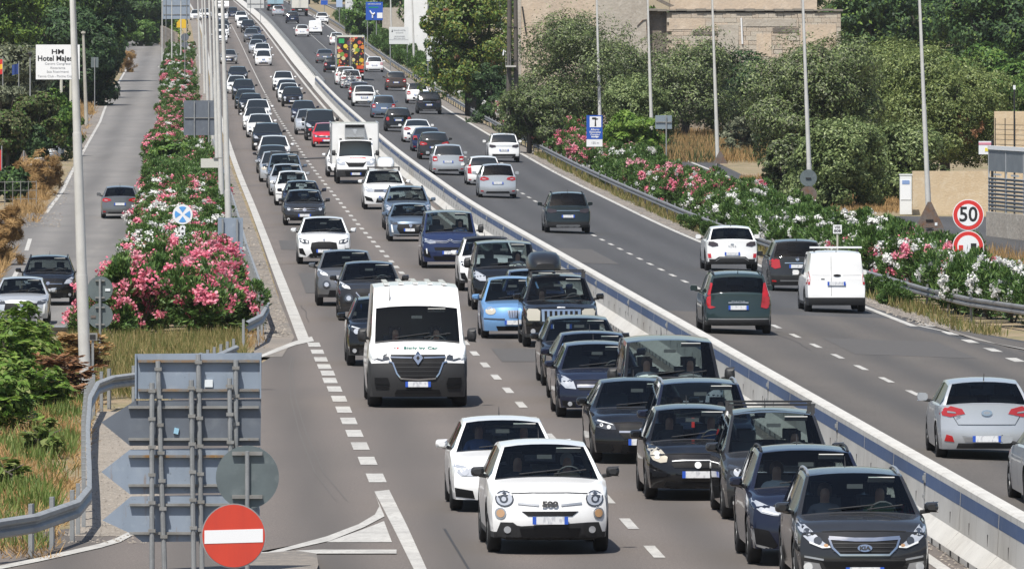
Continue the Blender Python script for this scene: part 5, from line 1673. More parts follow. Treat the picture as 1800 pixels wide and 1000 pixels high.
# ---- the concrete barrier: one segment after another, every third joint with a steel plate
SEG = 6.1
def barrier_mesh():
    mb = MB()
    prof = [(-.36, 0), (-.36, .09), (-.335, .12), (-.16, .31), (-.125, .97), (-.09, 1.0), (.09, 1.0), (.125, .97), (.16, .31), (.335, .12), (.36, .09), (.36, 0)]
    n, g = len(prof), .02
    v = [(x, y, z) for y in (g, SEG - g) for x, z in prof]
    f = [(i, i + 1, n + i + 1, n + i) for i in range(n - 1)] + [tuple(range(n))[::-1], tuple(range(n, 2 * n))]
    mb.add(v, [q[::-1] for q in f], 0)
    # the painted band, a coat of paint on each flank
    for sg in (-1, 1):
        at = lambda z: sg * (.16 - .035 * (z - .31) / .66 + .002)
        q = [(at(.69), g, .69), (at(.69), SEG - g, .69), (at(.885), SEG - g, .885), (at(.885), g, .885)]
        mb.add(q, [(0, 1, 2, 3)] if sg > 0 else [(3, 2, 1, 0)], 1)
        # lifting slots and drain holes
        for y in (1.55, 4.5): mb.box((sg * .152, y, .44), (.012, .035, .17), None, 2)
        for y in (.9, 2.3, 3.8, 5.2): mb.box((sg * .352, y, .05), (.03, .22, .075), None, 2)
    for sg in (-1, 1):
        for y0, y1 in ((.02, .05), (SEG - .05, SEG - .02)):
            a = lambda z: sg * (.16 - .035 * (z - .31) / .66 + .004)
            q = [(a(.34), y0, .34), (a(.34), y1, .34), (a(.96), y1, .96), (a(.96), y0, .96)]
            mb.add(q, [(0, 1, 2, 3)] if sg > 0 else [(3, 2, 1, 0)], 3)
    return mb.mesh('barrier_segment', [m_concrete, m_bblue, m_under, mat('joint_mortar', (.60, .59, .56), .9)])
bar = tag(empty('concrete_barrier', PT(11.28, 110)), 'long concrete barrier with a blue band dividing the two carriageways', 'barrier')
bm_ = barrier_mesh()
plm = MB().box((-.15, 0, .80), (.02, .16, .14), None, 0).box((-.17, 0, .80), (.03, .07, .07), None, 0).box((-.15, 0, .52), (.02, .16, .10), None, 0).box((-.17, 0, .52), (.03, .06, .05), None, 0).box((-.155, .03, .66), (.012, .05, .40), None, 0).mesh('joint_plate', [m_galv])
UB = 11.33
binv = bar.matrix_basis.inverted()
Y, k = 97.0, 0
while Y < 735:
    p = PT(UB, Y, .008)
    o = link('barrier_segment', bm_, bar)
    o.matrix_basis = binv @ (Matrix.Translation(p) @ Matrix.Rotation(heading(Y + 3), 4, 'Z') @ Matrix.Rotation(slope(Y + 3), 4, 'X'))
    if k % 3 == 0:
        q = link('joint_plate', plm, bar)
        q.matrix_basis = o.matrix_basis.copy()
    Y += SEG; k += 1
YB = Y
# beyond its end: a raised concrete strip with a low steel rail on it
strip('median_strip', [(YB, 11.0, 12.0), (1000, 10.95, 12.2), (2600, 10.95, 12.2)], m_concrete, .12)

# ---- guardrails
RAIL = [(0, .285), (.065, .25), (.065, .195), (.01, .155), (.01, .13), (.065, .09), (.065, .035), (0, 0)]
def guardrail(name, path, label, face=1, step=4.0, h0=.44, post_mat=None, m=None, group='steel guardrails', thick=.012, wide=1.0):
    """path: (u, Y, rise); the beam is folded sheet on posts"""
    m = m or m_galv
    pts = []
    for i in range(len(path) - 1):
        a, b = Vector(path[i]), Vector(path[i + 1])
        n = max(1, int((b - a).length / step + .5))
        pts += [a.lerp(b, k / n) for k in range(n)]
    pts.append(Vector(path[-1]))
    P3 = [PT(p.x, p.y, p.z) for p in pts]
    root = tag(empty(name, P3[0]), label, 'guardrail', group)
    o0 = P3[0]
    nrm = []
    for i, p in enumerate(P3):
        d = (P3[min(i + 1, len(P3) - 1)] - P3[max(i - 1, 0)])
        nrm.append(Vector((d.y, -d.x, 0)).normalized() * face)
    pm = MB().box((0, 0, -.1), (.06, .13, 1.75), None).mesh('post', [post_mat or m])
    for i in range(len(P3) - 1):
        mb = MB()
        v = []
        for k in (i, i + 1):
            e = .03 if k == i + 1 else -.03
            for x, z in RAIL: v.append(P3[k] - o0 + nrm[k] * (x + .06) + Vector((0, 0, h0 + z)))
        for k in (i, i + 1):
            for x, z in RAIL: v.append(P3[k] - o0 + nrm[k] * (x + .06 - thick) + Vector((0, 0, h0 + z)))
        n = len(RAIL)
        f = []
        for a in range(n - 1): f += [(a, a + 1, n + a + 1, n + a), (2 * n + a, 3 * n + a, 3 * n + a + 1, 2 * n + a + 1)]
        f += [(0, n, 3 * n, 2 * n), (n - 1, 3 * n - 1, 4 * n - 1, 2 * n - 1)]
        mb.add(v, f)
        mb.build('rail', m, root, smooth=50)
    for i, p in enumerate(P3):
        a = math.atan2(nrm[i].y, nrm[i].x)
        link('post', pm, root, p - o0, (0, 0, a))
    return root
guardrail('guardrail', [(-4.6, 122.5, 0), (-3.4, 123.6, 0), (-2.4, 126.6, 0), (-1.86, 130.5, 0), (-1.74, 134.5, 0), (-1.82, 141, 0), (-2.02, 155, 0), (-2.15, 169, 0), (-2.08, 176.5, 0), (-1.80, 179.7, 0), (-1.3, 181.4, 0), (-.55, 184.6, 0), (.1, 189, 0), (.85, 198, 0)],
          'curved grey guardrail bending round the dry grass bank behind the sign backs', 1, 2.0, h0=.35)
guardrail('guardrail', [(1.15, 212.2, 0), (1.55, 218, 0), (1.80, 228, 0), (1.72, 256, 0), (1.62, 297, 0), (1.55, 430, 0), (1.45, 640, 0)],
          'grey guardrail along the oleander hedge beside the outer lane', 1, 5.0)
guardrail('guardrail', [(-5.6, 240, 0), (-4.4, 242, 0), (-3.2, 245, 0), (-2.7, 249, 0)], 'short low guardrail across the end of the service road above the bank', 1, 2.5, h0=.08)
m_darkrail = mat('dull_rail', (.24, .245, .25), .55, .4, noise=[(1.5, (.17, .165, .16), .45, .7), (10, (.20, .13, .08), .68, .8)])
guardrail('guardrail', [(30, 227, 0), (26.8, 232, 0), (24.7, 238, 0), (23.25, 243.7, 0), (22.4, 251.6, 0), (22.0, 262, 0), (21.85, 275, 0), (21.7, 286, 0), (21.45, 310, 0), (21.3, 350, 0), (21.2, 420, 0), (21.15, 560, 0), (21.2, 700, 0), (21.25, 1500, 0)],
          'long guardrail along the outer edge of the far carriageway', -1, 6.0, m=m_darkrail, h0=.40)
guardrail('guardrail', [(11.9, YB - 2, .1), (12.0, 1000, .12), (12.05, 1300, .12)], 'low steel rail on the median beyond the concrete barrier', 1, 8.0, h0=.35)

# ---- lamp posts
def lamp_post(px, py, lean, label, hgt=10.5, r0=.105, r1=.055, base=None, h=0.0, side=1, m=None, pos=None, arm=1.3, r0s=None):
    if pos: u, Y = pos
    else: u, Y = uv_at(px, py)
    e = tag(empty('lamp_post', PT(u, Y, h)), label, 'lamp post', 'lamp posts along the road')
    e.rotation_euler = (0, math.radians(lean), 0)
    m = m or m_pole
    mb = MB(); mb.tube([(0, 0, -.4), (0, 0, 2.6)], [r0 * 1.12, r0 * 1.05], 12); mb.build('pole_base', m, e, smooth=40)
    mb = MB(); mb.tube([(0, 0, 2.6), (0, 0, 5.6)], [r0 * .95, r0 * .84], 12); mb.build('pole_sleeve', m, e, smooth=40)
    mb = MB(); mb.tube([(0, 0, 5.6), (0, 0, hgt), (side * .3, 0, hgt + .35), (side * arm, 0, hgt + .5)], [r0 * .75, r1, r1 * .9, r1 * .8], 10); mb.build('pole_top', m, e, smooth=40)
    mb = MB()
    c = Vector((side * (arm + .35), 0, hgt + .5))
    mb.tube([c + Vector((-.4, 0, 0)), c + Vector((-.3, 0, .03)), c + Vector((.1, 0, .03)), c + Vector((.36, 0, -.02))], [.05, .11, .13, .05], 10); mb.build('lantern', m_galv, e, smooth=40)
    return e
posts_left = [
 (151, 700, -1.9, 'tall white-grey lamp post rising from the dry grass bank, nearest of all', dict(h=0, r0=.115, hgt=9.5)),
 (404, 470, -1.6, 'lamp post beside the blue-grey sign back in the oleander hedge', {}),
 (391, 405, -1.5, 'lamp post with a small box sign strapped to it', {}),
 (383, 330, -1.4, 'lamp post in the hedge, third from the road fork', {}),
 (375, 265, -1.5, 'lamp post behind the dark sign back', {}),
 (366, 205, -1.6, 'slim lamp post where the hedge has white flowers', {}),
 (360, 165, -1.6, 'slim lamp post beside the distant stone wall', {}),
 (352, 130, -1.8, 'thin far lamp post near the round dark sign back', {}),
]
for x, y, ln, lab, kw in posts_left: lamp_post(x, y, ln, lab, side=1, **kw)
posts_right = [
 (1635, 432, -2.5, 'lamp post carrying the rusty triangular sign back', {}),
 (1426, 392, -2.2, 'lamp post carrying two round sign backs', {}),
 (1262, 292, -2.0, 'lamp post with a dark triangle sign back at its foot', {}),
 (1147, 278, -1.8, 'lamp post rising out of the pink and white oleanders', {}),
 (1056, 262, -1.6, 'lamp post in front of the blue hammer sign', {}),
 (975, 80, -2.0, 'lamp post standing against the stone house behind the olive', dict(pos=(23.6, 640))),
 (788, 130, -1.8, 'lamp post behind the nearer white hotel board', dict(pos=(23.2, 700))),
 (757, 108, -1.8, 'thin lamp post just left of the nearer white hotel board', dict(pos=(22.6, 765))),
 (732, 82, -1.6, 'thin lamp post between the two white hotel boards', dict(pos=(22.6, 850))),
 (706, 62, -1.6, 'thin lamp post in front of the farther white hotel board', dict(pos=(22.6, 940))),
 (685, 48, -1.6, 'thin lamp post right of the big blue direction sign', dict(pos=(22.8, 1030))),
 (663, 38, -1.5, 'thin lamp post in front of the big blue direction sign', dict(pos=(22.8, 1130))),
]
for x, y, ln, lab, kw in posts_right: lamp_post(x, y, ln, lab, side=-1, **kw)

# ---- sign helpers
m_back = mat('sign_back_steel', (.27, .32, .39), .55, .1, noise=[(1.2, (.20, .245, .30), .4, .7, 4, (1, 1, .35)), (5, (.31, .36, .42), .55, .75), (3.2, (.24, .15, .08), .62, .80, 6, (2, 2, .4)), (14, (.14, .16, .18), .62, .76)])
m_backd = mat('dark_sign_back', (.135, .155, .185), .55, .1, noise=[(1.5, (.11, .125, .15), .4, .7), (4, (.17, .19, .215), .55, .8)])
m_rust = mat('rusty_sign_back', (.16, .135, .12), .7, .2, noise=[(2.5, (.17, .09, .05), .42, .65), (9, (.10, .085, .08), .5, .75)])
m_mgreyback = mat('round_sign_back', (.135, .165, .17), .5, .1, noise=[(1.6, (.10, .122, .128), .4, .7), (6, (.17, .195, .20), .55, .8)])
m_sticker = mat('sticker', (.72, .76, .78), .5)
m_stickb = mat('blue_sticker', (.30, .52, .66), .5)
m_rustrail = mat('rust_stained_channel', (.20, .19, .18), .6, .3, noise=[(5, (.26, .15, .06), .45, .65), (14, (.30, .24, .12), .6, .75)])
F1 = Vector((0, .03, 0))
def sign_root(name, px, py, label, cat='sign', pos=None, rz=0.0, group=None, lift=0.0):
    u, Y = pos if pos else uv_at(px, py)
    e = tag(empty(name, PT(u, Y, lift), rz), label, cat, group)
    return e, Y
def zpx(Y, y): return EYE - (y - HORIZON) * Y / FOCAL        # height of pixel row y at distance Y
def xpx(Y, x): return (x - 900.0) * Y / FOCAL

# ---- the stack of direction signs seen from behind (the nearest signs)
YS = 121.5
base = PT((365 - 345) * YS / FOCAL, YS)
e = tag(empty('direction_sign', base), 'tall stack of grey direction sign backs with arrow points beside the slip road', 'road sign')
e.location = base
def wp(x, y, d=0.0): return Vector((xpx(YS, x), YS + d, zpx(YS, y))) - base
def panel(pix, m, name, d=0.0):
    mb = MB()
    mb.prism([wp(x, y, d) for x, y in pix], (0, .02, 0), 0)
    # folded rim
    return mb.build(name, m, e)
panel([(237, 622), (460, 620), (459, 699), (237, 701)], m_back, 'sign_panel')
panel([(178, 742), (237, 704), (459, 701), (458, 783), (228, 783)], m_backd, 'arrow_panel')
panel([(178, 829), (228, 790), (458, 786), (457, 865), (228, 868)], m_back, 'arrow_panel')
panel([(180, 914), (230, 872), (457, 868), (456, 950), (250, 952), (232, 938)], m_back, 'arrow_panel')
def channel(x0, x1, y, m=m_rustrail, h=3.6):
    mb = MB()
    a, b = wp(x0, y, -.03), wp(x1, y, -.03)
    mb.box((a + b) / 2, ((b - a).length, .05, h * YS / FOCAL))
    mb.box((a + b) / 2 + Vector((0, -.028, -h * YS / FOCAL * .5)), ((b - a).length, .012, .012))
    mb.build('stiffener', m, e)
for y in (634, 685): channel(243, 456, y)
for y in (715, 771): channel(226, 455, y, m_galv_old)
for y in (801, 852): channel(226, 455, y, m_rustrail if y < 820 else m_galv_old)
for y in (886, 936): channel(228, 454, y, m_galv_old)
for x in (239, 458):
    MB().box((wp(x, 622) + wp(x, 700)) / 2 + Vector((0, -.02, 0)), (.02, .045, 78 * YS / FOCAL)).build('rim', m_back, e)
for xa, ya, xb, yb_, r, dd in ((268, 672, 268, 1010, .036, -.16), (278, 634, 291, 1010, .036, -.085), (337, 667, 342, 1012, .036, -.16), (349, 622, 356, 1012, .036, -.085), (404, 664, 406, 800, .033, -.16), (415, 632, 415, 800, .036, -.085)):
    mb = MB()
    mb.tube([wp(xa, ya, dd), wp(xb, yb_, dd) + Vector((0, 0, -.25 if yb_ > 900 else 0))], r, 8)
    mb.build('post', m_galv, e, smooth=40)
    for yy in range(int(ya) + 14, min(950, int(yb_)), 49):
        t = (yy - ya) / float(yb_ - ya)
        c = wp(xa + (xb - xa) * t, yy, dd)
        MB().box(c, (.10, .085, .045)).build('clamp', m_galv_old, e)
MB().prism([wp(360, 667, -.03), wp(374, 667, -.03), wp(374, 680, -.03), wp(360, 680, -.03)], (0, .022, 0)).build('sticker', m_sticker, e)
MB().prism([wp(307, 751, -.03), wp(315, 753, -.03), wp(313, 763, -.03), wp(305, 761, -.03)], (0, .022, 0)).build('sticker', m_stickb, e)

# ---- round sign back and the no-entry sign
def round_sign(name, label, px, py, dia, Y, parts, pole=None, group=None, rz=0.0, pole_px=None, pole_mat=None, polr=.03):
    u = (px - 900) * Y / FOCAL - cx(Y)
    g = PT(u, Y)
    e = tag(empty(name, g, rz), label, 'road sign', group)
    z = zpx(Y, py) - g.z
    r = dia * Y / FOCAL / 2
    return e, z, r
e, z, r = round_sign('no_entry_sign', 'red no-entry disc with a white bar on the traffic island', 411, 941, 114, 119.6, None)
MB().prism(disc((0, -.05, z), r, 0, 40), (0, .012, 0)).build('rim', m_galv, e)
MB().prism(disc((0, -.056, z), r * .965, 0, 40), (0, .008, 0)).build('disc', mat('no_entry_red', (.56, .055, .03), .42, noise=[(2.2, (.50, .05, .03), .4, .7, 4, (3, 3, .4))]), e)
MB().prism([(-r * .9, -.061, z - r * .24), (r * .9, -.061, z - r * .19), (r * .9, -.061, z + r * .22), (-r * .9, -.061, z + r * .17)], (0, .006, 0)).build('white_bar', m_white, e)
MB().tube([(.06, 0, -.2), (.03, 0, z + .1)], .03, 10).build('post', m_galv, e, smooth=40)
e, z, r = round_sign('round_sign', 'round grey sign back just above the red no-entry disc', 435, 838, 111, 120.6, None)
MB().prism(disc((0, -.04, z), r, 0, 40), (0, .03, 0)).build('disc', m_mgreyback, e)
MB().tube([(0, -.08, -.2), (0, -.08, z + .36)], .033, 10).build('post', m_galv, e, smooth=40)
for dz in (.33, -.27): MB().box((0, -.07, z + dz), (.42, .05, .05)).build('bracket', m_galv_old, e)
# ---- two round backs by the white-grey lamp post
e, z, r = round_sign('round_sign', 'pair of round grey sign backs on one post beside the white-grey lamp post', 176, 508, 45, 205.0, None)
for yy in (508, 555):
    zz = zpx(205, yy) - (e.location.z)
    MB().prism(disc((0, 0, zz), r, 0, 32), (0, .02, 0)).build('disc', m_mgreyback, e)
    for dz in (.2, -.2): MB().box((0, -.03, zz + dz), (.22, .04, .035)).build('bracket', m_galv_old, e)
    MB().box((.18 if yy < 530 else -.16, -.008, zz - .02), (.12, .012, .06)).build('sticker', m_sticker if yy < 530 else m_rust, e)
MB().tube([(0, -.06, -.4), (0, -.06, zpx(205, 490) - e.location.z)], .03, 8).build('post', m_galv, e, smooth=40)
# small box on a short post on the bank
e, Y = sign_root('junction_box', 163, 700, 'small grey metal plate on a short post beside the lamp post foot', 'plate')
MB().box((0, 0, .55), (.05, .05, 1.4)).build('post', m_galv, e)
MB().box((0, -.03, 1.30), (.20, .04, .16)).build('plate', m_galv_old, e)
MB().box((0, -.055, 1.30), (.12, .015, .09)).build('label', m_trim, e)

# ---- no-stopping sign in the hedge
e, z, r = round_sign('no_stopping_sign', 'round white sign with a blue cross standing in the oleander hedge', 321, 377, 35, 284.0, None)
z += 0
MB().prism(disc((0, 0, z), r, 0, 32), (0, .02, 0)).build('disc', m_white, e)
m_lb = mat('light_blue_print', (.10, .33, .70), .45)
for k in range(4):
    a0, a1 = math.radians(90 * k - 45 + 17) + math.pi / 4 * 0, math.radians(90 * k + 45 - 17)
    pts = [Vector((r * .80 * math.cos(a0 + (a1 - a0) * t / 6), -.006, z + r * .80 * math.sin(a0 + (a1 - a0) * t / 6))) for t in range(7)]
    ap = Vector((r * .17 * math.cos((a0 + a1) / 2), -.006, z + r * .17 * math.sin((a0 + a1) / 2)))
    MB().prism([ap] + pts, (0, .008, 0)).build('blue_sector', m_lb, e)
MB().box((0, 0, z - r - .22), (.16, .02, .36)).build('arrow_plate', m_white, e)
for s_ in (1, -1): MB().prism([(-.05, -.014, z - r - .22 + s_ * .05), (.05, -.014, z - r - .22 + s_ * .05), (0, -.014, z - r - .22 + s_ * .15)], (0, .006, 0)).build('arrow', m_black, e)
MB().tube([(0, .04, -.4), (0, .04, z - .1)], .028, 8).build('post', m_galv, e, smooth=40)

# ---- sign backs by the hedge
def back_board(name, label, x0, y0, x1, y1, Y, m, posts=(.25, .75), channels=2, cat='sign'):
    c = PT(((x0 + x1) / 2 - 900) * Y / FOCAL - cx(Y), Y)
    e = tag(empty(name, c), label, cat)
    w, zt_, zb_ = (x1 - x0) * Y / FOCAL, zpx(Y, y0) - c.z, zpx(Y, y1) - c.z
    MB().prism([(-w / 2, 0, zb_), (w / 2, 0, zb_), (w / 2, 0, zt_), (-w / 2, 0, zt_)], (0, .03, 0)).build('panel', m, e)
    for k in range(channels):
        zz = zb_ + (zt_ - zb_) * (k + .5) / channels
        MB().box((0, -.03, zz), (w * .94, .05, .05)).build('stiffener', m_galv_old, e)
    for p in posts: MB().tube([(-w / 2 + w * p, -.07, -.4), (-w / 2 + w * p, -.07, zt_ - .04)], .035, 8).build('post', m_galv, e, smooth=40)
    return e, w, zb_, zt_
back_board('rear_facing_sign', 'blue-grey sign back on two posts at the road side of the hedge', 383, 383, 427, 462, 277, m_back, (.2, .78), 0)
back_board('rear_facing_sign', 'dark grey sign back among the lamp posts beside the hedge', 323, 177, 386, 238, 470, m_backd, (.3, .7), 1)
back_board('rear_facing_sign', 'huge grey gantry sign back over the hedge at the top of the road', 286, -14, 334, 34, 930, m_back, (.12, .88), 3)
e, w, zb_, zt_ = back_board('box_sign', 'pale box sign strapped to a lamp post in the hedge', 353, 279, 384, 295, 345, mat('pale_sign', (.52, .52, .47), .6), (), 0)
MB().box((w / 2 + .05, -.03, zt_ + .02), (.5, .04, .04)).build('bracket', m_galv_old, e)
back_board('rear_facing_sign', 'small double grey sign back on a post by the left verge', 160, 101, 173, 119, 640, m_mgreyback, (.5,), 0)
back_board('rear_facing_sign', 'pale blue-grey sign back on a thin post behind the pink oleanders', 1152, 203, 1181, 227, 480, mat('pale_sign_back', (.24, .29, .33), .5, .3), (.66,), 1)
back_board('sign_board', 'grey-white sign boards standing on the median at the top of the road', 434, -16, 464, 15, 1190, mat('pale_board', (.52, .53, .52), .6), (.2, .8), 2)
e, z, r = round_sign('round_sign', 'dark round sign back near the yellow grit bin', 325, 66, 14, 700, None)
for yy, rr in ((66, r), (79, r * .8)): MB().prism(disc((0, 0, zpx(700, yy) - e.location.z), rr, 0, 24), (0, .03, 0)).build('disc', m_backd, e)
MB().tube([(0, -.04, -.4), (0, -.04, zpx(700, 58) - e.location.z)], .035, 6).build('post', m_galv, e)

# ---- speed limits on the right
def speed_sign(px, py, label, Y, r, body):
    u = (px - 900) * Y / FOCAL - cx(Y)
    g = PT(u, Y)
    e = tag(empty('speed_limit_sign', g, -.02), label, 'road sign', 'fifty signs on the right verge')
    z = zpx(Y, py) - g.z
    MB().prism(disc((0, 0, z), r, 0, 40), (0, .015, 0)).build('rim', m_white, e)
    MB().prism(disc((0, -.006, z), r * .95, 0, 40), (0, .01, 0)).build('red_ring', m_red, e)
    MB().prism(disc((0, -.011, z), r * .70, 0, 40), (0, .009, 0)).build('white_disc', m_white, e)
    MB().tube([(0, .04, -.4), (0, .04, z + r * .8)], .03, 8).build('post', m_galv, e, smooth=40)
    return e, z
e, z = speed_sign(1702, 378, 'round red-rimmed speed sign reading 50, standing clear above the oleanders', 262.0, .47, '50')
text('digits', '50', .62, m_black, e, (0, -.013, z), sx=.92, bold=.012)
e, z = speed_sign(1702, 433, 'lower red-rimmed round sign half sunk in the white oleanders', 261.8, .47, '50')
MB().box((-.22, -.014, z - .05), (.13, .01, .17)).build('red_car_symbol', m_red, e)
MB().box((.16, -.014, z - .02), (.17, .01, .22)).build('black_truck_symbol', m_black, e)
# kilometre plate
e, Y = sign_root('kilometre_plate', 1467, 470, 'small white kilometre plate on a pale post between dark people carrier and white van', 'sign', pos=(21.95, 298))
zk = zpx(298, 403) - e.location.z
MB().box((0, 0, zk), (.30, .02, .30)).build('plate', m_white, e)
MB().box((0, .03, zk / 2 - .1), (.06, .04, zk + .1)).build('post', mat('pale_post', (.5, .49, .42), .7), e)
text('kilometre_text', 'VIII', .125, m_black, e, (0, -.012, zk + .06), bold=.003, sx=1.15)
text('kilometre_text', '808', .125, m_black, e, (0, -.012, zk - .06), bold=.003, sx=1.25)
# triangles and round backs strapped on the lamp posts
def tri_back(px, py, wpx, hpx, Y, label, m, stick=True):
    u = (px - 900) * Y / FOCAL - cx(Y)
    g = PT(u, Y)
    e = tag(empty('triangle_sign', g), label, 'road sign')
    w, h = wpx * Y / FOCAL, hpx * Y / FOCAL
    z = zpx(Y, py) - g.z
    MB().prism([(-w * .5, 0, z), (w * .5, 0, z), (w * .06, 0, z + h), (-w * .06, 0, z + h)], (0, .02, 0)).build('panel', m, e)
    return e, w, h, z
YP = uv_at(1635, 432)[1]
e, w, h, z = tri_back(1634, 402, 52, 47, YP - .25, 'rusty triangular sign back strapped to a lamp post above the oleanders', m_rust)
MB().box((0, .01, z - .20), (w * .96, .02, .34)).build('plate', m_rust, e)
for zz in (z + .02, z + .35, z - .3): MB().box((0, -.03, zz), (.3, .04, .04)).build('bracket', m_trim, e)
MB().box((w * .22, -.012, z + .18), (.10, .01, .12)).build('sticker', m_sticker, e)
YP = uv_at(1426, 392)[1]
g = PT((1421 - 900) * (YP - .25) / FOCAL - cx(YP - .25), YP - .25)
e = tag(empty('round_sign', g), 'pair of round grey sign backs strapped to a lamp post before the olives', 'road sign')
for yy, m in ((313, m_mgreyback), (342, m_rust)):
    MB().prism(disc((0, 0, zpx(YP, yy) - g.z), 15 * YP / FOCAL, 0, 28), (0, .02, 0)).build('disc', m, e)
    MB().box((0, -.03, zpx(YP, yy) - g.z), (.24, .04, .04)).build('bracket', m_trim, e)
YP = uv_at(1262, 292)[1]
tri_back(1266, 288, 26, 22, YP - .25, 'dark triangular sign back at the foot of a lamp post by the dry verge', m_rust)
tri_back(42, 290, 24, 25, 455, 'rusty triangular sign back over dry grass by the left junction', m_rust)
MB().tube([(0, -.05, -3.5), (0, -.05, .6)], .03, 6).build('post', m_galv, [o for o in COL.objects if o.name.startswith('triangle_sign')][-1], (0, 0, zpx(455, 280) - gz(*uv_at(42, 300)) ))

# ---- boards with writing
def board(name, label, x0, y0, x1, y1, Y, face, posts=(.2, .8), cat='sign', rz=0.0, post_m=None, pr=.05):
    c = PT(((x0 + x1) / 2 - 900) * Y / FOCAL - cx(Y), Y)
    e = tag(empty(name, c, rz), label, cat)
    w, zt_, zb_ = (x1 - x0) * Y / FOCAL, zpx(Y, y0) - c.z, zpx(Y, y1) - c.z
    MB().prism([(-w / 2, 0, zb_), (w / 2, 0, zb_), (w / 2, 0, zt_), (-w / 2, 0, zt_)], (0, .06, 0)).build('panel', face, e)
    for p in posts: MB().tube([(-w / 2 + w * p, .10, -.5), (-w / 2 + w * p, .10, zt_ - .1)], pr, 8).build('post', post_m or m_galv, e, smooth=40)
    return e, w, zb_, zt_
m_inkgrey = mat('faded_print', (.30, .31, .33), .6)
e, w, zb_, zt_ = board('hotel_sign', 'white hotel board lettered Hotel Majesty on three pale posts left of the service road', 63, 79, 140, 140, 560, m_white, (.58, .80, .95), cat='billboard', post_m=mat('pale_post', (.5, .49, .42), .7), pr=.10)
hh = zt_ - zb_
L_ = lambda t, f, size, m=m_black, x=0, sx=1.0, b=0.0: text('lettering', t, size, m, e, (x, -.008, zb_ + hh * f), sx=sx, bold=b)
L_('HM', .79, .42, sx=1.3, b=.012)
L_('Hotel Majesty', .60, .47, sx=.98, b=.012)
L_('Centro Congressi', .45, .20, m_inkgrey, sx=1.15); L_('Ristorante', .33, .20, m_inkgrey, sx=1.15); L_('Sala Ricevimenti', .22, .20, m_inkgrey, sx=1.1); L_('Tennis Club - Piscina Coperta', .09, .21, m_inkgrey, sx=1.02)
e, w, zb_, zt_ = board('hammer_sign', 'blue sign with a black hammer and white lettering beside a lamp post', 1031, 203, 1059, 245, 470, m_blue, (.42,), cat='road sign')
hh = zt_ - zb_
MB().prism([(-w * .30, -.008, zb_ + hh * .50), (w * .42, -.008, zb_ + hh * .50), (w * .42, -.008, zb_ + hh * .95), (-w * .30, -.008, zb_ + hh * .95)], (0, .006, 0)).build('white_field', m_white, e)
MB().prism([(.0, -.014, zb_ + hh * .54), (.10, -.014, zb_ + hh * .54), (.075, -.014, zb_ + hh * .80), (.20, -.014, zb_ + hh * .83), (.20, -.014, zb_ + hh * .86), (.10, -.014, zb_ + hh * .87), (.10, -.014, zb_ + hh * .91), (-.12, -.014, zb_ + hh * .91), (-.14, -.014, zb_ + hh * .83), (.025, -.014, zb_ + hh * .82)], (0, .005, 0)).build('hammer', m_black, e)
for t, f in (('Albergo', .40), ('Ristorante', .295), ('Camping', .19)): text('lettering', t, .15, m_white, e, (.03, -.008, zb_ + hh * f), sx=.95, bold=.003)
MB().prism([(-.18, -.008, zb_ + hh * .075), (.10, -.008, zb_ + hh * .075), (.10, -.008, zb_ + hh * .05), (.26, -.008, zb_ + hh * .095), (.10, -.008, zb_ + hh * .14), (.10, -.008, zb_ + hh * .115), (-.18, -.008, zb_ + hh * .115)], (0, .006, 0)).build('arrow', m_white, e)
MB().prism([(-w / 2, -.002, zb_ - .40), (w / 2, -.002, zb_ - .40), (w / 2, -.002, zb_ - .01), (-w / 2, -.002, zb_ - .01)], (0, .03, 0)).build('distance_plate', m_white, e)
text('lettering', '150 m', .17, m_inkgrey, e, (.03, -.01, zb_ - .2))
def hotel_board(label, x0, y0, x1, y1, Y):
    e, w, zb_, zt_ = board('hotel_board', label, x0, y0, x1, y1, Y, mat('board_white', (.62, .64, .64), .6), (.06, .94), cat='billboard')
    hh = zt_ - zb_
    MB().prism([(-w * .38, -.008, zb_ + hh * .70), (-w * .30, -.008, zb_ + hh * .70), (-w * .34, -.008, zb_ + hh * .88)], (0, .006, 0)).build('emblem', m_black, e)
    MB().box((0, -.006, zb_ + hh * .25), (w, .006, .04)).build('divider', m_inkgrey, e)
    for t, f, s_ in (('GRAND HOTEL', .80, .26), ('Sala Ricevimenti', .66, .17), ('CENTRO CONGRESSI', .45, .16), ('BEAUTY FARM  PISCINA', .34, .16)): text('lettering', t, s_ * w / 2.6, m_inkgrey, e, (w * .04, -.01, zb_ + hh * f), sx=.92, bold=.002)
hotel_board('nearer white hotel board with small print above the oleander hedge', 750, 65, 790, 108, 730)
hotel_board('farther white hotel board with small print above the oleander hedge', 684, 48, 718, 78, 850)
hotel_board('white board near the top right of the road beyond the blue direction sign', 607, 1, 635, 18, 1150)
e, w, zb_, zt_ = board('direction_sign', 'big blue direction sign with white arrows over the hedge', 643, 4, 673, 36, 990, m_blue, (.1, .62), cat='road sign')
hh = zt_ - zb_
text('lettering', 'CIRCONVALLAZIONE', .17, m_white, e, (0, -.01, zb_ + hh * .88), sx=.9, bold=.002)
MB().box((-.1, -.006, zb_ + hh * .70), (1.1, .006, .14)).build('green_field', mat('green_print', (.0, .22, .12), .5), e)
for p, q in (((-.2, .12), (-.2, .33)), ((-.2, .30), (-.52, .52)), ((-.2, .30), (.06, .40))):
    MB().tube([(p[0], -.01, zb_ + hh * p[1]), (q[0], -.01, zb_ + hh * q[1])], .09, 6).build('arrow', m_white, e)
MB().box((.62, -.01, zb_ + hh * .26), (.62, .01, .62)).build('white_field', m_white, e)
e, w, zb_, zt_ = board('sign', 'round blue direction sign on a post at the top right', 564, 1, 576, 9, 1230, m_blue, (.5,), cat='road sign')
e, w, zb_, zt_ = board('sign', 'tall blue and white panel at the top right of the road', 591, -4, 602, 13, 1190, mat('pale_blue_board', (.35, .45, .62), .6), (.5,), cat='sign')
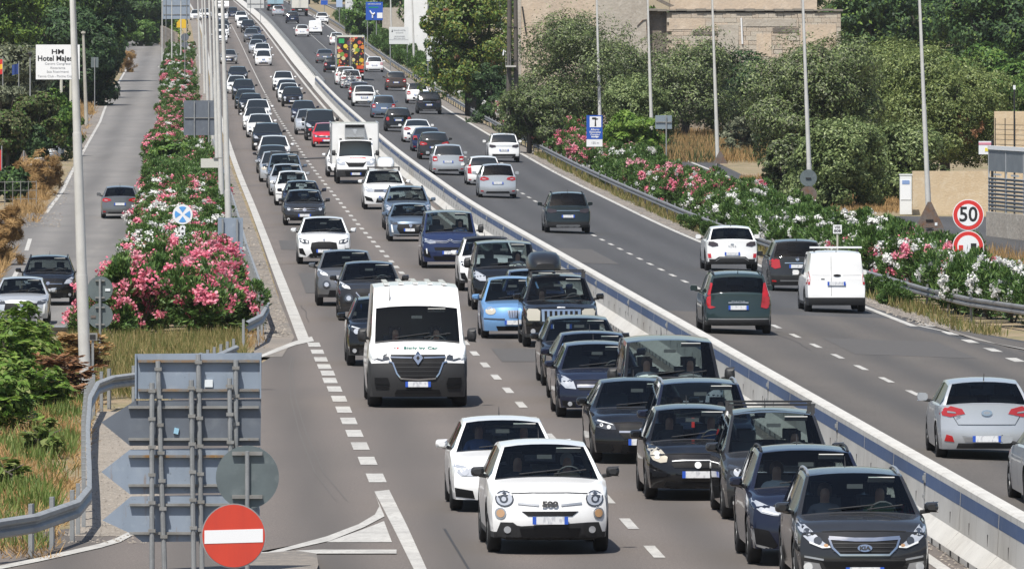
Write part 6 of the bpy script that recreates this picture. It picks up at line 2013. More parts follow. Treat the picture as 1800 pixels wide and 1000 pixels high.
# bus stop panel by the fence
YB2 = 365
g = PT((1735 - 900) * YB2 / FOCAL - cx(YB2), YB2)
e = tag(empty('bus_stop_sign', g), 'white bus stop panel beside the tall dark post of the fence', 'sign')
zz = zpx(YB2, 260) - g.z
MB().box((-.09, -.03, zz), (.52, .03, .55)).build('panel', m_white, e)
MB().box((-.09, -.05, zz + .17), (.52, .008, .10)).build('pink_band', mat('pink_print', (.62, .25, .32), .5), e)
MB().box((.0, -.05, zz - .08), (.18, .008, .15)).build('yellow_patch', mat('yellow_print', (.75, .62, .08), .5), e)
MB().tube([(.22, 0, -.3), (.22, 0, zz + .35)], .055, 8).build('post', m_trim, e)
# ================================================================ house, walls, fences, poles
m_plaster = mat('ochre_plaster', (0.530, 0.428, 0.322), .92, noise=[(.25, (0.446, 0.368, 0.293), .4, .65), (1.2, (0.594, 0.499, 0.395), .5, .75), (5, (0.381, 0.345, 0.307), .58, .78), (.5, (0.318, 0.309, 0.307), .62, .8, 5, (3, 3, .3))], bump=(6, .5))
m_plasterg = mat('weathered_pale_plaster', (.43, .39, .33), .92, noise=[(.5, (.36, .32, .27), .4, .65), (3, (.50, .46, .40), .5, .75), (8, (.25, .22, .18), .6, .78)], bump=(6, .5))
m_tufa = mat('tufa_block', (0.513, 0.440, 0.352), .95, noise=[(.7, (0.437, 0.368, 0.293), .4, .65), (4, (0.579, 0.523, 0.454), .5, .75), (12, (0.328, 0.285, 0.248), .58, .76)], bump=(14, .6))
m_tufa2 = mat('tufa_block_pale', (0.541, 0.483, 0.397), .95, noise=[(.9, (0.478, 0.427, 0.356), .4, .65), (6, (0.396, 0.349, 0.291), .55, .75)], bump=(14, .6))
m_grime = mat('grimy_stone', (.20, .17, .14), .95, noise=[(.8, (.13, .115, .10), .4, .65), (5, (.26, .22, .18), .5, .75)], bump=(10, .5))
m_mortar = mat('recessed_mortar', (0.300, 0.256, 0.204), .97)
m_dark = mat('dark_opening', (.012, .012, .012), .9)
m_cap = mat('dark_coping', (.22, .20, .17), .9, noise=[(2, (.2, .18, .16), .5, .7)])
m_wood = mat('old_pole_wood', (.085, .075, .066), .9, noise=[(3, (.13, .115, .10), .45, .7, 5, (12, 12, .3)), (1, (.05, .045, .04), .55, .75, 5, (8, 8, .2))])
m_wall = mat('beige_wall', (.55, .44, .30), .92, noise=[(.6, (.48, .37, .24), .4, .65), (3, (.60, .51, .38), .5, .75), (1.4, (.36, .31, .25), .62, .8, 5, (1, 1, 2.5))], bump=(10, .3))
m_whitewall = mat('white_wall', (.72, .73, .72), .85, noise=[(.4, (.62, .63, .62), .45, .7), (3, (.5, .5, .48), .62, .8)])
m_fence = mat('grey_fence_panel', (.19, .21, .23), .55, .1, noise=[(1.5, (.15, .17, .19), .4, .7)])
m_fencel = mat('pale_fence_trim', (.42, .44, .45), .55)

YH = 578.0
def hx(x): return xpx(YH, x)
def hz(y): return zpx(YH, y)
zg_h = gz(30, YH)
hb = Vector((hx(1190), YH, zg_h))
house = tag(empty('stone_house', hb), 'old ochre stone house with a taller left part behind the olive trees', 'house')
def hbox(name, x0, x1, y0, y1, m, d0=0.0, d1=9.0, zb=None):
    """a block of the house: between pixel columns x0..x1 and rows y0..y1, d0..d1 metres behind the front"""
    a, b = hx(x0), hx(x1)
    zt_, zb_ = hz(y0), (zg_h - .5 if zb is None else hz(zb))
    return MB().box(((a + b) / 2 - hb.x, YH + (d0 + d1) / 2 - hb.y, (zt_ + zb_) / 2 - hb.z), (b - a, d1 - d0, zt_ - zb_)).build(name, m, house)
tall = hbox('wall', 906, 1141, -70, 0, m_plaster, 0, 9)
low = hbox('wall', 1172, 1478, 22, 0, m_mortar, .06, 8.2)
hbox('wall', 1141, 1172, 18, 0, m_grime, .5, 8)
hbox('upper_wall', 1180, 1440, -60, 0, m_plaster, 4.2, 8, zb=22)
for k in range(20): hbox('coping', 1138 + k * 17.2, 1138 + (k + 1) * 17.2 - .4, 15.5 + (k * 7 % 5) * .5, 0, m_cap, -.12 - (k * 3 % 4) * .02, 8.3, zb=19.5 + (k * 5 % 3) * .4)
hbox('plaster_patch', 1050, 1138, -40, 0, m_plasterg, -.04, .02, zb=140)
hbox('plaster_patch', 906, 916, -40, 0, m_plasterg, -.03, .02, zb=200)
hbox('plaster_patch', 1262, 1298, 44, 0, m_plasterg, -.06, .02, zb=110)
hbox('plaster_patch', 1176, 1240, 33, 0, m_plaster, -.055, .02, zb=52)
hbox('plaster_patch', 1330, 1356, 60, 0, m_plaster, -.055, .02, zb=100)
hbox('plaster_patch', 1408, 1470, 44, 0, m_plaster, -.055, .02, zb=120)
hbox('plaster_patch', 1300, 1400, 34, 0, m_plasterg, -.056, .02, zb=47)
hbox('plaster_patch', 1180, 1345, 34, 0, m_plasterg, -.015, .02, zb=44)
hbox('lintel', 1218, 1262, 55, 0, m_grime, -.08, .1, zb=61)
hbox('lintel', 1358, 1404, 49, 0, m_grime, -.08, .1, zb=57)
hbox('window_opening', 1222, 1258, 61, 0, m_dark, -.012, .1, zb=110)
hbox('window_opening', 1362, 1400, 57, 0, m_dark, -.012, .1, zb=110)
MB().tube([(hx(1305) - hb.x, -.10, hz(78) - hb.z), (hx(1303) - hb.x, -.10, hz(32) - hb.z)], .06, 8).build('drain_pipe', m_white, house)
MB().tube([(hx(925) - hb.x, -.08, hz(60) - hb.z), (hx(918) - hb.x, -.08, hz(12) - hb.z)], .05, 6).build('cable', m_trim, house)
MB().tube([(hx(1120) - hb.x, -.08, hz(46) - hb.z), (hx(1130) - hb.x, -.08, hz(36) - hb.z), (hx(1136) - hb.x, -.08, hz(34) - hb.z), (hx(1138) - hb.x, -.08, hz(70) - hb.z)], .03, 6).build('pipe', m_rust, house)
MB().prism([(hx(1148) - hb.x, .3, hz(-2) - hb.z), (hx(1160) - hb.x, .3, hz(-2) - hb.z), (hx(1186) - hb.x, .3, hz(11) - hb.z), (hx(1178) - hb.x, .3, hz(13) - hb.z)], (0, 1.2, 0)).build('stair_slab', m_grime, house)
# the courses of tufa blocks on the low part, each laid proud of the recessed joints
rb = random.Random(3)
bmesh_ = [MB().box((0, 0, 0), (1, 1, 1)).mesh('stone_block', [m]) for m in (m_tufa, m_tufa2, m_plaster)]
ch = .30
z = hz(24) - ch
row = 0
while z > hz(150):
    x = hx(1172) + (0 if row % 2 else .32)
    while x < hx(1478) - .2:
        w = min(rb.choice((.42, .5, .58, .66, .8)), hx(1478) - x)
        if w > .15:
            o = link('block', rb.choice(bmesh_[:2] if z > hz(40) else bmesh_), house, Vector((x + w / 2 - hb.x, .06 - .03 + rb.uniform(-.016, .016), z + ch / 2 - hb.z)))
            o.scale = (w - rb.choice((.012, .014, .03)), .12, ch - rb.choice((.012, .012, .026)))
        x += w
    z -= ch
    row += 1
# utility pole of two timbers beside the house
g = PT(xpx(520, 901) - cx(520), 520)
e = tag(empty('utility_pole', g), 'dark double timber pole with a small lamp bracket beside the stone house', 'utility pole')
for dx, r in ((-.16, .15), (.16, .14)): MB().tube([(dx * 1.6, 0, -.5), (dx, 0, 11.5)], [r * 1.15, r * .8], 10).build('timber', m_wood, e, smooth=40)
MB().box((-.1, -.3, zpx(520, 117) - g.z), (.62, .62, .10)).build('step_plate', m_concrete, e)
for k in range(4): MB().tube([(-.42 + k * .10, -.2, zpx(520, 117) - g.z), (-.42 + k * .10, -.2, zpx(520, 92) - g.z)], .015, 5).build('rod', m_galv_old, e)
MB().tube([(-.42, -.2, zpx(520, 92) - g.z), (-.52, -.2, zpx(520, 88) - g.z), (-.56, -.2, zpx(520, 98) - g.z)], .045, 6).build('lamp', m_white, e)
for k in range(5): MB().box((0, -.12, 1.5 + k * 2.0), (.5, .05, .05)).build('iron_band', m_trim, e)

# ---- right: beige wall, cabinet, fence, gate
def wall_thing(name, label, x0, x1, yt, yb, Y, m, th=.35, cat='wall', capm=None, rz=0.0):
    g = PT((x0 + x1) / 2 * 0 + xpx(Y, (x0 + x1) / 2) - cx(Y), Y)
    e = tag(empty(name, g, rz), label, cat)
    w, h = (x1 - x0) * Y / FOCAL, zpx(Y, yt) - g.z
    MB().box((0, th / 2, (h - .5) / 2), (w, th, h + .5)).build('wall_body', m, e)
    if capm: MB().box((0, th / 2, h + .03), (w + .06, th + .08, .06)).build('coping', capm, e)
    return e
wall_thing('garden_wall', 'plain beige garden wall at the side road right of the olives', 1604, 1750, 301, 358, 399, m_wall)
g = PT(xpx(398, 1592) - cx(398), 398)
e = tag(empty('meter_cabinet', g), 'white metal cabinet standing against the end of the beige wall', 'cabinet')
h = zpx(398, 308) - g.z
MB().box((0, 0, h / 2), (.54, .34, h)).build('case', m_whitewall, e)
MB().box((0, -.18, h * .62), (.46, .02, h * .5)).build('door', m_white, e)
MB().box((0, -.195, h * .82), (.34, .012, .18)).build('label', mat('pale_blue_print', (.22, .32, .55), .5), e)
MB().box((0, .02, h + .02), (.6, .42, .05)).build('lid', m_whitewall, e)
# slatted fence: stands on a low wall and comes towards the camera
fa, fb = PT(33.0, 362), PT(37.5, 318)
d = fb - fa
e = tag(empty('metal_fence', fa), 'grey panelled metal fence on a low wall at the right side road', 'fence')
nrm_a = math.atan2(d.y, d.x)
n = 12
zt0 = zpx(362, 262) - fa.z
low_h = zpx(362, 372) - fa.z
mb = MB(); mb.box((d.x / 2, d.y / 2, low_h / 2 - .2), (d.length, .25, low_h + .4), RZ(nrm_a)); mb.build('low_wall', m_plasterg, e)
MB().box((d.x / 2, d.y / 2, zt0 + .06), (d.length, .12, .16), RZ(nrm_a)).build('top_rail', m_white, e)
for k in range(n):
    a = d * ((k + .5) / n)
    hgt = zt0 - low_h
    MB().box((a.x, a.y, zt0 - hgt * .18), (d.length / n - .05, .03, hgt * .34), RZ(nrm_a)).build('panel', m_fence, e)
    for q_ in range(9): MB().box((a.x, a.y, low_h + hgt * (.05 + .06 * q_)), (d.length / n - .06, .05, hgt * .038), RZ(nrm_a) @ RX(.5)).build('slat', m_fence, e)
    q = d * (k / n)
    MB().box((q.x, q.y, low_h + hgt / 2), (.06, .06, hgt), RZ(nrm_a)).build('post', m_fencel, e)
    MB().box((a.x, a.y, low_h + hgt * .60), (d.length / n * .4, .05, .08), RZ(nrm_a)).build('bracket', m_fencel, e)
ga, gb_ = PT(34.2, 372), PT(40, 340)
d = gb_ - ga
e = tag(empty('bar_railing', ga), 'dark bar railing above the panelled fence at the right side road', 'fence')
nrm_a = math.atan2(d.y, d.x)
z0, z1 = zpx(372, 258) - ga.z, zpx(372, 214) - ga.z
for k in range(22):
    q = d * (k / 21)
    MB().box((q.x, q.y, (z1 - .5) / 2 + .2), (.03, .03, z1 + .4), RZ(nrm_a)).build('bar', m_trim, e)
for zz in np.linspace(z0 + .1, z1 - .12, 5): MB().box((d.x / 2, d.y / 2, zz), (d.length, .025, .02), RZ(nrm_a)).build('rail', m_trim, e)
lw = wall_thing('back_wall', 'low sandy wall behind the bar railing', 1748, 1900, 196, 260, 420, m_wall)
g = PT(xpx(366, 1783) - cx(366), 366)
e = tag(empty('garden_lamp', g), 'thin black garden lamp with small white head above the bar railing', 'lamp')
MB().tube([(0, 0, 0), (0, 0, zpx(366, 158) - g.z)], .035, 6).build('pole', m_trim, e)
MB().box((0, 0, zpx(366, 154) - g.z), (.10, .10, .18)).build('head', m_white, e)
# ---- top right: white building and low walls along the far service road
g = PT(xpx(900, 731) - cx(900), 900)
e = tag(empty('white_building', g), 'white-walled building at the far service road beyond the hotel boards', 'building')
MB().box((0, 6, 3.5), (2.4, 12, 8)).build('wall', m_whitewall, e)
MB().box((1.7, 5, 2.5), (1.0, 10, 6)).build('side_wall', m_wall, e)
MB().box((0, 6, 7.6), (2.6, 12.3, .2)).build('coping', m_concrete, e)
wall_thing('boundary_wall', 'low rough wall beside the far service road', 672, 722, 14, 30, 1010, m_plasterg)
wall_thing('boundary_wall', 'sandy stub wall under the trees at the far service road', 757, 800, 42, 66, 800, m_wall)
# ---- left: stone wall, white low wall, poles, grit bin
g = PT(-1.4, 955)
e = tag(empty('stone_wall', g), 'grey-brown block wall beside the far bend of the service road', 'wall')
rb = random.Random(5)
m_blk = [mat('wall_block_a', (.25, .22, .19), .95, noise=[(2, (.19, .17, .15), .4, .7)]), mat('wall_block_b', (.29, .25, .21), .95, noise=[(2, (.23, .2, .17), .4, .7)])]
bl = [MB().box((0, 0, 0), (1, 1, 1)).mesh('block', [m]) for m in m_blk]
pa, pb = PT(-2.4, 985), PT(-.7, 925)
dv = pb - pa
for i in range(16):
    for j in range(6):
        q = pa + dv * ((i + .5) / 16) + Vector((0, 0, .2 + j * .40)) - g
        o = link('block', bl[rb.random() > .5], e, q, (0, 0, math.atan2(-dv.x, dv.y)))
        o.scale = (.3 + rb.uniform(-.03, .03), dv.length / 16 - .02, .385)
g = PT(xpx(690, 316) - cx(690) , 720)
e = tag(empty('grit_bin', PT((319 - 900) * 1010 / FOCAL - cx(1010), 1010)), 'yellow tank on a sandy block beside the top of the hedge', 'tank')
g = e.location
z1, z0 = zpx(1010, 32) - g.z, zpx(1010, 50) - g.z
m_yel = mat('yellow_tank', (.72, .46, .03), .55)
mb = MB(); mb.prism([(-.55, -.3, z0), (.55, -.3, z0), (.55, -.3, z0 + (z1 - z0) * .7), (.3, -.3, z1), (-.12, -.3, z1 - .05), (-.55, -.3, z0 + (z1 - z0) * .55)], (0, .7, 0)); mb.build('tank_body', m_yel, e)
MB().box((0, .05, z0 / 2 - .1), (1.2, .7, z0 + .15)).build('plinth', m_wall, e)
def simple_pole(name, label, px, py_top, py_base, Y, r, m, lamp=False, cat='pole', lean=0):
    g = PT(xpx(Y, px) - cx(Y), Y)
    e = tag(empty(name, g), label, cat)
    e.rotation_euler = (0, math.radians(lean), 0)
    h = zpx(Y, py_top) - g.z
    MB().tube([(0, 0, -.5), (0, 0, h)], [r * 1.3, r * .8], 8).build('shaft', m, e, smooth=40)
    if lamp:
        MB().tube([(0, -.0, h), (0, -.0, h + .12), (0, 0, h + .22), (0, 0, h + .3)], [.05, .14, .16, .04], 8).build('lantern', m_trim, e, smooth=40)
    else:
        MB().box((0, 0, h - .1), (r * 2.6, r * 2.6, .12)).build('cap', m, e)
    return e
simple_pole('concrete_pole', 'thick concrete pole just right of the hotel board', 152, 55, 215, 590, .11, mat('pole_concrete', (.42, .40, .35), .9, noise=[(2, (.33, .31, .27), .4, .7)]), lean=-2)
simple_pole('garden_lamp', 'small post lamp in the bushes left of the hotel board', 53, 100, 190, 560, .05, m_galv, True, 'lamp')
simple_pole('thin_post', 'thin pale post above the green bank at the far bend', 285, 0, 62, 830, .05, m_pole)
simple_pole('thin_post', 'thin pale post before the gantry sign back', 302, -2, 40, 830, .05, m_pole)
simple_pole('thin_post', 'thin pale post left of the second gantry leg', 318, -2, 60, 830, .05, m_pole)
g = PT(-8.15, 470)
e = tag(empty('white_wall', g), 'low white wall beside the dry grass at the left junction', 'wall')
for i in range(7):
    q = PT(-8.3 + .12 * i, 452 + i * 7, .0) - g
    MB().box(q + Vector((0, 3.5, .3)), (.25, 6.96, .75), RZ(-.03)).build('wall_panel', m_whitewall, e)
MB().box(PT(-7.35, 503, .45) - g, (.35, .35, 1.1)).build('gate_pier', m_whitewall, e)
g = PT(xpx(405, 6) - cx(405), 405)
e = tag(empty('wire_fence', g), 'low rusty wire fence with thin posts at the left junction', 'fence')
for k in range(6): MB().tube([(k * .35 - .3, .3 * k, -.2), (k * .35 - .3, .3 * k, 1.25)], .02, 5).build('post', m_galv_old, e)
for zz in (.4, .8, 1.2): MB().tube([(-.3, 0, zz), (1.45, 1.5, zz)], .012, 4).build('wire', m_galv_old, e)
def flag(label, px, py, wpx, hpx, Y, cols):
    g = PT(xpx(Y, px) - cx(Y), Y)
    e = tag(empty('flag', g), label, 'flag')
    zt_ = zpx(Y, py) - g.z
    w, h = wpx * Y / FOCAL, hpx * Y / FOCAL
    MB().tube([(0, 0, 0), (0, 0, zt_ + .15)], .03, 6).build('flagpole', m_galv, e)
    n = len(cols)
    for i, m in enumerate(cols):
        mb = MB()
        v, f = [], []
        for k in range(7):
            t = k / 6
            for q in (0, 1): v.append((-w * t, .06 * math.sin(t * 7), zt_ - h * (i + q) / n - .15 * t * h))
        f = [(2 * k, 2 * k + 1, 2 * k + 3, 2 * k + 2) for k in range(6)]
        mb.add(v, f).build('cloth', m, e)
m_fr, m_fy, m_fb = mat('flag_red', (.55, .03, .03), .7), mat('flag_yellow', (.75, .45, .03), .7), mat('flag_blue', (.02, .05, .20), .7)
flag('red and yellow flag at the left edge by the bushes', 5, 104, 16, 26, 540, [m_fr, m_fy, m_fr])
flag('dark blue flag over the bushes left of the hotel board', 33, 112, 12, 18, 545, [m_fb])
flag('long red banner at the left edge of the junction', 3, 262, 12, 70, 430, [m_fr])
# ================================================================ trees, hedges, grass
def leaf_mat(name, cols, rough=.55, trans=.25):
    return mat('leaf_' + name, cols[0], rough, island=cols, trans=trans, spec=.35)
lm_olive = leaf_mat('olive', [(0.066, 0.100, 0.033), (0.112, 0.160, 0.054), (0.168, 0.221, 0.079), (0.319, 0.380, 0.160)], .5)
lm_olive2 = leaf_mat('olive_yellowish', [(0.071, 0.102, 0.026), (0.126, 0.166, 0.044), (0.173, 0.213, 0.060), (0.299, 0.351, 0.131)], .5)
lm_pine = leaf_mat('pine', [(0.038, 0.074, 0.016), (0.070, 0.129, 0.025), (0.113, 0.185, 0.030), (0.176, 0.259, 0.041)], .6, .15)
lm_pined = leaf_mat('dark_evergreen', [(0.015, 0.034, 0.013), (0.027, 0.059, 0.020), (0.045, 0.090, 0.027), (0.075, 0.138, 0.041)], .6, .15)
lm_ash = leaf_mat('ash', [(0.045, 0.085, 0.020), (0.075, 0.127, 0.024), (0.127, 0.170, 0.034), (0.253, 0.227, 0.037)], .5)
lm_bush = leaf_mat('green_bush', [(0.036, 0.081, 0.018), (0.061, 0.132, 0.025), (0.097, 0.186, 0.035), (0.162, 0.254, 0.050)], .5)
lm_bright = leaf_mat('bright_green', [(0.075, 0.150, 0.022), (0.120, 0.226, 0.033), (0.180, 0.284, 0.050), (0.255, 0.360, 0.077)], .5, .35)
lm_grey = leaf_mat('grey_green', [(0.063, 0.078, 0.045), (0.107, 0.126, 0.073), (0.164, 0.183, 0.112), (0.252, 0.265, 0.173)], .6)
lm_brown = leaf_mat('brown_bush', [(0.045, 0.062, 0.020), (0.079, 0.083, 0.030), (0.068, 0.103, 0.028), (0.135, 0.117, 0.050)], .6)
lm_ole = leaf_mat('oleander', [(0.033, 0.077, 0.018), (0.056, 0.118, 0.026), (0.091, 0.168, 0.039), (0.165, 0.252, 0.068)], .45, .2)
lm_dry = leaf_mat('dry_grass', [(0.275, 0.169, 0.064), (0.360, 0.225, 0.094), (0.444, 0.291, 0.128), (0.232, 0.141, 0.060)], .8, .3)
lm_weed = leaf_mat('green_weed', [(.07, .12, .02), (.11, .17, .035), (.16, .22, .05), (.24, .26, .09)], .6, .3)
lm_grass = leaf_mat('mixed_grass', [(.07, .10, .022), (.13, .14, .035), (.26, .21, .085), (.34, .27, .12)], .7, .3)
lm_rustleaf = leaf_mat('rusty_dry_leaf', [(.20, .09, .04), (.30, .15, .075), (.14, .07, .035), (.36, .22, .12)], .8, .2)
fm_pink = leaf_mat('pink_blossom', [(0.634, 0.112, 0.195), (0.756, 0.208, 0.300), (0.830, 0.384, 0.450), (0.586, 0.080, 0.135)], .5, .3)
fm_rose = leaf_mat('pale_pink_blossom', [(.70, .30, .36), (.74, .42, .46), (.62, .20, .27)], .5, .3)
fm_white = leaf_mat('white_blossom', [(.76, .76, .74), (.82, .82, .80), (.70, .68, .64)], .5, .3)
m_bark = mat('tree_bark', (.10, .085, .07), .95, noise=[(6, (.06, .05, .042), .4, .7, 5, (3, 3, .6))])

def quads_mesh(name, C, A, B, mats, idx=None, fold=None):
    """one diamond per row: centre C, half length vector A, half width vector B"""
    n = len(C)
    v = np.empty((n, 4, 3), np.float32)
    v[:, 0], v[:, 1], v[:, 2], v[:, 3] = C - A, C + B, C + A, C - B
    if fold is not None:
        v[:, 1] += fold; v[:, 3] += fold
    me = bpy.data.meshes.new(name)
    me.vertices.add(n * 4)
    me.vertices.foreach_set('co', v.reshape(-1))
    me.loops.add(n * 4)
    me.loops.foreach_set('vertex_index', np.arange(n * 4, dtype=np.int32))
    me.polygons.add(n)
    me.polygons.foreach_set('loop_start', np.arange(0, n * 4, 4, dtype=np.int32))
    me.polygons.foreach_set('loop_total', np.full(n, 4, np.int32))
    for m in mats: me.materials.append(m)
    if idx is not None: me.polygons.foreach_set('material_index', idx.astype(np.int32))
    me.update(calc_edges=True)
    return me
def unit(a): return a / np.maximum(1e-6, np.linalg.norm(a, axis=1))[:, None]
def sample_lobes(rng, lobes, n, shell=.10, inner=.25, clump=0.0):
    lo = np.array(lobes, float)
    w = (lo[:, 3] * lo[:, 4] + lo[:, 4] * lo[:, 5] + lo[:, 3] * lo[:, 5])
    k = rng.choice(len(lo), n, p=w / w.sum())
    d = unit(rng.normal(size=(n, 3)))
    if clump > 0:
        # leaves gather on sprays: pull every leaf towards one of a limited set of directions
        m = max(12, int(n / 60))
        dirs, kk = unit(rng.normal(size=(m, 3))), rng.integers(0, m, n)
        d = unit(dirs[kk] + rng.normal(size=(n, 3)) * clump)
        k = kk % len(lo)
        r = 1 + (rng.normal(size=m) * shell)[kk] + rng.normal(size=n) * shell * .5
    else:
        r = 1 + rng.normal(size=n) * shell
    ins = rng.random(n) < inner
    r[ins] *= rng.uniform(.45, .9, ins.sum())
    p = lo[k, :3] + d * lo[k, 3:6] * r[:, None]
    return p, unit(d / lo[k, 3:6])
def leaf_cloud(name, rng, lobes, n, ln, wd, mats, shell=.10, inner=.25, clump=.16, up=.25, droop=0.0, split=None):
    p, nr = sample_lobes(rng, lobes, n, shell, inner, clump)
    nr = unit(nr + rng.normal(size=(n, 3)) * .38 + np.array([0, 0, up]))
    t = unit(np.cross(nr, rng.normal(size=(n, 3))))
    if droop: t = unit(t + np.array([0, 0, -droop]))
    b = unit(np.cross(nr, t))
    s = rng.uniform(.6, 1.3, n)[:, None]
    idx = None
    if split is not None: idx = (rng.random(n) < split).astype(int)
    return quads_mesh(name, p, t * s * ln / 2, b * s * wd / 2, mats, idx, nr * s * wd * .18)

def limb_tree(name, e, h, spread, seed, r=.16, n=6):
    rg = random.Random(seed)
    mb = MB()
    top = Vector((rg.uniform(-.1, .1) * h, rg.uniform(-.1, .1) * h, h * .45))
    mb.tube([(0, 0, -.4), (rg.uniform(-.08, .08), 0, h * .2), top], [r * 1.25, r, r * .75], 8)
    for k in range(n):
        a = 2 * math.pi * k / n + rg.uniform(-.3, .3)
        q = Vector((math.cos(a) * spread * rg.uniform(.4, .75), math.sin(a) * spread * rg.uniform(.4, .75), h * rg.uniform(.6, .88)))
        mb.tube([top * rg.uniform(.75, 1), top.lerp(q, .5) + Vector((0, 0, -.1 * h)), q], [r * .55, r * .38, r * .14], 6)
    return mb.build(name, m_bark, e, smooth=50)
PROTO = {}
def crown_lobes(rng, w, h, n, zc=.6, zr=.38, base=.18):
    out = [(0, 0, h * zc, w * .43, w * .43, h * zr)]
    for k in range(n):
        a = rng.uniform(0, 2 * math.pi)
        rr = w * .5 * rng.uniform(.45, .82)
        z = h * rng.uniform(base + .1, .86)
        f = rng.uniform(.16, .27)
        sh = 1 - .55 * max(0, (z / h - .6) / .4)
        out.append((math.cos(a) * rr * sh, math.sin(a) * rr * sh, z, w * f, w * f, w * f * rng.uniform(.6, .95)))
    return out
def tree(x, ybase, wpx, hpx, Y, lm, label, kind='olive', seed=1, name='tree', group=None, n=15000, ln=.20, wd=.085, cat='tree', extra=None, u=None, depth=1.0, zoff=0.0, base=.18):
    uu = (x - 900) * Y / FOCAL - cx(Y) if u is None else u
    w, h = wpx * Y / FOCAL, hpx * Y / FOCAL
    e = tag(empty(name, PT(uu, Y, zoff)), label, cat, group)
    rng = np.random.default_rng(seed)
    lobes = crown_lobes(rng, w, h, 26, base=base)
    limb_tree('trunk', e, h, w * .42, seed, r=.035 * h)
    mats = lm if isinstance(lm, (list, tuple)) else [lm]
    link('crown', leaf_cloud('crown', rng, lobes, int(n * (2.1 if name == 'olive_tree' else 1.4)), ln * (.95 if name == 'olive_tree' else 1.12), wd * (1.0 if name == 'olive_tree' else 1.2), mats, split=(.34 if name == 'olive_tree' else .2) if len(mats) > 1 else None, shell=.09, clump=.2), e)
    if extra:
        m, f, cnt, l2, w2 = extra
        rng2 = np.random.default_rng(seed + 50)
        link('seed_clusters' if f != 'dead' else 'dead_branch', leaf_cloud('clusters', rng2, [lobes[k] for k in range(3, 9)] if f != 'dead' else [(w * .16, -w * .40, h * .45, w * .10, w * .08, h * .10)], cnt, l2, w2, [m], inner=0, clump=.06), e)
    return e
GO = 'grey-green olive trees beyond the far carriageway'
tree(1012, 250, 250, 245, 545, [lm_olive, lm_grey], 'broad olive tree right before the tall ochre house front', seed=11, name='olive_tree', group=GO, n=30000, ln=.20, wd=.08)
tree(930, 250, 110, 120, 520, [lm_olive, lm_grey], 'lower olive at the foot of the timber utility pole', seed=12, name='olive_tree', group=GO, n=11000)
tree(1120, 250, 130, 130, 530, [lm_olive], 'mid-height olive behind the blue hammer sign', seed=13, name='olive_tree', group=GO, n=12000)
tree(1205, 250, 200, 182, 560, [lm_olive, lm_grey], 'olive tree below the small dark window of the low house part', seed=14, name='olive_tree', group=GO, n=20000)
tree(1298, 250, 140, 168, 566, [lm_pined], 'dark dense tree between two paler olives by the house end', seed=15, name='evergreen_tree', n=13000, ln=.2, wd=.1)
tree(1425, 330, 225, 300, 432, [lm_olive, lm_grey], 'tall olive nearest to the post with two round sign backs', seed=16, name='olive_tree', group=GO, n=30000, ln=.19, wd=.075)
tree(1545, 330, 240, 272, 446, [lm_olive2, lm_olive], 'wide yellowish olive left of the lamp post with the triangle', seed=17, name='olive_tree', group=GO, n=30000, ln=.19, wd=.075)
tree(1662, 310, 235, 250, 440, [lm_olive2, lm_olive], 'olive with a patch of dead rusty twigs behind the beige wall', seed=18, name='olive_tree', group=GO, n=28000, ln=.19, wd=.075, extra=(lm_rustleaf, 'dead', 1500, .16, .06))
tree(1475, 345, 180, 150, 408, [lm_olive], 'low dark olive skirt reaching down to the service road', seed=19, name='olive_tree', group=GO, n=18000, base=.0)
tree(1590, 330, 150, 130, 425, [lm_olive], 'shaded olive between the white cabinet and its taller neighbour', seed=20, name='olive_tree', group=GO, n=15000, base=.0)
tree(1385, 345, 90, 130, 412, [lm_olive, lm_grey], 'slim olive at the bend of the service road', seed=21, name='olive_tree', group=GO, n=9000, base=.0)
tree(1300, 235, 70, 70, 520, [lm_grey], 'pale silvery shrub before the dark tree', seed=22, name='silver_shrub', cat='shrub', n=5000, base=0)
tree(1105, 255, 105, 96, 492, [lm_bright], 'feathery bright green shrub behind the pink oleanders', seed=23, name='fern_shrub', cat='shrub', n=6000, ln=.34, wd=.10, base=0)
tree(828, 195, 175, 260, 640, [lm_ash, lm_bright], 'green tree with orange seed clusters left of the timber pole', seed=24, name='ash_tree', n=22000, ln=.26, wd=.11, extra=(lm_rustleaf, 'seed', 900, .24, .12), base=.1)
tree(868, 205, 90, 110, 610, [lm_pined], 'dark shrub in the shade under the tree with orange seeds', seed=25, name='dark_shrub', cat='shrub', n=8000, base=0)
tree(775, 75, 60, 110, 790, [lm_pined], 'dark cypress-like tree beside the white building', seed=26, name='dark_tree', n=7000, ln=.28, wd=.12, base=.05)
GP = 'tall dark trees at the top right'
for i, (x, w, h, Y, lab) in enumerate([(1540, 190, 250, 640, 'dark evergreen just right of the stone house'), (1640, 200, 270, 650, 'dark evergreen behind the top of the rightmost lamp post'), (1745, 190, 290, 620, 'dark evergreen in the top right corner'), (1590, 150, 130, 600, 'lower green tree before the tall dark evergreens'), (1700, 150, 150, 590, 'rounded green tree behind the dead-twig olive'), (1790, 130, 150, 560, 'green tree above the bar railing'), (1850, 200, 260, 600, 'dark evergreen beyond the right edge of the railing'), (1500, 120, 190, 680, 'dark tree rising behind the end of the stone house')]):
    tree(x, 200, w, h, Y, [lm_pined, lm_pine] if i < 3 or i > 5 else [lm_bush, lm_pine], lab, seed=40 + i, name='evergreen_tree', group=GP, n=20000, ln=.30, wd=.13, base=.05)
tree(1785, 198, 60, 62, 470, [lm_pined], 'clipped dark hedge corner behind the garden lamp', seed=49, name='clipped_hedge', cat='hedge', n=6000, base=0)
GL = 'trees along the left service road'
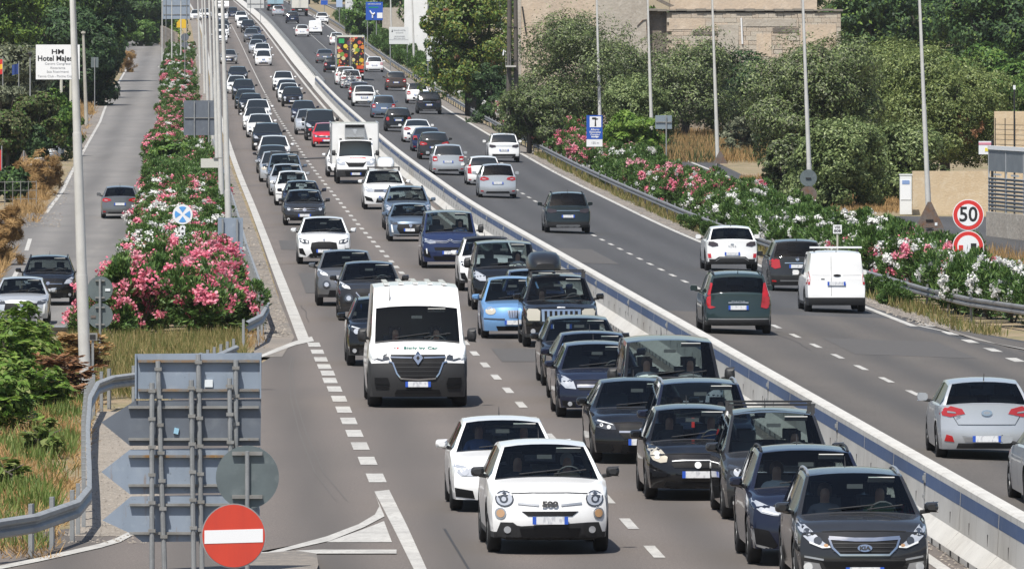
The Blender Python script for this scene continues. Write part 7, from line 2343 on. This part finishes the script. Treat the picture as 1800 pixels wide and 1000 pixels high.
for i, (x, w, h, Y, lm, lab) in enumerate([
    (-30, 190, 270, 640, [lm_pine], 'bright-tipped pine at the top left corner'), (70, 190, 300, 690, [lm_pine, lm_pined], 'tall pine behind the hotel board'), (150, 140, 290, 720, [lm_pined, lm_pine], 'dark pine right of the white-grey lamp post'),
    (178, 105, 250, 770, [lm_pined], 'dark tree at the bend of the service road'), (250, 90, 120, 1000, [lm_pined, lm_bush], 'dark tree rising over the green bank'), (120, 150, 180, 660, [lm_pined], 'shaded pine just above the concrete pole'),
    (30, 130, 140, 590, [lm_grey, lm_brown], 'grey-green olive-like tree left of the hotel board'), (160, 60, 110, 690, [lm_pined], 'low dark tree at the inner side of the bend')]):
    tree(x, 170, w, h, Y, lm, lab, seed=60 + i, name='pine_tree' if 'pine' in lab else 'dark_tree', group=GL, n=22000, ln=.34, wd=.13, base=.02)
GBs = 'bushes along the left verge'
for i, (x, w, h, Y, lm, lab) in enumerate([
    (95, 85, 120, 500, [lm_bush, lm_bright], 'bright green bush under the hotel board'), (60, 100, 120, 490, [lm_brown, lm_bush], 'brownish bush with green tips left of the hotel posts'), (15, 90, 130, 500, [lm_grey], 'pale grey-green bush below the flags'),
    (15, 90, 110, 470, [lm_brown, lm_bush], 'dark brown-green bush above the white low wall'), (108, 50, 90, 520, [lm_bush], 'upright green hedge bush beside the concrete pole'), (14, 66, 58, 415, [lm_pined, lm_bush], 'round dark bush behind the wire fence'), (60, 60, 75, 470, [lm_pined], 'dark bush behind the rusty triangle')]):
    tree(x, 300, w, h, Y, lm, lab, seed=80 + i, name='bush', group=GBs, n=9000, ln=.2, wd=.10, cat='bush', base=0)
# the bank at the far bend and the woods that close the view
for i, (x, w, h, Y, lm, lab) in enumerate([(272, 90, 75, 1010, [lm_bright, lm_bush], 'bright green shrub bank under the gantry sign'), (248, 60, 45, 990, [lm_bush], 'green shrub above the white oleanders at the far bend'), (302, 50, 45, 1040, [lm_bush, lm_bright], 'green shrub behind the block wall')]):
    tree(x, 60, w, h, Y, lm, lab, seed=90 + i, name='shrub', cat='shrub', n=6000, ln=.3, wd=.14, base=0)
rt = random.Random(12)
protos = []
for i in range(4):
    rng = np.random.default_rng(200 + i)
    w, h = 8.0, 9.0
    lobes = crown_lobes(rng, w, h, 18, base=.0)
    protos.append((leaf_cloud('crown', rng, lobes, 6000, .5, .24, [[lm_pine], [lm_bush], [lm_pined], [lm_olive]][i]), MB().tube([(0, 0, -.5), (.1, 0, 4), (0, .1, 6)], [.25, .2, .1], 6).mesh('trunk', [m_bark])))
TREEL = ['dark pine in the belt of trees that closes the view', 'green leafy tree in the belt of trees that closes the view', 'very dark evergreen in the belt of trees that closes the view', 'greyish tree in the belt of trees that closes the view']
spots = []
for k in range(9): spots.append((-14 + k * 6.5 + rt.uniform(-2, 2), 1500 + rt.uniform(-30, 60), 1.0))
for k in range(12): spots.append((24 + k * 5.2 + rt.uniform(-1, 1), 760 + rt.uniform(-25, 25) + (k < 2) * 260, 1.0))
for k in range(9): spots.append((-11 - k * 5 + rt.uniform(-1, 1), 960 - k * 12 + rt.uniform(-15, 15), 1.15))
for k in range(7): spots.append((24.5 + k * 1.5, 1130 + k * 42, .55))
for k in range(5): spots.append((29 + k * 4, 1000 + k * 60, .9))
for k in range(5): spots.append((-3.5 - 1.2 * k, 1080 + 70 * k, .65))
for k in range(9): spots.append((58 + k * 9 + rt.uniform(-3, 3), 470 + rt.uniform(-20, 60), .8))
for k, (u, Y, s_) in enumerate(spots):
    i = k % 4 if s_ > .6 else (1, 3, 1)[k % 3]
    e = tag(empty('distant_tree', PT(u, Y), rt.uniform(0, 6)), TREEL[i], 'tree', 'distant trees')
    e.scale = (s_, s_, s_ * rt.uniform(.85, 1.15))
    link('crown', protos[i][0], e); link('trunk', protos[i][1], e)

# ---------------------------------------------------------------- oleanders
def oleander(seed, n=6500):
    rng = np.random.default_rng(seed)
    lobes = [(0, 0, .8, .85, .95, .75)] + [(rng.uniform(-.6, .6), rng.uniform(-.7, .7), rng.uniform(.6, 1.35), .42, .42, .42) for _ in range(9)]
    p, nr = sample_lobes(rng, lobes, n, .11, .25, .2)
    p[:, 2] = np.maximum(p[:, 2], .05)
    t = unit(nr * .8 + rng.normal(size=(n, 3)) * .5 + np.array([0, 0, .65]))
    b = unit(np.cross(t, rng.normal(size=(n, 3))))
    s = rng.uniform(.7, 1.3, n)[:, None]
    me = quads_mesh('foliage', p, t * s * .085, b * s * .023, [lm_ole], None)
    # blossom heads near the tips
    fl = []
    for m in (fm_pink, fm_white, fm_rose):
        c, d = sample_lobes(rng, lobes, 62, .05, 0, .26)
        k = c[:, 2] > .55
        c, d = c[k], d[k]
        c = c + d * .07
        per = 18
        C = np.repeat(c, per, 0) + rng.normal(size=(len(c) * per, 3)) * np.array([.06, .06, .045])
        N = unit(np.repeat(d, per, 0) + rng.normal(size=C.shape) * .7)
        T = unit(np.cross(N, rng.normal(size=C.shape)))
        B = np.cross(N, T)
        fl.append(quads_mesh('blossoms', C, T * .045, B * .040, [m]))
    mb = MB()
    rg = random.Random(seed)
    for k in range(7):
        a = rg.uniform(0, 6.28)
        mb.tube([(0, 0, -.2), (math.cos(a) * .25, math.sin(a) * .25, .5), (math.cos(a) * .6, math.sin(a) * .6, 1.2)], [.025, .02, .008], 4)
    return me, fl, mb.mesh('stems', [m_bark])
OLE = [oleander(300 + i) for i in range(5)]
OLL = {'p': 'pink', 'w': 'white', 'm': 'pink and white', 'g': 'flowerless', 'r': 'pale pink', 'f': 'sparsely white-flowered'}
ro = random.Random(21)
def bush(u, Y, kind, where, grp, s=1.0, sz=1.0):
    me, fl, st = OLE[ro.randrange(5)]
    e = tag(empty('oleander', PT(u, Y), ro.uniform(0, 6.28)), '%s oleander bush %s' % (OLL[kind], where), 'oleander', grp)
    e.scale = (s * ro.uniform(.9, 1.12), s * ro.uniform(.9, 1.12), s * sz * ro.uniform(.86, 1.12))
    link('foliage', me, e); link('stems', st, e)
    for k, c in enumerate({'p': [0], 'w': [1], 'm': [0, 1], 'g': [], 'r': [0, 2], 'f': [1]}[kind]):
        o = link('blossoms', fl[c] if kind != 'f' else OLE[ro.randrange(5)][1][1], e)
        if kind == 'f': o.scale = (1, 1, 1)
    if kind == 'p' and where.startswith(('at the near end', 'spilling', 'against')): link('blossoms', OLE[ro.randrange(5)][1][0], e)
    return e
GH, GR = 'oleander hedge left of the carriageway', 'oleander hedge right of the far carriageway'
Y = 223.5
row = 0
while Y < 960:
    near = Y < 258
    where = ('at the near end of the median hedge' if near else 'in the median hedge by the blue-cross sign' if Y < 330 else 'in the median hedge past the box sign' if Y < 430 else 'in the far part of the median hedge')
    for u in ((-1.25, .2) if Y < 520 else (-.75, .2)):
        if near: kd = ro.choice('pppr')
        elif Y < 330: kd = ro.choice('pmmwp')
        elif Y < 400: kd = ro.choice('mmpp')
        elif Y < 470: kd = ro.choice('gggmp')
        elif Y < 640: kd = ro.choice('pmpr')
        else: kd = ro.choice('wmwp')
        bush(u + ro.uniform(-.15, .15) - (.25 if near and u < 0 else 0), Y + ro.uniform(-.5, .5), kd, where + (', service road side' if u < -.5 else ', carriageway side'), GH, 1.1 if Y < 520 else 1.0, .95 if near else .72 if Y < 335 else .85)
    Y += max(2.0, .0125 * Y * (1 if Y < 520 else 1.5))
bush(-2.3, 221.5, 'p', 'spilling over the grass at the near end of the median hedge', GH, .95)
bush(1.05, 225, 'p', 'against the guardrail end of the median hedge', GH, .8)
Y = 237.0
Y = 248.5
while Y < 1250:
    if Y < 262: kd, where = ro.choice('wwmw'), 'round the posts of the speed signs'
    elif Y < 300: kd, where = ro.choice('pwgm'), 'between speed signs and kilometre plate'
    elif Y < 375: kd, where = ro.choice('wgwgw'), 'behind the rail left of the kilometre plate'
    elif Y < 440: kd, where = ro.choice('pppr'), 'at the bend of the right service road'
    elif Y < 475: kd, where = ro.choice('wgww'), 'at the lamp posts before the dry verge'
    elif Y < 560: kd, where = ro.choice('ppr'), 'around the hammer sign'
    elif Y < 760: kd, where = ro.choice('fwgfm'), 'along the rail below the olive trees'
    else: kd, where = ro.choice('gfgg'), 'in the far hedge below the white hotel boards'
    ru = float(np.interp(Y, [243.7, 251.6, 262, 275, 286, 310, 350, 420], [23.25, 22.4, 22.0, 21.85, 21.7, 21.45, 21.3, 21.2]))
    for u in ((ru + 1.15, ru + 2.8) if Y < 560 else (22.9,)):
        if u > 24.6: continue
        sc_ = (1.0 if u < 23 else 1.05) if Y < 560 else 1.25
        bush(u + ro.uniform(-.2, .2), Y + ro.uniform(-.6, .6), kd if ro.random() < .9 or Y > 560 else 'm', where + (', rail side' if u < ru + 2 else ', far side') * (Y < 560), GR, sc_, 1.0)
    Y += max(2.3, .0135 * Y * (1 if Y < 560 else 1.4))
for u, Y in ((24.4, 244.5), (25.2, 242), (23.9, 247.2), (24.9, 246.5), (26.2, 240)): bush(u, Y, ro.choice('wmw'), 'near the end of the right hedge behind the curved rail', GR, .95, .9)
for u, Y in ((22.95, 257), (23.5, 258.5), (22.75, 260.2), (22.9, 259.3)): bush(u, Y, 'w', 'hiding the lower of the two red-rimmed round signs', GR, .95, 1.12)
for u, Y in ((21.0, 262), (21.15, 270), (20.95, 279), (20.9, 331), (20.85, 341), (20.8, 352), (20.8, 364)): bush(u, Y, 'g', 'low in front of the right guardrail', GR, .58, .8)
tree(305, 300, 78, 78, 440, [lm_bush, lm_bright], 'light green leafy shrub standing in the oleander hedge', seed=99, name='leafy_hedge_shrub', cat='shrub', n=6000, ln=.22, wd=.09, base=0)

# ---------------------------------------------------------------- grass and weeds
def blades(name, rng, n, where, hgt, wid, m, label=None, lean=.35, kind='stuff'):
    """where(rng, n) -> (u, Y); one blade per row"""
    u, Y = where(rng, n)
    base = np.array([PT(a, b, -.05) for a, b in zip(u, Y)])
    t = unit(rng.normal(size=(n, 3)) * lean * np.array([1, 1, .2]) + np.array([0, 0, 1]))
    a = rng.uniform(0, 6.28, n)
    b = np.stack([np.cos(a), np.sin(a) * .4, np.zeros(n)], 1)
    h = hgt * rng.uniform(.45, 1.25, n)[:, None]
    me = quads_mesh(name, base + t * h * .5, t * h * .5, b * wid / 2, [m])
    o = link(name, me)
    tag(o, label, None, None, kind)
    return o
rg_ = np.random.default_rng(5)
def patchy(u0, u1, Y0, Y1, sx=2.2, sy=.35, thr=.45, seed=0):
    r2 = np.random.default_rng(seed)
    ph = r2.uniform(0, 6.28, 6)
    def f(rng, n):
        us_, ys_ = [], []
        while sum(len(a) for a in us_) < n:
            u, y = rng.uniform(u0, u1, n * 2), rng.uniform(Y0, Y1, n * 2)
            g = (np.sin(u * sx + ph[0]) + np.sin(y * sy + ph[1]) + np.sin(u * sx * 2.3 + y * sy * 1.7 + ph[2]) + np.sin(y * sy * 3.1 - u * sx + ph[3])) / 8 + .5
            k = rng.random(n * 2) < np.clip((g - thr) * 4 + .5, .04, 1)
            us_.append(u[k]); ys_.append(y[k])
        return np.concatenate(us_)[:n], np.concatenate(ys_)[:n]
    return f
blades('dry_grass', rg_, 30000, patchy(-7, -2.05, 126, 212, seed=1), .24, .022, lm_dry, lean=1.1)
blades('green_grass', rg_, 15000, patchy(-7, -2.2, 128, 214, seed=2, thr=.66), .34, .026, lm_weed)
blades('flattened_straw', rg_, 30000, patchy(-7, -2.0, 126, 214, seed=22, thr=.4), .3, .02, lm_dry, lean=2.2)
blades('bank_grass', rg_, 22000, patchy(-3.2, 1.2, 184, 222, seed=3, thr=.3), .38, .02, lm_grass)
blades('hedge_foot_grass', rg_, 5000, patchy(1.0, 1.75, 214, 330, seed=4, thr=.4), .25, .018, lm_dry)
blades('verge_weeds', rg_, 14000, patchy(20.7, 22.2, 238, 520, seed=5, thr=.5, sy=.2), .40, .03, lm_grass)
blades('dry_verge_grass', rg_, 26000, patchy(25.5, 42, 505, 575, seed=6, thr=.25, sx=.6), .8, .05, lm_dry)
blades('verge_scrub', rg_, 16000, patchy(25.5, 42, 505, 580, seed=7, thr=.5, sx=.6), .8, .06, lm_brown)
blades('left_dry_grass', rg_, 5000, patchy(-8.4, -6.9, 385, 450, seed=8, thr=.5), .5, .03, lm_dry, lean=.9)
blades('left_dry_grass', rg_, 5000, patchy(-9.0, -7.2, 300, 352, seed=9, thr=.5), .5, .03, lm_dry, lean=.9)
blades('left_dry_grass', rg_, 6000, patchy(-7.8, -6.4, 520, 720, seed=10, thr=.6, sy=.08), .5, .05, lm_dry, lean=.9)
for x, w, h, Y, lab in ((78, 62, 80, 425, 'big tan dry bush beside the white low wall'), (52, 50, 55, 436, 'smaller tan dry bush under the rusty triangle'), (4, 70, 110, 335, 'tan dry bush at the left edge above the black crossover'), (208, 62, 44, 820, 'tan dry bush at the inner side of the road bend'), (184, 40, 42, 690, 'tan dry bush on the verge past the concrete pole')):
    tree(x, 300, w, h, Y, [lm_dry], lab, seed=int(x) + 500, name='dry_bush', group='tan dry bushes on the left verge', n=3600, ln=.38, wd=.03, cat='bush', base=0)
blades('side_road_grass', rg_, 9000, patchy(29.6, 34, 400, 470, seed=12, thr=.3, sx=1), .35, .04, lm_dry)
blades('right_bank_grass', rg_, 7000, patchy(26, 36, 290, 326, seed=13, thr=.3, sx=1), .7, .035, lm_dry)
# the leafy shrub on the bank at the left edge: arching fronds of paired leaflets
def frond_shrub(name, label, u, Y, hgt, n, m, seed, spread=1.0, dead=0.0, cat='shrub'):
    rng = np.random.default_rng(seed)
    e = tag(empty(name, PT(u, Y)), label, cat)
    C, A, B = [], [], []
    mb = MB()
    for k in range(n):
        a = rng.uniform(0, 6.28)
        z0 = hgt * rng.uniform(.1, .75)
        o0 = np.array([math.cos(a), math.sin(a), 0]) * rng.uniform(0, .35) * spread + np.array([0, 0, z0])
        d = unit(np.array([[math.cos(a), math.sin(a), rng.uniform(.3, 1.1)]]))[0]
        L = rng.uniform(.45, .85) * (hgt / 2.0) ** .5
        pts = [o0 + d * L * t + np.array([0, 0, -.35 * L * t * t]) for t in np.linspace(0, 1, 11)]
        mb.tube([Vector(pts[0]), Vector(pts[5]), Vector(pts[10])], [.008, .006, .003], 3)
        side = unit(np.cross(d, np.array([[0, 0, 1.0]])))[0]
        for t in range(1, 11):
            for sg in (-1, 1):
                w = unit((side * sg + d * .45 + np.array([0, 0, rng.uniform(-.5, .1)]))[None])[0]
                l = .155 * (1 - abs(t - 5) / 9)
                C.append(pts[t] + w * l); A.append(w * l)
                B.append(unit(np.cross(w, np.array([0, 0, 1.0]) + rng.normal(size=3) * .3)[None])[0] * .045)
    link('foliage', quads_mesh('foliage', np.array(C), np.array(A), np.array(B), [m]), e)
    for k in range(5): mb.tube([(0, 0, -.2), (rng.uniform(-.2, .2), rng.uniform(-.2, .2), hgt * .5), (rng.uniform(-.4, .4), rng.uniform(-.4, .4), hgt * .85)], [.03, .02, .008], 5)
    mb.build('stems', m_bark, e)
    return e
def leafy(label, u, Y, w, h, seed, lm=lm_bright, n=4200, fr=46):
    e = frond_shrub('leafy_shrub', label, u, Y, h, fr, lm, seed, w / 1.1)
    rng = np.random.default_rng(seed + 900)
    lobes = crown_lobes(rng, w, h, 12, zc=.48, zr=.42, base=0)
    link('leaves', leaf_cloud('leaves', rng, lobes, n, .19, .085, [lm, lm_weed], split=.4, shell=.12, clump=.22, up=.8), e)
    return e
leafy('bright green feathery shrub on the bank, tallest at the left edge', -4.1, 186, 2.3, 1.55, 1)
leafy('green feathery shrub behind the bank, below the silver hatchback', -4.5, 202, 2.4, 1.2, 2)
leafy('smaller green shrub growing out of dead stems on the bank', -3.3, 177, 1.3, 1.0, 3, n=2500)
leafy('green shrub at the lower left edge of the bank', -3.9, 168, 1.7, 1.2, 6, n=3000)
leafy('low bushy weed near the curve of the guardrail', -2.75, 158, .8, .55, 7, lm_weed, 1500, 4)
leafy('low bushy weed at the very edge of the bank', -3.2, 146, .8, .5, 8, lm_weed, 1500, 4)
frond_shrub('withered_shrub', 'withered brown shrub between the green shrub and the guardrail', -2.75, 182, 1.1, 60, lm_rustleaf, 4, 1.0)
frond_shrub('withered_shrub', 'yellowing stalks beside the lamp post foot on the bank', -2.6, 196, 1.1, 60, lm_dry, 5, 1.1)
# ================================================================ the warm summer air
hz_m = bpy.data.materials.new('haze')
hz_m.use_nodes = True
nt = hz_m.node_tree
nt.nodes.remove(nt.nodes['Principled BSDF'])
pv = nt.nodes.new('ShaderNodeVolumePrincipled')
pv.inputs['Color'].default_value = (.86, .90, .96, 1)
pv.inputs['Density'].default_value = .00005
pv.inputs['Anisotropy'].default_value = .2
nt.links.new(pv.outputs[0], nt.nodes['Material Output'].inputs['Volume'])
hb_ = MB().box((0, 1270, 25), (2200, 2700, 62)).build('haze', hz_m)
tag(hb_, kind='stuff')
